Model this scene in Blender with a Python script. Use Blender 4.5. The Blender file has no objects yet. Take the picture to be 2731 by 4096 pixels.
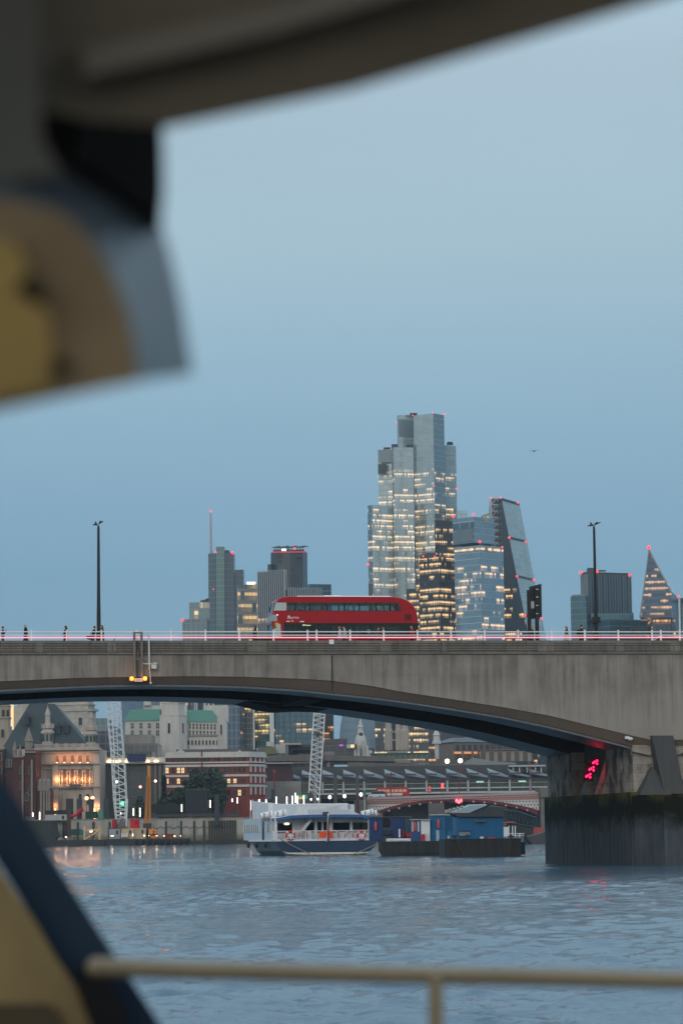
import bpy, bmesh, math, random
import numpy as np
from mathutils import Vector, Matrix
random.seed(7)
SC = bpy.context.scene
COL = SC.collection
R = math.radians
# ---------------------------------------------------------------- camera
FPX, PW, PH, HY, CZ, ROLL = 11500.0, 2731.0, 4096.0, 3338.0, 2.55, -0.69
PITCH = math.atan((HY - PH / 2) / FPX)
cam_d = bpy.data.cameras.new('camera')
cam = bpy.data.objects.new('camera', cam_d); COL.objects.link(cam)
cam_d.sensor_fit = 'VERTICAL'; cam_d.sensor_height = 36.0
cam_d.lens = FPX / PH * 36.0
cam_d.clip_start = 0.1; cam_d.clip_end = 20000
CROT = Matrix.Rotation(math.pi / 2 + PITCH, 3, 'X') @ Matrix.Rotation(R(ROLL), 3, 'Z')
cam.matrix_world = Matrix.Translation((0, 0, CZ)) @ CROT.to_4x4()
cam_d.dof.use_dof = True; cam_d.dof.focus_distance = 260.0; cam_d.dof.aperture_fstop = 4.0
SC.camera = cam
# ---------------------------------------------------------------- world (dusk sky, bright in the west behind the camera)
SUN_EL, SUN_AZ = R(20), R(195)      # azimuth: direction the sun stands in, measured from +Y clockwise
W = bpy.data.worlds.new("World"); SC.world = W; W.use_nodes = True
nt = W.node_tree; nt.nodes.clear()
def wn(t): return nt.nodes.new(t)
out = wn('ShaderNodeOutputWorld')
sky = wn('ShaderNodeTexSky'); sky.sky_type = 'NISHITA'; sky.sun_disc = False
sky.sun_elevation = SUN_EL; sky.sun_rotation = SUN_AZ; sky.air_density = 1.0; sky.dust_density = 1.0
b1 = wn('ShaderNodeBackground'); b1.inputs[1].default_value = 0.025
nt.links.new(sky.outputs[0], b1.inputs[0])
tc = wn('ShaderNodeTexCoord'); sep = wn('ShaderNodeSeparateXYZ')
nt.links.new(tc.outputs['Generated'], sep.inputs[0])
def ramp(stops):
 r = wn('ShaderNodeValToRGB'); e = r.color_ramp.elements
 while len(e) > 1: e.remove(e[-1])
 for i, (p, c) in enumerate(stops):
  k = e[0] if i == 0 else e.new(p)
  k.position = p; k.color = (*c, 1)
 nt.links.new(sep.outputs['Z'], r.inputs[0]); return r
east = ramp([(0.0, (0.05, 0.18, 0.33)), (0.09, (0.069, 0.199, 0.342)), (0.116, (0.117, 0.243, 0.371)), (0.16, (0.208, 0.339, 0.433)), (0.203, (0.302, 0.421, 0.477)), (0.265, (0.346, 0.444, 0.498)),
             (.36, (.53, .73, .88)), (.5, (.72, 1.02, 1.26)), (1, (.7, .76, .82))])
west = ramp([(0.0, (.50, .58, .62)), (.15, (.68, .74, .76)), (.4, (.70, .75, .78)), (1, (.7, .76, .82))])
mr = wn('ShaderNodeMapRange'); mr.interpolation_type = 'SMOOTHSTEP'
mr.inputs['From Min'].default_value = .25; mr.inputs['From Max'].default_value = -.55
nt.links.new(sep.outputs['Y'], mr.inputs['Value'])
mx = wn('ShaderNodeMix'); mx.data_type = 'RGBA'
nt.links.new(mr.outputs[0], mx.inputs[0]); nt.links.new(east.outputs[0], mx.inputs[6]); nt.links.new(west.outputs[0], mx.inputs[7])
nz = wn('ShaderNodeTexNoise'); nz.inputs['Scale'].default_value = 3.0; nz.inputs['Detail'].default_value = 4
mp = wn('ShaderNodeMapping'); mp.inputs['Scale'].default_value = (1, 1, 5)
nt.links.new(tc.outputs['Generated'], mp.inputs[0]); nt.links.new(mp.outputs[0], nz.inputs[0])
m2 = wn('ShaderNodeMapRange'); m2.inputs['To Min'].default_value = .92; m2.inputs['To Max'].default_value = 1.08
nt.links.new(nz.outputs[0], m2.inputs[0])
b2 = wn('ShaderNodeBackground'); nt.links.new(mx.outputs[2], b2.inputs[0]); nt.links.new(m2.outputs[0], b2.inputs[1])
ad = wn('ShaderNodeAddShader'); nt.links.new(b1.outputs[0], ad.inputs[0]); nt.links.new(b2.outputs[0], ad.inputs[1])
nt.links.new(ad.outputs[0], out.inputs[0])
sd = bpy.data.lights.new('sun', 'SUN'); sd.energy = 0.5; sd.angle = R(12); sd.color = (1, .91, .8)
sun = bpy.data.objects.new('sun', sd); COL.objects.link(sun)
sun.location = (0, -50, 60)
sdir = Vector((math.sin(SUN_AZ) * math.cos(SUN_EL), math.cos(SUN_AZ) * math.cos(SUN_EL), math.sin(SUN_EL)))
sun.rotation_euler = (-sdir).to_track_quat('-Z', 'Y').to_euler()
SC.view_settings.view_transform = 'Standard'; SC.view_settings.look = 'None'
SC.view_settings.exposure = 0; SC.view_settings.gamma = 1
SC.render.engine = 'CYCLES'; SC.cycles.use_denoising = True
SC.cycles.max_bounces = 6; SC.cycles.transparent_max_bounces = 12
SC.cycles.caustics_reflective = False; SC.cycles.caustics_refractive = False
SC.cycles.sample_clamp_indirect = 4.0
# ---------------------------------------------------------------- photo pixel -> point at a given distance
def P(pt, Y):
 d = CROT @ Vector(((pt[0] - PW / 2) / FPX, (PH / 2 - pt[1]) / FPX, -1))
 return Vector((0, 0, CZ)) + d * (Y / d.y)
def zm(x0, y0, s): return lambda x, y: (x0 + x / s, y0 + y / s)
z1, z2, z3 = zm(1400, 1600, 1.96), zm(600, 1950, 1.96), zm(2000, 1950, 2.145)
z4, z5 = zm(1050, 2350, 2.412), zm(0, 2050, 2.24)
a1, a2, a3, a4, a5 = zm(0, 2750, 2.613), zm(380, 2750, 2.24), zm(900, 2750, 2.613), zm(1400, 2750, 1.96), zm(2100, 2500, 2.352)
c1, c2, c3, c4, c5 = zm(900, 3150, 2.376), zm(1480, 3200, 2.178), zm(1400, 3050, 1.96), zm(1000, 2880, 3.136), zm(150, 3180, 1.845)
f1, f2 = zm(0, 0, 1.383), zm(0, 3000, 1.742)
TH = R(9.9)                                  # the road bridge stands a little askew to the view
BE, BN = Vector((math.cos(TH), math.sin(TH), 0)), Vector((-math.sin(TH), math.cos(TH), 0))
B0 = Vector((0, 209, 0))
BM = Matrix(((BE.x, BN.x, 0, B0.x), (BE.y, BN.y, 0, B0.y), (0, 0, 1, 0), (0, 0, 0, 1)))
def Bp(pt, d=0.0):                           # pixel -> (s, z) on the plane d metres behind the bridge's near face
 r = CROT @ Vector(((pt[0] - PW / 2) / FPX, (PH / 2 - pt[1]) / FPX, -1))
 o = Vector((0, 0, CZ)); p0 = B0 + BN * d
 p = o + r * ((p0 - o).dot(BN) / r.dot(BN))
 return (p - p0).dot(BE), p.z
# ---------------------------------------------------------------- materials
class G:
 def __init__(s, m): s.nt = m.node_tree
 def n(s, t, **k):
  x = s.nt.nodes.new(t)
  for a, v in k.items(): setattr(x, a, v)
  return x
 def put(s, sock, v):
  if hasattr(v, 'default_value') or hasattr(v, 'links'): s.nt.links.new(v, sock)
  else: sock.default_value = v
 def m(s, op, a, b=None, c=None):
  x = s.n('ShaderNodeMath', operation=op)
  s.put(x.inputs[0], a)
  if b is not None: s.put(x.inputs[1], b)
  if c is not None: s.put(x.inputs[2], c)
  return x.outputs[0]
 def mix(s, f, a, b):
  x = s.n('ShaderNodeMix', data_type='RGBA')
  s.put(x.inputs[0], f)
  s.put(x.inputs[6], (*a, 1) if isinstance(a, tuple) and len(a) == 3 else a)
  s.put(x.inputs[7], (*b, 1) if isinstance(b, tuple) and len(b) == 3 else b)
  return x.outputs[2]
 def noise(s, vec, scale, detail=3, rough=.55, sc=None):
  if sc:
   q = s.n('ShaderNodeMapping'); q.inputs['Scale'].default_value = sc
   s.nt.links.new(vec, q.inputs[0]); vec = q.outputs[0]
  x = s.n('ShaderNodeTexNoise'); s.nt.links.new(vec, x.inputs['Vector'])
  x.inputs['Scale'].default_value = scale; x.inputs['Detail'].default_value = detail; x.inputs['Roughness'].default_value = rough
  return x.outputs[0]
 def rng(s, v, a, b, c=0., d=1.):
  x = s.n('ShaderNodeMapRange'); s.put(x.inputs[0], v)
  for i, q in enumerate((a, b, c, d)): x.inputs[1 + i].default_value = q
  return x.outputs[0]
MATS = {}
def new_mat(name):
 m = bpy.data.materials.new(name); m.use_nodes = True
 return m, G(m), m.node_tree.nodes['Principled BSDF']
def flat(name, col, rough=.6, metal=0., emit=0., vary=.12, scale=2.5, bump=0., ecol=None):
 """paint / metal / cloth with a little wear in it"""
 if name in MATS: return MATS[name]
 m, g, b = new_mat(name); b.inputs['Specular IOR Level'].default_value = .2 if rough < .1 else .25
 t = g.n('ShaderNodeTexCoord').outputs['Object']
 k = g.noise(t, scale, 5)
 lo = tuple(c * (1 - vary) for c in col); hi = tuple(min(1, c * (1 + vary)) for c in col)
 g.put(b.inputs['Base Color'], g.mix(g.rng(k, .3, .7), lo, hi))
 b.inputs['Roughness'].default_value = rough; b.inputs['Metallic'].default_value = metal
 if emit:
  b.inputs['Emission Color'].default_value = (*(ecol or col), 1); b.inputs['Emission Strength'].default_value = emit
 if bump:
  q = g.n('ShaderNodeBump'); q.inputs['Strength'].default_value = bump; g.put(q.inputs['Height'], k)
  g.nt.links.new(q.outputs[0], b.inputs['Normal'])
 MATS[name] = m; return m
def stone(name, col, dark=(.05, .05, .045), amount=.35, streak=.5, block=None, rough=.85, light=None, sc=1.0, bw=1.2, bh=.5, soot=0, bvar=.82, run=None):
 """stone or concrete: mottling, run-off streaks, block joints; UV is in metres"""
 if name in MATS: return MATS[name]
 m, g, b = new_mat(name)
 uv = g.n('ShaderNodeTexCoord').outputs['UV']
 a = g.noise(uv, .35 * sc, 6, .6); s1 = g.noise(uv, 1.0 * sc, 5, .6, (2.2, .16, 1)); s2 = g.noise(uv, 1.0 * sc, 4, .6, (6., .25, 1))
 fine = g.noise(uv, 6 * sc, 4, .7)
 d = g.m('ADD', g.m('MULTIPLY', g.rng(a, .35, .7), 1 - streak), g.m('MULTIPLY', g.rng(s1, .38, .68), streak))
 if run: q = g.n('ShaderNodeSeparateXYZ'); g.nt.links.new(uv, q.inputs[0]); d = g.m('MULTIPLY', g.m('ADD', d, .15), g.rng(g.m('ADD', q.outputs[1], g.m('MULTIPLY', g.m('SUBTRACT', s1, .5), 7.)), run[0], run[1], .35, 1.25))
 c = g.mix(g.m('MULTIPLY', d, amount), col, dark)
 if light: c = g.mix(g.m('MULTIPLY', g.rng(s2, .6, .78), .55), c, light)
 if soot: c = g.mix(g.m('MULTIPLY', g.rng(g.noise(uv, .42, 6, .7, (1.3, .7, 1)), .47, .56), soot), c, dark)
 c = g.mix(g.rng(fine, .3, .7, 0, .25), c, tuple(x * .7 for x in col))
 if block:
  br = g.n('ShaderNodeTexBrick'); g.nt.links.new(uv, br.inputs['Vector'])
  br.inputs['Scale'].default_value = 1; br.inputs['Brick Width'].default_value = bw; br.inputs['Row Height'].default_value = bh
  br.inputs['Mortar Size'].default_value = .025
  br.inputs['Color1'].default_value = (1, 1, 1, 1); br.inputs['Color2'].default_value = (bvar, bvar, bvar, 1); br.inputs['Mortar'].default_value = (*block, 1)
  x = g.n('ShaderNodeMix', data_type='RGBA', blend_type='MULTIPLY'); x.inputs[0].default_value = 1
  g.nt.links.new(c, x.inputs[6]); g.nt.links.new(br.outputs[0], x.inputs[7]); c = x.outputs[2]
 g.put(b.inputs['Base Color'], c); b.inputs['Roughness'].default_value = rough; b.inputs['Specular IOR Level'].default_value = .22
 q = g.n('ShaderNodeBump'); q.inputs['Strength'].default_value = .3; q.inputs['Distance'].default_value = .05; g.put(q.inputs['Height'], fine)
 g.nt.links.new(q.outputs[0], b.inputs['Normal'])
 MATS[name] = m; return m
def facade(name, fh=4., ww=1.5, glass=(.3, .38, .42), frame=(.25, .28, .3), metal=.55, rough=.18, mull=.08, span=.15,
           lit=.5, seed=0., strength=.9, litcol=(1, .74, .46), zr=None, run=14., fin=0, spandrel=None, spec=.4):
 """curtain wall: panels, floor bands, lit offices; UV in metres. lit = share threshold (lower -> more lit)"""
 m, g, b = new_mat(name)
 uv = g.n('ShaderNodeSeparateXYZ'); g.nt.links.new(g.n('ShaderNodeTexCoord').outputs['UV'], uv.inputs[0])
 u, v = uv.outputs[0], uv.outputs[1]
 cu, cv = g.m('DIVIDE', u, ww), g.m('DIVIDE', v, fh)
 iu, iv = g.m('FLOOR', cu), g.m('FLOOR', cv); fu, fv = g.m('FRACT', cu), g.m('FRACT', cv)
 def cell(a, c, w):
  x = g.n('ShaderNodeCombineXYZ'); g.put(x.inputs[0], a); g.put(x.inputs[1], c); x.inputs[2].default_value = w; return x.outputs[0]
 wn_ = g.n('ShaderNodeTexWhiteNoise', noise_dimensions='3D'); g.nt.links.new(cell(iu, iv, seed), wn_.inputs[0])
 r1 = wn_.outputs[0]
 wn2 = g.n('ShaderNodeTexWhiteNoise', noise_dimensions='3D'); g.nt.links.new(cell(g.m('FLOOR', g.m('DIVIDE', iu, 3)), iv, seed + 3.3), wn2.inputs[0])
 r2 = wn2.outputs[0]
 fl = g.n('ShaderNodeTexWhiteNoise', noise_dimensions='2D'); g.nt.links.new(cell(iv, seed, 0), fl.inputs[0])
 run_n = g.noise(cell(g.m('DIVIDE', u, run), g.m('MULTIPLY', iv, 5.37), seed * 1.7), 1.0, 1)
 score = g.m('ADD', g.m('MULTIPLY', g.rng(run_n, .3, .7), .5), g.m('ADD', g.m('MULTIPLY', r2, .15), g.m('MULTIPLY', fl.outputs[0], .35)))
 on = g.m('MULTIPLY', g.rng(score, lit, lit + .08), g.m('GREATER_THAN', r1, .12))
 win = g.m('MULTIPLY', g.m('MULTIPLY', g.m('GREATER_THAN', fu, mull), g.m('LESS_THAN', fu, 1 - mull)), g.m('GREATER_THAN', fv, span))
 if zr: on = g.m('MULTIPLY', on, g.m('MULTIPLY', g.m('GREATER_THAN', v, zr[0]), g.m('LESS_THAN', v, zr[1])))
 strip = g.m('MULTIPLY', g.m('MULTIPLY', g.m('GREATER_THAN', fv, .62), g.m('LESS_THAN', fv, .88)), g.m('ADD', .75, g.m('MULTIPLY', r2, .7)))
 e = g.m('MULTIPLY', g.m('MULTIPLY', on, win), g.m('ADD', strip, g.m('MULTIPLY', .6, g.m('ADD', .15, g.m('MULTIPLY', r1, r1)))))
 gl = g.mix(r2, tuple(c * .82 for c in glass), glass)
 c = g.mix(win, frame if spandrel is None else g.mix(g.m('GREATER_THAN', fv, span), spandrel, frame), gl)
 g.put(b.inputs['Base Color'], c); g.put(b.inputs['Metallic'], g.m('MULTIPLY', win, metal))
 b.inputs['Roughness'].default_value = rough; b.inputs['Specular IOR Level'].default_value = spec
 b.inputs['Emission Color'].default_value = (*litcol, 1)
 warm = g.mix(r2, litcol, (min(1, litcol[0]), litcol[1] * .82, litcol[2] * .6)); g.put(b.inputs['Emission Color'], warm)
 g.put(b.inputs['Emission Strength'], g.m('MULTIPLY', e, strength * .74))
 q = g.n('ShaderNodeBump'); q.inputs['Strength'].default_value = .06; q.inputs['Distance'].default_value = .3; g.put(q.inputs['Height'], g.m('MULTIPLY', r2, 1.))
 g.nt.links.new(q.outputs[0], b.inputs['Normal'])
 return m
def glow(name, col, s):
 if name in MATS: return MATS[name]
 m, g, b = new_mat(name)
 b.inputs['Base Color'].default_value = (*col, 1); b.inputs['Emission Color'].default_value = (*col, 1); b.inputs['Emission Strength'].default_value = s
 MATS[name] = m; return m
def glass(name, tint, op=.3):
 if name in MATS: return MATS[name]
 m, g, b = new_mat(name)
 tr = g.n('ShaderNodeBsdfTransparent'); tr.inputs[0].default_value = (*tint, 1)
 gl = g.n('ShaderNodeBsdfGlossy'); gl.inputs['Roughness'].default_value = .05; gl.inputs[0].default_value = (.75, .8, .82, 1)
 x = g.n('ShaderNodeMixShader'); x.inputs[0].default_value = op
 g.nt.links.new(tr.outputs[0], x.inputs[1]); g.nt.links.new(gl.outputs[0], x.inputs[2])
 g.nt.links.new(x.outputs[0], m.node_tree.nodes['Material Output'].inputs[0])
 MATS[name] = m; return m
# ---------------------------------------------------------------- mesh builder
class MB:
 def __init__(s, M=None): s.v, s.f, s.mi, s.M, s.k = [], [], [], M, 0
 def add(s, vs, fs):
  o = len(s.v)
  s.v += [(s.M @ Vector(p)) if s.M else Vector(p) for p in vs]
  s.f += [[i + o for i in f] for f in fs]; s.mi += [s.k] * len(fs); return s
 def hexa(s, p): return s.add(p, [(0, 3, 2, 1), (4, 5, 6, 7), (0, 1, 5, 4), (1, 2, 6, 5), (2, 3, 7, 6), (3, 0, 4, 7)])
 def box(s, x0, x1, y0, y1, z0, z1):
  return s.hexa([(x0, y0, z0), (x1, y0, z0), (x1, y1, z0), (x0, y1, z0), (x0, y0, z1), (x1, y0, z1), (x1, y1, z1), (x0, y1, z1)])
 def prism(s, foot, z0, z1, top=None):          # footprint polygon (x, y), optional other top polygon
  top = top or foot; n = len(foot)
  ar = sum(foot[i][0] * foot[(i + 1) % n][1] - foot[(i + 1) % n][0] * foot[i][1] for i in range(n))
  if ar < 0: foot, top = foot[::-1], top[::-1]
  vs = [(p[0], p[1], z0) for p in foot] + [(p[0], p[1], z1) for p in top]
  return s.add(vs, [list(range(n))[::-1], list(range(n, 2 * n))] + [(i, (i + 1) % n, n + (i + 1) % n, n + i) for i in range(n)])
 def loft(s, A, Bq):                            # two outlines of equal count (3-D points), closed
  n = len(A)
  return s.add(list(A) + list(Bq), [list(range(n)), list(range(n, 2 * n))[::-1]] + [(i, n + i, n + (i + 1) % n, (i + 1) % n) for i in range(n)])
 def profile(s, prof, x0, x1):                  # (y, z) outline swept along x
  return s.loft([(x0, y, z) for y, z in prof], [(x1, y, z) for y, z in prof])
 def plate(s, prof, y0, y1):                    # (x, z) outline swept along y
  return s.loft([(x, y0, z) for x, z in prof], [(x, y1, z) for x, z in prof])
 def tube(s, pts, r, n=8, r1=None):
  pts = [Vector(p) for p in pts]; rings = []; N = len(pts)
  for i, p in enumerate(pts):
   t = (pts[min(i + 1, N - 1)] - pts[max(i - 1, 0)]).normalized()
   a = t.orthogonal().normalized() if abs(t.z) > .9 else t.cross(Vector((0, 0, 1))).normalized()
   if abs(t.z) > .9: a = t.cross(Vector((0, 1, 0))).normalized()
   b = t.cross(a); rr = r if r1 is None else r + (r1 - r) * i / (N - 1)
   rings.append([p + (a * math.cos(2 * math.pi * k / n) + b * math.sin(2 * math.pi * k / n)) * rr for k in range(n)])
  vs = [q for g_ in rings for q in g_]; fs = []
  for i in range(N - 1):
   for k in range(n): fs.append((i * n + k, i * n + (k + 1) % n, (i + 1) * n + (k + 1) % n, (i + 1) * n + k))
  fs += [list(range(n))[::-1], list(range((N - 1) * n, N * n))]
  return s.add(vs, fs)
 def bar(s, a, b, w, d=None): return s.tube([a, b], w / 2 * 1.2, 4)
 def ball(s, c, r, n=8, m=6, sc=(1, 1, 1)):
  vs = [(c[0], c[1], c[2] - r * sc[2])]; fs = []
  for j in range(1, m):
   th = math.pi * j / m
   for i in range(n):
    ph = 2 * math.pi * i / n
    vs.append((c[0] + r * sc[0] * math.sin(th) * math.cos(ph), c[1] + r * sc[1] * math.sin(th) * math.sin(ph), c[2] - r * sc[2] * math.cos(th)))
  vs.append((c[0], c[1], c[2] + r * sc[2])); L = len(vs) - 1
  for i in range(n):
   fs.append((0, 1 + (i + 1) % n, 1 + i)); fs.append((L, L - n + i, L - n + (i + 1) % n))
   for j in range(m - 2):
    o = 1 + j * n; fs.append((o + i, o + (i + 1) % n, o + n + (i + 1) % n, o + n + i))
  return s.add(vs, fs)
 def lathe(s, c, prof, n=12):                   # prof: (r, z)
  vs, fs = [], []
  for r, z in prof:
   for i in range(n):
    ph = 2 * math.pi * i / n; vs.append((c[0] + r * math.cos(ph), c[1] + r * math.sin(ph), c[2] + z))
  for j in range(len(prof) - 1):
   for i in range(n): fs.append((j * n + i, j * n + (i + 1) % n, (j + 1) * n + (i + 1) % n, (j + 1) * n + i))
  fs += [list(range(n))[::-1], list(range((len(prof) - 1) * n, len(prof) * n))]
  return s.add(vs, fs)
 def mesh(s, name, mats, off=Vector(), smooth=False, fix=True):
  me = bpy.data.meshes.new(name)
  me.from_pydata([tuple(v - off) for v in s.v], [], s.f)
  for m in (mats if isinstance(mats, (list, tuple)) else [mats]): me.materials.append(m)
  for p, k in zip(me.polygons, s.mi): p.material_index = k; p.use_smooth = smooth
  bm = bmesh.new(); bm.from_mesh(me)
  if fix: bmesh.ops.recalc_face_normals(bm, faces=bm.faces)
  uvl = bm.loops.layers.uv.new('UVMap')
  for f in bm.faces:
   n = f.normal
   if abs(n.z) < .75:
    t = Vector((-n.y, n.x, 0)).normalized() if (n.x or n.y) else Vector((1, 0, 0))
    for l in f.loops:
     w = l.vert.co + off; l[uvl].uv = (w.dot(t), w.z)
   else:
    for l in f.loops:
     w = l.vert.co + off; l[uvl].uv = (w.x, w.y)
  bm.to_mesh(me); bm.free(); return me
def wloc(o):
 p = Vector()
 while o: p += o.location; o = o.parent
 return p
def tag(o, label=None, cat=None, group=None, kind=None):
 for k, v in (('label', label), ('category', cat), ('group', group), ('kind', kind)):
  if v: o[k] = v
 return o
def thing(name, label, cat, loc=(0, 0, 0), group=None, rz=0):
 o = bpy.data.objects.new(name, None); COL.objects.link(o); o.empty_display_size = .5
 o.location = loc; o.rotation_euler.z = rz
 return tag(o, label, cat, group)
def part(name, mb, mats, parent=None, smooth=False, label=None, local=False):
 """mb in world coordinates (or, with local=True, in its thing's own)"""
 off = Vector() if (local or parent is None) else wloc(parent)
 o = bpy.data.objects.new(name, mb.mesh(name, mats, off, smooth)); COL.objects.link(o)
 o.parent = parent
 if label: o['label'] = label
 return o
def single(name, mb, mats, label, cat, group=None, smooth=False):
 """a thing that is one mesh, origin at its base"""
 xs = [v.x for v in mb.v]; ys = [v.y for v in mb.v]; zs = [v.z for v in mb.v]
 off = Vector(((min(xs) + max(xs)) / 2, (min(ys) + max(ys)) / 2, min(zs)))
 o = bpy.data.objects.new(name, mb.mesh(name, mats, off, smooth)); COL.objects.link(o); o.location = off
 return tag(o, label, cat, group)
def struct(name, mb, mats, smooth=False):
 o = bpy.data.objects.new(name, mb.mesh(name, mats, Vector(), smooth)); COL.objects.link(o)
 o['kind'] = 'structure'; return o
def inst(name, me, parent, loc, rz=0, wparent=None):
 o = bpy.data.objects.new(name, me); COL.objects.link(o); o.parent = parent
 o.location = Vector(loc) - wloc(parent); o.rotation_euler.z = rz; return o
def copy_tree(o, parent=None):
 c = o.copy(); COL.objects.link(c); c.parent = parent
 for ch in [x for x in KIDS(o)]: copy_tree(ch, c)
 return c
def KIDS(o): return list(o.children)
def cut(me, cutters, mats):
 """mesh minus cutters (boolean), returned as a new mesh with uv kept"""
 a = bpy.data.objects.new('tmp', me); COL.objects.link(a); tmp = [a]
 for c in cutters:
  k = bpy.data.objects.new('tmpc', c); COL.objects.link(k); tmp.append(k)
  md = a.modifiers.new('b', 'BOOLEAN'); md.operation = 'DIFFERENCE'; md.solver = 'EXACT'; md.object = k
 bpy.context.view_layer.update()
 r = bpy.data.meshes.new_from_object(a.evaluated_get(bpy.context.evaluated_depsgraph_get()))
 for k in tmp: bpy.data.objects.remove(k)
 return r
def lettering(txt, size, M, mat, name, parent, align='LEFT', ext=.004):
 cu = bpy.data.curves.new('t', 'FONT'); cu.body = txt; cu.size = size; cu.extrude = ext; cu.align_x = align
 o = bpy.data.objects.new('t', cu); COL.objects.link(o); bpy.context.view_layer.update()
 me = bpy.data.meshes.new_from_object(o.evaluated_get(bpy.context.evaluated_depsgraph_get()))
 bpy.data.objects.remove(o); me.transform(M); me.materials.clear(); me.materials.append(mat)
 k = bpy.data.objects.new(name, me); COL.objects.link(k); k.parent = parent; return k
def foot(xl, xc, xr, y, Y, k=1.0):
 """footprint of a box seen over its corner: pixel columns of left edge, near corner, right edge at pixel row y"""
 C = P((xc, y), Y); wl = max(.5, abs(P((xl, y), Y).x - C.x)); wr = max(.5, abs(P((xr, y), Y).x - C.x))
 dl, dr = wl / k, wr * k
 L = P((xl, y), Y + dl); Rr = P((xr, y), Y + dr)
 return [(L.x, L.y), (C.x, C.y), (Rr.x, Rr.y), (L.x + Rr.x - C.x, L.y + Rr.y - C.y)]
def grow(fp, d):
 cx = sum(p[0] for p in fp) / len(fp); cy = sum(p[1] for p in fp) / len(fp)
 r = []
 for p in fp:
  v = Vector((p[0] - cx, p[1] - cy)); l = v.length; v *= (l + d) / l; r.append((cx + v.x, cy + v.y))
 return r
def fbox(mb, tl, br, Y, dep):                       # box facing us between two pixels
 A, Bb = P(tl, Y), P(br, Y)
 return mb.box(min(A.x, Bb.x), max(A.x, Bb.x), Y, Y + dep, min(A.z, Bb.z), max(A.z, Bb.z))
def fpoly(mb, pts, Y, dep):
 q = [P(p, Y) for p in pts]; return mb.loft([(v.x, Y, v.z) for v in q], [(v.x, Y + dep, v.z) for v in q])
def beacon(parent, pt, Y, r=.75, post=1.2, m=None):
 p = P(pt, Y); r *= .58; mb = MB(); mb.ball(p, r, 8, 6)
 o = part('beacon', mb, m or glow('red beacon', (1, .035, .05), 2.6), parent)
 if post:
  k = MB(); k.box(p.x - .12, p.x + .12, p.y - .12, p.y + .12, p.z - post - r, p.z - r * .9); part('mount', k, flat('steel grey', (.25, .26, .27), .5, .5), o)
 return o
def face(p0, p1):                                   # frame on a wall: x along it, y into it
 a = Vector((p1[0] - p0[0], p1[1] - p0[1], 0)); L = a.length; a.normalize()
 return L, a, math.atan2(a.y, a.x)
def win_mesh(w, h, fr, pane, surround, bars=1, sill=True, arch=False):
 """window set on a wall facing -y, origin at sill centre: stone surround, frame bars, pane"""
 mb = MB(); t = fr
 if arch:
  n = 8; A = [(-w / 2, 0), (w / 2, 0)] + [(w / 2 * math.cos(math.pi * i / n), h - w / 2 + w / 2 * math.sin(math.pi * i / n)) for i in range(n + 1)]
  mb.k = 1; mb.plate(A, -.05, .02)
  mb.k = 0; k = (w / 2 + t) / (w / 2)
  O = [(w / 2 * k * math.cos(math.pi * i / n), h - w / 2 + w / 2 * k * math.sin(math.pi * i / n)) for i in range(n + 1)]
  I = [(w / 2 * math.cos(math.pi * i / n), h - w / 2 + w / 2 * math.sin(math.pi * i / n)) for i in range(n + 1)]
  O = [(w / 2 * k, 0)] + O + [(-w / 2 * k, 0)]; I = [(w / 2, 0)] + I + [(-w / 2, 0)]
  for i in range(len(O) - 1): mb.plate([O[i], O[i + 1], I[i + 1], I[i]], -.2, .02)
 else:
  mb.k = 1; mb.box(-w / 2, w / 2, -.05, .02, 0, h)
  mb.k = 0
  mb.box(-w / 2 - t, -w / 2, -.16, .02, 0, h); mb.box(w / 2, w / 2 + t, -.16, .02, 0, h); mb.box(-w / 2 - t, w / 2 + t, -.2, .02, h, h + t)
 if sill: mb.box(-w / 2 - t * 1.3, w / 2 + t * 1.3, -.28, .02, -t, 0)
 mb.k = 2
 for i in range(bars): x = -w / 2 + w * (i + 1) / (bars + 1); mb.box(x - .04, x + .04, -.09, -.05, 0, h * .98)
 if h > 1.4: mb.box(-w / 2, w / 2, -.088, -.05, h * .5 - .05, h * .5 + .05)
 return mb
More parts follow.
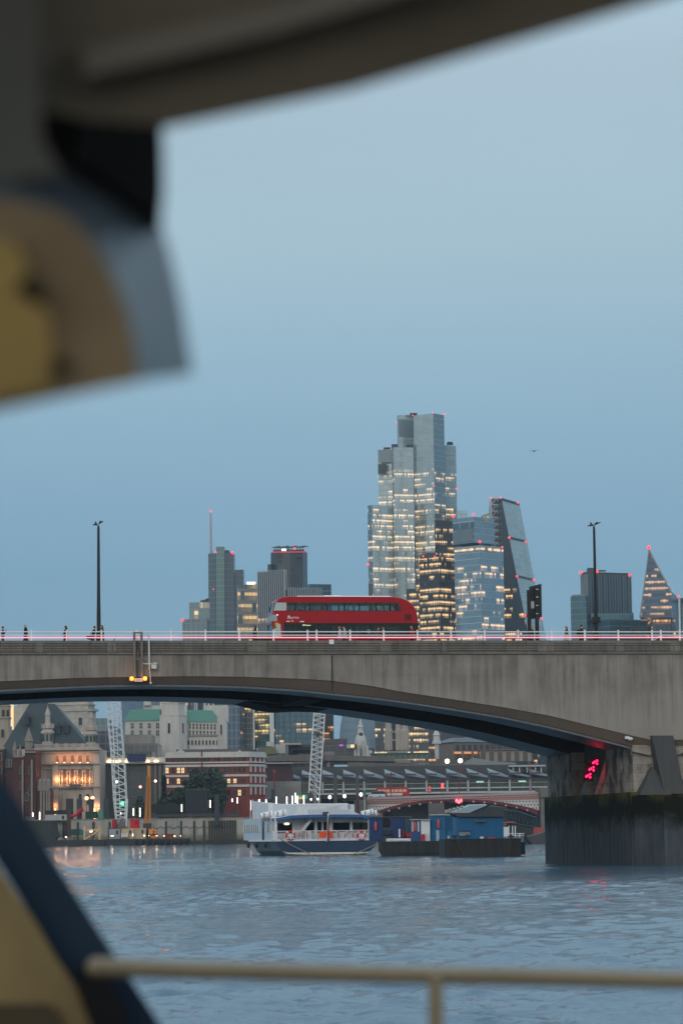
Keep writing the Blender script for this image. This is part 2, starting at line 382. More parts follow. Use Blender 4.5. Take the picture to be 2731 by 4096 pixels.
# ================================================================ water and ground
def make_water():
 ny, nx = 1500, 420
 y = np.geomspace(24, 1400, ny); ang = np.linspace(-.3, .3, nx)
 Y, A = np.meshgrid(y, ang, indexing='ij'); X = Y * np.tan(A)
 rs = np.random.RandomState(3); Z = np.zeros_like(X); DX = np.zeros_like(X); DY = np.zeros_like(X)
 sp = np.gradient(y)[:, None] + 0 * X
 for i in range(90):
  lam = np.exp(rs.uniform(np.log(.26), np.log(3.))); th = rs.normal(R(250), .8); k = 2 * np.pi / lam
  amp = .0054 * lam ** .85 * rs.uniform(.3, 1.3); ph = rs.uniform(0, 6.28)
  fade = np.clip((lam / (sp * 2.2)) - .6, 0, 1)
  q = k * (X * np.cos(th) + Y * np.sin(th)) + ph
  Z += amp * np.cos(q) * fade; DX -= amp * np.cos(th) * np.sin(q) * fade; DY -= amp * np.sin(th) * np.sin(q) * fade
 # gusts: patches of calmer and rougher water
 gust = .7 + .3 * np.sin(X * .05 + Y * .021 + 1) * np.sin(Y * .047 - X * .013) + .25 * np.sin(X * .11 - Y * .09)
 Z *= gust; X = X + DX * gust; Y = Y + DY * gust
 me = bpy.data.meshes.new('river'); n = nx * ny
 co = np.stack([X, Y, Z], -1).reshape(-1, 3).astype(np.float32)
 i = np.arange(n).reshape(ny, nx)
 q = np.stack([i[:-1, :-1], i[:-1, 1:], i[1:, 1:], i[1:, :-1]], -1).reshape(-1, 4).astype(np.int32)
 me.vertices.add(n); me.vertices.foreach_set('co', co.ravel())
 me.loops.add(q.size); me.loops.foreach_set('vertex_index', q.ravel())
 me.polygons.add(len(q)); me.polygons.foreach_set('loop_start', np.arange(0, q.size, 4, dtype=np.int32))
 me.update(calc_edges=True); me.polygons.foreach_set('use_smooth', np.ones(len(q), bool))
 m, g, b = new_mat('river water')
 t = g.n('ShaderNodeTexCoord').outputs['Object']
 b.inputs['Base Color'].default_value = (.055, .115, .165, 1); b.inputs['Roughness'].default_value = .04; b.inputs['IOR'].default_value = 1.333
 k1 = g.noise(t, 4.0, 5, .7, (.6, 1.2, 1)); k2 = g.noise(t, .5, 3, .5, (.5, 1.2, 1))
 q1 = g.n('ShaderNodeBump'); q1.inputs['Strength'].default_value = .5; q1.inputs['Distance'].default_value = .075; g.put(q1.inputs['Height'], k1)
 q2 = g.n('ShaderNodeBump'); q2.inputs['Strength'].default_value = .4; q2.inputs['Distance'].default_value = .12; g.put(q2.inputs['Height'], k2)
 g.nt.links.new(q1.outputs[0], q2.inputs['Normal']); g.nt.links.new(q2.outputs[0], b.inputs['Normal'])
 me.materials.append(m)
 o = bpy.data.objects.new('river', me); COL.objects.link(o); o['kind'] = 'structure'
make_water()
GZ = 5.2                                      # street level of the north bank
WALLY = 930
xr_ = P((1462, 3300), WALLY).x
gr = MB(); gr.add([(-900, WALLY + 1.2, GZ), (xr_, WALLY + 1.2, GZ), (xr_ + 4, 1160, GZ), (1400, 1160, GZ), (1400, 5000, GZ), (-1400, 5000, GZ), (-1400, 1160, GZ)], [(0, 1, 2, 3, 4, 5, 6)])
struct('ground', gr, stone('paving', (.2, .2, .19), sc=.3))
bd = MB(); bd.add([(-3000, -60, -4), (3000, -60, -4), (3000, 6000, -4), (-3000, 6000, -4)], [(0, 1, 2, 3)])
struct('river_bed', bd, flat('river mud', (.06, .055, .045), .9))
# ================================================================ road bridge (stone-faced concrete box girders)
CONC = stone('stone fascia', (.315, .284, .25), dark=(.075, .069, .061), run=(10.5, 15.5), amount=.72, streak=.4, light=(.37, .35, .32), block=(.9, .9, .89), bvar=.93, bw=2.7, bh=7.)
PARA = stone('parapet stone', (.225, .208, .185), dark=(.06, .055, .05), amount=.75, streak=.4, block=(.35, .33, .3), sc=1.4, bw=3.2, bh=.45)
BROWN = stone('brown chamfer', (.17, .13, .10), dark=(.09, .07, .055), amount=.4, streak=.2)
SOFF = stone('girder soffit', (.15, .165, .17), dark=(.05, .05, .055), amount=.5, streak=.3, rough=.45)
DARK = flat('dark concrete', (.045, .04, .04), .9)  # near-black base colour for girder webs and cross beams
bridge = thing('road_bridge', 'long pale concrete bridge with shallow arches crossing the river, red bus on top', 'bridge', tuple(B0))
def cv(pts, d=0):
 q = [Bp(p, d) for p in pts]; return [a for a, _ in q], [b for _, b in q]
top_px = [(0, 2725), (134, 2720), (300, 2712), (446, 2709), (640, 2706), (800, 2705), (1000, 2708), (1200, 2715), (1329, 2723), (1500, 2746), (1604, 2767), (1808, 2797), (2012, 2829), (2200, 2863), (2313, 2891), (2525, 2942), (2600, 2960)]
bot_px = [(0, 2755), (134, 2749), (300, 2741), (446, 2736), (640, 2734), (800, 2736), (1000, 2742), (1200, 2755), (1329, 2769), (1500, 2786), (1604, 2799), (1808, 2829), (2012, 2862), (2200, 2901), (2313, 2929), (2525, 2983), (2600, 3005)]
sT, zT = cv(top_px); sB, zB = cv(bot_px)
S_PIER = sT[-1] + 1.9                          # pier centre line
S_CROWN = .5 * (Bp((640, 2734))[0] + Bp((800, 2736))[0]) - .0
def arch(s, S, Z):                             # mirrored about the crown on the left, about the pier on the right
 if s > S_PIER: s = 2 * S_PIER - s
 if s < S[0]:
  k = [i for i in range(4, len(S)) if Z[i] < Z[0]][0]; t = (Z[0] - Z[k - 1]) / (Z[k] - Z[k - 1]); s = S[0] + S[k - 1] + (S[k] - S[k - 1]) * t - s
 return float(np.interp(s, S, Z))
SS = [x for x in np.arange(-75, 76, 1.0)]
SS = sorted(SS + [S_PIER])
zt = Bp((1365, 2562))[1]; zl = Bp((1365, 2613))[1]
DW = 27.0                                      # width over the parapets
# parapet: moulded profile, grooves between coping and ledge
pr = [(.95, zt), (0, zt), (0, zt - .2)]
z = zt - .22
for i in range(4): pr += [(.07, z), (.07, z - .05), (.0, z - .05 - .02), (.0, z - .15)]; z -= .17
pr += [(.05, z - .02), (.05, zl + .06), (-.1, zl + .04), (-.1, zl - .06), (.02, zl - .12), (.95, zl - .12)]
mb = MB(BM); mb.profile(pr, -75, 75)
part('parapet', mb, PARA, bridge)
mb = MB(BM); mb.profile([(DW - .95, zt), (DW, zt), (DW, zl - .1), (DW - .95, zl - .1)], -75, 75); part('parapet', mb, PARA, bridge)
for (xa, xb) in [(z2(765, 0)[0], z2(910, 0)[0]), (z5(960, 0)[0], z5(1045, 0)[0]), (z1(235, 0)[0], z1(325, 0)[0]), (z1(720, 0)[0], z1(760, 0)[0]), (z3(985, 0)[0], z3(1060, 0)[0]), (z3(1455, 0)[0], z3(1540, 0)[0]), (140, 175), (2150, 2215)]:
 sa, sb = Bp((xa, 2590))[0], Bp((xb, 2590))[0]
 mb = MB(BM); mb.box(sa, sb, -.035, .1, zt - .93, zt - .215); part('plain_panel', mb, PARA, bridge)
# face, brown chamfer, near and far girders, deck slab
def strip(mb, f0, f1, d0, d1):
 vs, fs = [], []
 for s in SS: vs += [(s, d0, f0(s)), (s, d1, f1(s))]
 for i in range(len(SS) - 1): fs.append((2 * i, 2 * i + 2, 2 * i + 3, 2 * i + 1))
 mb.add(vs, fs)
fT = lambda s: arch(s, sT, zT); fB = lambda s: arch(s, sB, zB)
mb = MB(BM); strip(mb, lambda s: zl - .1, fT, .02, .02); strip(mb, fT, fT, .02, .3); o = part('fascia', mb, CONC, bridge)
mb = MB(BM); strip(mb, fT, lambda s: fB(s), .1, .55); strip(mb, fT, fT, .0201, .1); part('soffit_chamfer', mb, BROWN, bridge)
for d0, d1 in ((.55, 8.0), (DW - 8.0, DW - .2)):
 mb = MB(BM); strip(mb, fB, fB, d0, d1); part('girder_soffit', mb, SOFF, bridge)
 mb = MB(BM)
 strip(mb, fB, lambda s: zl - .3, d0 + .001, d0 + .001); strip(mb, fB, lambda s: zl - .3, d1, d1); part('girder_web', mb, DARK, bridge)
mb = MB(BM); strip(mb, lambda s: zl - .1, fB, DW - .1, DW - .1); part('fascia', mb, CONC, bridge)
zroad = zt - .62; zwalk = zt - .48
mb = MB(BM); mb.box(-75, 75, .95, 3.9, zl - .3, zwalk); mb.box(-75, 75, DW - 3.9, DW - .95, zl - .3, zwalk); part('pavement', mb, stone('bridge paving', (.25, .24, .23)), bridge)
mb = MB(BM); mb.box(-75, 75, 3.9, DW - 3.9, zl - .3, zroad); part('carriageway', mb, flat('asphalt', (.05, .05, .052), .9), bridge)
# cross beams in the gap between the girders, the big one at the half joint
sj = Bp((1329, 2769))[0]
mb = MB(BM);
zb = fB(sj)
mb.box(sj - .9, sj + .9, 8, DW - 8, zb - .15, zl - .31)
part('cross_beam', mb, DARK, bridge)
sf = Bp((1110, 2820), DW - 3)[0]; zf = Bp((1100, 2846), DW - 3)[1]
mb = MB(BM); mb.plate([(sf - 3.4, fB(sf - 3.4) + .05), (sf - 1.3, fB(sf) - .2), (sf - .1, zf), (sf + .4, zf + .02), (sf + 1.9, fB(sf) - .3), (sf + 4.2, fB(sf + 4.2) + .05)], DW - 7, DW - .4)
part('joint_bracket', mb, DARK, bridge)
for s in np.arange(-70, 75, 9.5):
 if abs(s - sj) > 4:
  mb = MB(BM); mb.box(s - .2, s + .2, 8, DW - 8, fB(s) + .8, zl - .31); part('cross_beam', mb, DARK, bridge)
mb = MB(BM); mb.box(sj - .02, sj + .02, -.105, .05, fT(sj), zl - .15); mb.box(sj - .02, sj + .02, .0, .05, zB[8] + .1, fT(sj)); part('expansion_joint', mb, flat('joint black', (.012, .012, .012), .9), bridge)
# inner edge light grey pipes under the girder
mb = MB(BM); mb.tube([(s, .75, fB(s) - .1) for s in SS if -40 < s < S_PIER - 1], .09, 6); part('service_pipe', mb, flat('pipe grey', (.2, .22, .23), .5), bridge)
# pier
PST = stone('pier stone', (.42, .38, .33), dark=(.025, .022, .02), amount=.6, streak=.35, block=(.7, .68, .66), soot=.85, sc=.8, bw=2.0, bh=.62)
PDK = stone('pier dark stone', (.12, .11, .105), dark=(.05, .045, .042), amount=.7, streak=.5, light=(.3, .27, .24))  # darker stone colour for the recess wall
def wetmat():
 m, g, b = new_mat('tide-stained stone')
 uv = g.n('ShaderNodeTexCoord').outputs['UV']; q = g.n('ShaderNodeSeparateXYZ'); g.nt.links.new(uv, q.inputs[0])
 a = g.noise(uv, .5, 6, .65); s1 = g.noise(uv, 1, 5, .6, (1.6, .2, 1))
 h = g.m('ADD', q.outputs[1], g.m('MULTIPLY', g.m('SUBTRACT', a, .5), 3.2))
 weed = g.rng(h, 2.6, 3.7)                 # weed near the high-water mark
 c = g.mix(g.rng(s1, .35, .65), (.072, .084, .097), (.036, .042, .048))
 c = g.mix(weed, c, (.006, .0075, .004)); c = g.mix(g.rng(h, 4.7, 5.5), c, (.085, .072, .016))
 g.put(b.inputs['Base Color'], c); b.inputs['Roughness'].default_value = .8; b.inputs['Specular IOR Level'].default_value = .2
 k = g.n('ShaderNodeBump'); k.inputs['Strength'].default_value = .5; k.inputs['Distance'].default_value = .1; g.put(k.inputs['Height'], a)
 g.nt.links.new(k.outputs[0], b.inputs['Normal']); return m
WET = wetmat()
pier = bpy.data.objects.new('pier', None); COL.objects.link(pier); pier.parent = bridge
pc = BM @ Vector((S_PIER, 0, 0)); pier.location = pc - B0; pier['label'] = 'weathered stone bridge pier with a dark tide-stained base and green weed line'
sL = Bp((2540, 3300))[0]; hw = S_PIER - sL      # half width of the pier
zw = Bp((2540, 3168))[1]
S0, S1 = sL, S_PIER + hw
ztop = fB(S_PIER - 1) + .1
def PM(): return MB(BM)
mb = PM(); mb.prism([(S0 - .25, .2), (S1 + .25, .2), (S1 + .25, DW - .2), (S0 - .25, DW - .2)], -4, zw); part('pier_base', mb, WET, pier)
mb = PM(); mb.prism([(S_PIER - 1.9, -3.0), (S_PIER + 1.9, -3.0), (S1 + .2, .199), (S0 - .2, .199)], -4, zw - .25); part('cutwater', mb, WET, pier)
# shaft as three piers with recessed alcoves between
fbp = lambda s: fB(s)
for (da, db, nm) in ((.35, 8.2, 'pier_shaft'), (DW - 8.4, DW - .4, 'pier_shaft')):
 mb = PM(); mb.prism([(S0, da), (S1, da), (S1, db), (S0, db)], zw, fB(S0) + .1); part(nm, mb, PST, pier)
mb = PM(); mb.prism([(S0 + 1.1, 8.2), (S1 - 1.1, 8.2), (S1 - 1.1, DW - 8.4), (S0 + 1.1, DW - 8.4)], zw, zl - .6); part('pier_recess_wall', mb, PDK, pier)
mb = PM()
for da in (9.5, 14.2):
 mb = PM(); mb.loft([(S0, da, zw), (S0, da + 2.2, zw), (S0 + 1.2, da + 2.2, zw), (S0 + 1.2, da, zw)], [(S0 + .9, da + .2, fB(S0) - .6), (S0 + .9, da + 2, fB(S0) - .6), (S0 + 1.2, da + 2, fB(S0) - .6), (S0 + 1.2, da + .2, fB(S0) - .6)]); part('recess_buttress', mb, PST, pier)
# nose: dark tapering pilaster with sloped flanks
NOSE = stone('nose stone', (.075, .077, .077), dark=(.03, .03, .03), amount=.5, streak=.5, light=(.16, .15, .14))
def np_(p): return Bp(p)
pA, pB_, pC, pD = np_(a5(1172, 1042)), np_(a5(1370, 1042)), np_(a5(1450, 1590)), np_(a5(1290, 1590))
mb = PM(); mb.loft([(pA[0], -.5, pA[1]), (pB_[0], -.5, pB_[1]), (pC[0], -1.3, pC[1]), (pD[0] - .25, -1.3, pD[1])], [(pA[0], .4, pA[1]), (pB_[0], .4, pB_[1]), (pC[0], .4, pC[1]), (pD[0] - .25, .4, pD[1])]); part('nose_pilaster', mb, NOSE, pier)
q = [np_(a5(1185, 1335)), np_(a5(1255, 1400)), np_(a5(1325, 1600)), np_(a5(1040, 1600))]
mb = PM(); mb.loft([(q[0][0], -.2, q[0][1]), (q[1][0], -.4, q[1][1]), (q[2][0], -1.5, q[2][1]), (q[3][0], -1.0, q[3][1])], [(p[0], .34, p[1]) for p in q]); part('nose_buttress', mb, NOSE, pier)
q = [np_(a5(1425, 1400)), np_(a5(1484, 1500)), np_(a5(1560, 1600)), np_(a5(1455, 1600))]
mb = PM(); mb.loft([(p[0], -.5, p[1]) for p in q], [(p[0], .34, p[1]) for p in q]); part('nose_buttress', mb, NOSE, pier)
mb = PM()
for a, c in (((1000, 1158), (1172, 1196)), ((1390, 1196), (1560, 1150))):
 u, v = np_(a5(*a)), np_(a5(*c)); mb.hexa([(u[0], -.1, u[1] - .25), (v[0], -.1, v[1] - .25), (v[0], .5, v[1] - .25), (u[0], .5, u[1] - .25), (u[0], -.1, u[1]), (v[0], -.1, v[1]), (v[0], .5, v[1]), (u[0], .5, u[1])])
part('bearing_ledge', mb, PST, pier)
# red navigation lamps in the recess
RED = glow('red lamp', (1, .006, .05), 11)
for (cx, cy) in ((655, 1290), (622, 1352), (590, 1418)):
 d = 11.0
 pos = [Bp(a5(cx + dx, cy + dy), d) for dx, dy in ((-18, 8), (18, 14), (18, -14), (-4, -2))]
 mb = PM(); c0 = Bp(a5(cx, cy), d); mb.box(c0[0] - .42, c0[0] + .42, d + .1, d + .25, c0[1] - .42, c0[1] + .42)
 fr = part('lamp_panel', mb, flat('lamp panel black', (.02, .02, .022), .5), pier)
 for s_, z_ in pos:
  mb = PM(); mb.ball((s_, d, z_), .075, 8, 6); part('red_lamp', mb, RED, fr)
ld = bpy.data.lights.new('red_lamp_light', 'POINT'); ld.energy = 6; ld.color = (1, .03, .10); ld.shadow_soft_size = .3
lo = bpy.data.objects.new('red_lamp_light', ld); COL.objects.link(lo); s_, z_ = Bp(a5(600, 1352), 10.2); lo.location = BM @ Vector((s_, 10.2, z_))
# white security light under the arch by the pier
mb = PM(); s_, z_ = Bp(a5(985, 1072)); mb.ball((s_, -.05, z_), .2, 8, 6, (1, 1, .7)); mb.box(s_ - .4, s_ - .1, -.12, .1, z_, z_ + .2); part('inspection_camera', mb, flat('pale plastic', (.6, .62, .63), .4), bridge)
# railing with its lit tube
WHT = flat('white railing paint', (.72, .73, .74), .4, vary=.05)
rail = bpy.data.objects.new('railing', None); COL.objects.link(rail); rail.parent = bridge; rail['label'] = 'white metal railing along the parapet with a lit pink tube'
RD = .35
zr = [Bp((1365, y), RD)[1] for y in (2527, 2540.5, 2550.5)]
mb = MB(BM); mb.box(-75, 75, RD - .03, RD + .03, zr[0] - .035, zr[0] + .035); part('rail_bar', mb, WHT, rail)
mb = MB(BM); mb.box(-75, 75, RD - .025, RD + .025, zr[1] - .03, zr[1] + .03); part('rail_bar', mb, WHT, rail)
mb = MB(BM); mb.tube([(-75, RD - .08, zr[2]), (75, RD - .08, zr[2])], .042, 8); part('light_tube', mb, glow('pink led', (1, .30, .36), 1.15), rail)
px = [-150, -9, 127, 268, 407, 547, 684, 822, 957, 1094, 1230, 1266, 1400, 1534, 1669, 1803, 1937, 2071, 2204, 2337, 2471, 2606, 2641, 2716, 2776, 2915]
pm = MB(); pm.box(-.055, .055, -.05, .05, 0, zr[0] - zt + .14); pm.box(-.09, .09, -.09, .09, 0, .03)
pme = pm.mesh('post', WHT)
for x in px:
 s_ = Bp((x, 2545), RD)[0]; inst('post', pme, rail, BM @ Vector((s_, RD, zt)), TH)
# white plate on the parapet by the joint
s_, z_ = Bp(z4(664, 525)); mb = MB(BM); mb.box(s_ - .17, s_ + .17, -.06, .0, z_ - .16, z_ + .16); part('marker_plate', mb, WHT, bridge)
# ---------------------------------------------------------------- fittings on the face
BRN = flat('brown steel', (.17, .15, .135), .55, .3)
AMB = glow('amber lamp', (1, .2, .02), 4.5)
def fb(mb, a, b, d0, d1):
 sa, za = Bp(a, 0); sb, zb_ = Bp(b, 0); return mb.box(min(sa, sb), max(sa, sb), d0, d1, min(za, zb_), max(za, zb_))
c0 = BM @ Vector((*[Bp(z5(1235, 1500))[0]], -.3, Bp(z5(1235, 1500))[1]))
nav = thing('navigation_light_frame', 'brown steel frame with two glowing orange lamps fixed to the bridge face', 'lamp frame', tuple(c0))
mb = MB(BM); fb(mb, z5(1191, 1072), z5(1212, 1480), -.45, -.2); part('upright', mb, BRN, nav)
mb = MB(BM); fb(mb, z5(1256, 1072), z5(1277, 1480), -.45, -.2); part('upright', mb, BRN, nav)
mb = MB(BM); fb(mb, z5(1212.5, 1074), z5(1255.5, 1086), -.44, -.22); fb(mb, z5(1170, 1310), z5(1292, 1320), -.5, -.455); fb(mb, z5(1226, 1240), z5(1232, 1305), -.44, -.4); fb(mb, z5(1240, 1325), z5(1246, 1370), -.5, -.46); part('cross_bar', mb, BRN, nav)
mb = MB(BM); fb(mb, z5(1200, 1488), z5(1272, 1520), -.6, -.2); part('foot_plate', mb, flat('pale steel', (.4, .4, .39), .5), nav)
for x, y in ((1176, 1492), (1294, 1491)):
 s_, z_ = Bp(z5(x, y)); mb = MB(BM); mb.ball((s_, -.55, z_), .15, 10, 8); l = part('amber_lamp', mb, AMB, nav)
 mb = MB(BM); mb.box(s_ - .18, s_ + .18, -.4, -.3, z_ - .18, z_ + .18); part('lamp_back', mb, BRN, l)
 ld = bpy.data.lights.new('amber_lamp_light', 'POINT'); ld.energy = 9; ld.color = (1, .35, .06); ld.shadow_soft_size = .12
 lo = bpy.data.objects.new('amber_lamp_light', ld); COL.objects.link(lo); lo.location = BM @ Vector((s_, -.85, z_))
c0 = BM @ Vector((Bp(z5(1345, 1530))[0], -.3, Bp(z5(1345, 1530))[1]))
gg = thing('radar_gauge', 'white pole with a pale box hung over the bridge edge beside the orange lamps', 'gauge', tuple(c0))
GREY = flat('galvanised', (.52, .53, .53), .45, .2)
mb = MB(BM); s0_, za = Bp(z5(1330, 1080)); s1_, zb_ = Bp(z5(1337, 1410)); mb.tube([(s0_, -.3, za), (s1_, -.3, zb_)], .065, 8); mb.tube([(s1_ + .03, -.3, zb_), (Bp(z5(1346, 1525))[0], -.3, Bp(z5(1346, 1525))[1])], .035, 6); part('pole', mb, GREY, gg)
mb = MB(BM); fb(mb, z5(1352, 1366), z5(1398, 1402), -.55, -.2); fb(mb, z5(1370, 1348), z5(1402, 1360), -.5, -.25); part('sensor_box', mb, GREY, gg)
mb = MB(BM); fb(mb, z5(1270, 1354), z5(1369, 1361), -.36, -.3); fb(mb, z5(1338, 1524), z5(1356, 1536), -.4, -.2); fb(mb, z5(1308, 1096), z5(1329, 1103), -.34, -.28); part('arm', mb, GREY, gg)
# lamp columns
LBK = flat('black lamp paint', (.018, .02, .022), .5)
def lamp(px_base, px_top, d, wings, label):
 s0, zb0 = Bp(px_base, d); s1, z1_ = Bp(px_top, d)
 base = BM @ Vector((s0, d, zwalk))
 t = thing('street_lamp', label, 'street lamp', tuple(base), 'tall twin-headed lamps on the bridge')
 mb = MB(BM); mb.lathe((s0, d, zwalk), [(.2, 0), (.2, 1.3), (.145, 1.45), (.15, 2.4), (.125, 4.), (.09, z1_ - zwalk - .2), (.07, z1_ - zwalk)], 10); part('column', mb, LBK, t)
 for a, b_ in wings:
  A, Bq = Bp(a, d), Bp(b_, d)
  mb = MB(BM); sx = Bq[0] - A[0]
  mb.loft([(s1, d - .05, z1_ - .06), (s1, d + .05, z1_ - .06), (s1, d + .05, z1_ + .03), (s1, d - .05, z1_ + .03)], [(A[0], d - .05, A[1] - .03), (A[0], d + .05, A[1] - .03), (A[0], d + .05, A[1] + .03), (A[0], d - .05, A[1] + .03)])
  mb.loft([(A[0], d - .17, A[1] - .07), (A[0], d + .17, A[1] - .07), (A[0], d + .12, A[1] + .1), (A[0], d - .12, A[1] + .1)], [(Bq[0], d - .1, Bq[1] - .03), (Bq[0], d + .1, Bq[1] - .03), (Bq[0], d + .06, Bq[1] + .03), (Bq[0], d - .06, Bq[1] + .03)])
  mb.box(A[0] + sx * .35 - .05, A[0] + sx * .35 + .05, d - .05, d + .05, A[1] + .05, A[1] + .2)
  part('lamp_head', mb, LBK, t)
 return t
lamp(z5(887, 1145), z5(881, 118), 4.1, [(z5(872, 106), z5(836, 110)), (z5(888, 98), z5(927, 80))], 'tall black twin-headed street lamp left of the red bus')
lt = lamp(z3(823, 1300), z3(800, 335), 4.1, [(z3(790, 322), z3(748, 330)), (z3(808, 318), z3(856, 300))], 'tall black twin-headed street lamp right of the red bus')
s_, z_ = Bp(z3(822, 1140), 4.0); mb = MB(BM); mb.box(s_ - .28, s_ + .28, 3.85, 4.35, z_ - .2, z_ + .25); part('control_box', mb, LBK, lt)
# back of a large road sign on two posts
s0, z0_ = Bp(z3(252, 1135), 4.0); s1, z1_ = Bp(z3(352, 845), 4.0)
rs = thing('road_sign', 'black back of a large road sign on two posts', 'road sign', tuple(BM @ Vector((s0, 4, zwalk))))
q = [Bp(z3(*p), 4.0) for p in ((250, 1135), (355, 1110), (350, 826), (248, 852))]
mb = MB(BM); mb.plate(q, 3.95, 4.05); part('panel', mb, flat('sign back black', (.022, .026, .025), .55), rs)
for xb, xt, yt in ((246, 241, 882), (312, 306, 868)):
 A, Bq = Bp(z3(xb, 1300), 4.0), Bp(z3(xt, yt), 4.0); mb = MB(BM); mb.box(A[0] - .13, A[0] + .13, 3.75, 3.94, zwalk, Bq[1]); part('post', mb, LBK, rs)
mb = MB(BM)
for y in (872, 938, 1010, 1080):
 A, Bq = Bp(z3(300, y), 3.9), Bp(z3(320, y + 7), 3.9); mb.box(A[0], Bq[0], 3.7, 3.74, Bq[1], A[1])
part('clamp', mb, GREY, rs)
mb = MB(BM); A, Bq = Bp(z3(258, 975), 3.9), Bp(z3(291, 1037), 3.9); mb.box(A[0], Bq[0], 3.925, 3.948, Bq[1], A[1]); part('notice', mb, flat('notice paper', (.4, .41, .4), .6), rs)
# flat frame on two legs further along
A, Bq = Bp(z3(1120, 1213), 5.), Bp(z3(1258, 1222), 5.)
fl = thing('roadside_frame', 'flat-topped brown frame on two legs behind the railing at the far right', 'frame', tuple(BM @ Vector((A[0], 5, zwalk))))
mb = MB(BM); mb.box(A[0], Bq[0], 4.8, 5.2, Bq[1], A[1] + .03); part('top', mb, flat('frame brown', (.1, .085, .07)), fl)
for x in (1146, 1234):
 s_ = Bp(z3(x, 1230), 5)[0]; mb = MB(BM); mb.box(s_ - .06, s_ + .06, 4.9, 5.1, zroad, Bq[1] - .002); part('leg', mb, flat('frame brown', (.1, .085, .07)), fl)
s_, z_ = Bp(z3(1530, 950), 4.1); mb = MB(BM); mb.lathe((s_, 4.1, zwalk), [(.09, 0), (.07, .6), (.05, z_ - zwalk)], 8); mb.box(s_ - .12, s_ + .12, 4, 4.2, z_ - .02, z_ + .1)
single('sign_pole', mb, GREY, 'slim grey pole on the bridge in front of the pointed glass tower', 'pole')
# ================================================================ red double-decker bus
BD = 5.9
bs0 = Bp(z4(92, 400), BD)[0]
def bq(x, y): a, b = Bp(z4(x, y), BD); return (a - bs0, b - zroad)
RED_P = flat('bus red', (.30, .003, .012), .22, vary=.06, scale=1.2)
BLK = flat('bus black trim', (.012, .013, .014), .25)
BGL = glass('bus glass', (.62, .74, .75), .035)
BGD = glass('bus lower glass', (.35, .45, .46), .03)
bus = thing('double_decker_bus', 'red double-decker bus with rounded rear crossing the concrete bridge', 'bus', tuple(BM @ Vector((bs0, BD, zroad))), rz=TH)
prof = [bq(98, 400), bq(93, 330), bq(97, 255), bq(106, 200), bq(118, 155), bq(128, 132), bq(150, 110), bq(185, 93), bq(230, 85), bq(300, 83), bq(1270, 87), bq(1340, 100), bq(1400, 124), bq(1440, 152), bq(1470, 190), bq(1490, 240), bq(1499, 300), bq(1502, 350)]
XR = bq(1502, 350)[0]
prof = [(.08, .30)] + prof + [(XR, .35)]
BWD = 2.5
def rounded(prof, y0, y1, r, inset=.0):
 """profile swept across the width with softened side edges"""
 cx = sum(p[0] for p in prof) / len(prof); cz = sum(p[1] for p in prof) / len(prof)
 def sc(k):
  return [(cx + (x - cx) * (1 - k / 5.5), cz + (z - cz) * (1 - k / 2.2)) for x, z in prof]
 rings = [(y0 + r * (1 - math.cos(R(t))), sc(r * (1 - math.sin(R(t))))) for t in (0, 30, 60, 90)]
 rings += [(y0 + y1 - y, p) for y, p in rings[::-1]]
 return rings
mb = MB(); rg = rounded(prof, 0, BWD, .16); n = len(prof)
vs = [(x, y, z) for y, p in rg for x, z in p]; fs = [list(range(n)), [len(vs) - 1 - i for i in range(n)]]
for j in range(len(rg) - 1):
 for i in range(n): fs.append((j * n + i, j * n + (i + 1) % n, (j + 1) * n + (i + 1) % n, (j + 1) * n + i))
mb.add(vs, fs)
outer = mb.mesh('body', [RED_P, BLK])
def cutbox(x0, x1, y0, y1, z0, z1): return MB().box(x0, x1, y0, y1, z0, z1).mesh('c', BLK)
zu0, zu1 = bq(600, 222)[1], bq(600, 150)[1]           # upper windows
zl0, zl1 = bq(600, 500)[1] + .05, bq(600, 350)[1]     # lower glazing
uw = [(236, 303), (320, 448), (462, 612), (625, 780), (795, 925), (937, 1087), (1098, 1218), (1232, 1284)]
lw = [(200, 280), (290, 378), (500, 545), (555, 640), (650, 700), (720, 865), (880, 930), (940, 1030), (1045, 1180), (1195, 1370)]
cuts = [cutbox(.3, XR - .55, .10, BWD - .10, bq(0, 340)[1] + .12, 3.95), cutbox(.35, XR - .5, .1, BWD - .1, .55, bq(0, 340)[1] - .02)]
for a, c in uw: cuts.append(cutbox(bq(a, 0)[0], bq(c, 0)[0], -.2, BWD + .2, zu0, zu1))
wx = [bq(1298, 222), bq(1342, 222), bq(1330, 190), bq(1312, 163), bq(1298, 155)]
cuts.append(MB().plate(wx, -.2, BWD + .2).mesh('c', BLK))
for a, c in lw: cuts.append(cutbox(bq(a, 0)[0], bq(c, 0)[0], -.2, BWD + .2, zl0, zl1))
fw = [bq(40, 222), bq(231, 222), bq(231, 142), bq(60, 142)]
cuts.append(MB().plate(fw, .14, BWD - .14).mesh('c', BLK));
cuts.append(MB().plate([bq(108, 222), bq(231, 222), bq(231, 145), bq(126, 145)], -.2, BWD + .2).mesh('c', BLK))
cuts.append(MB().plate([bq(60, 480), bq(185, 480), bq(178, 350), bq(60, 350)], .12, BWD - .12).mesh('c', BLK))
cuts.append(MB().plate([bq(112, 480), bq(180, 480), bq(175, 350), bq(108, 350)], -.2, BWD + .2).mesh('c', BLK))
me = cut(outer, cuts, None)
body = bpy.data.objects.new('body', me); COL.objects.link(body); body.parent = bus
def bpart(nm, mb, m, par=None, smooth=False): return part(nm, mb, m, par or bus, smooth, local=True)
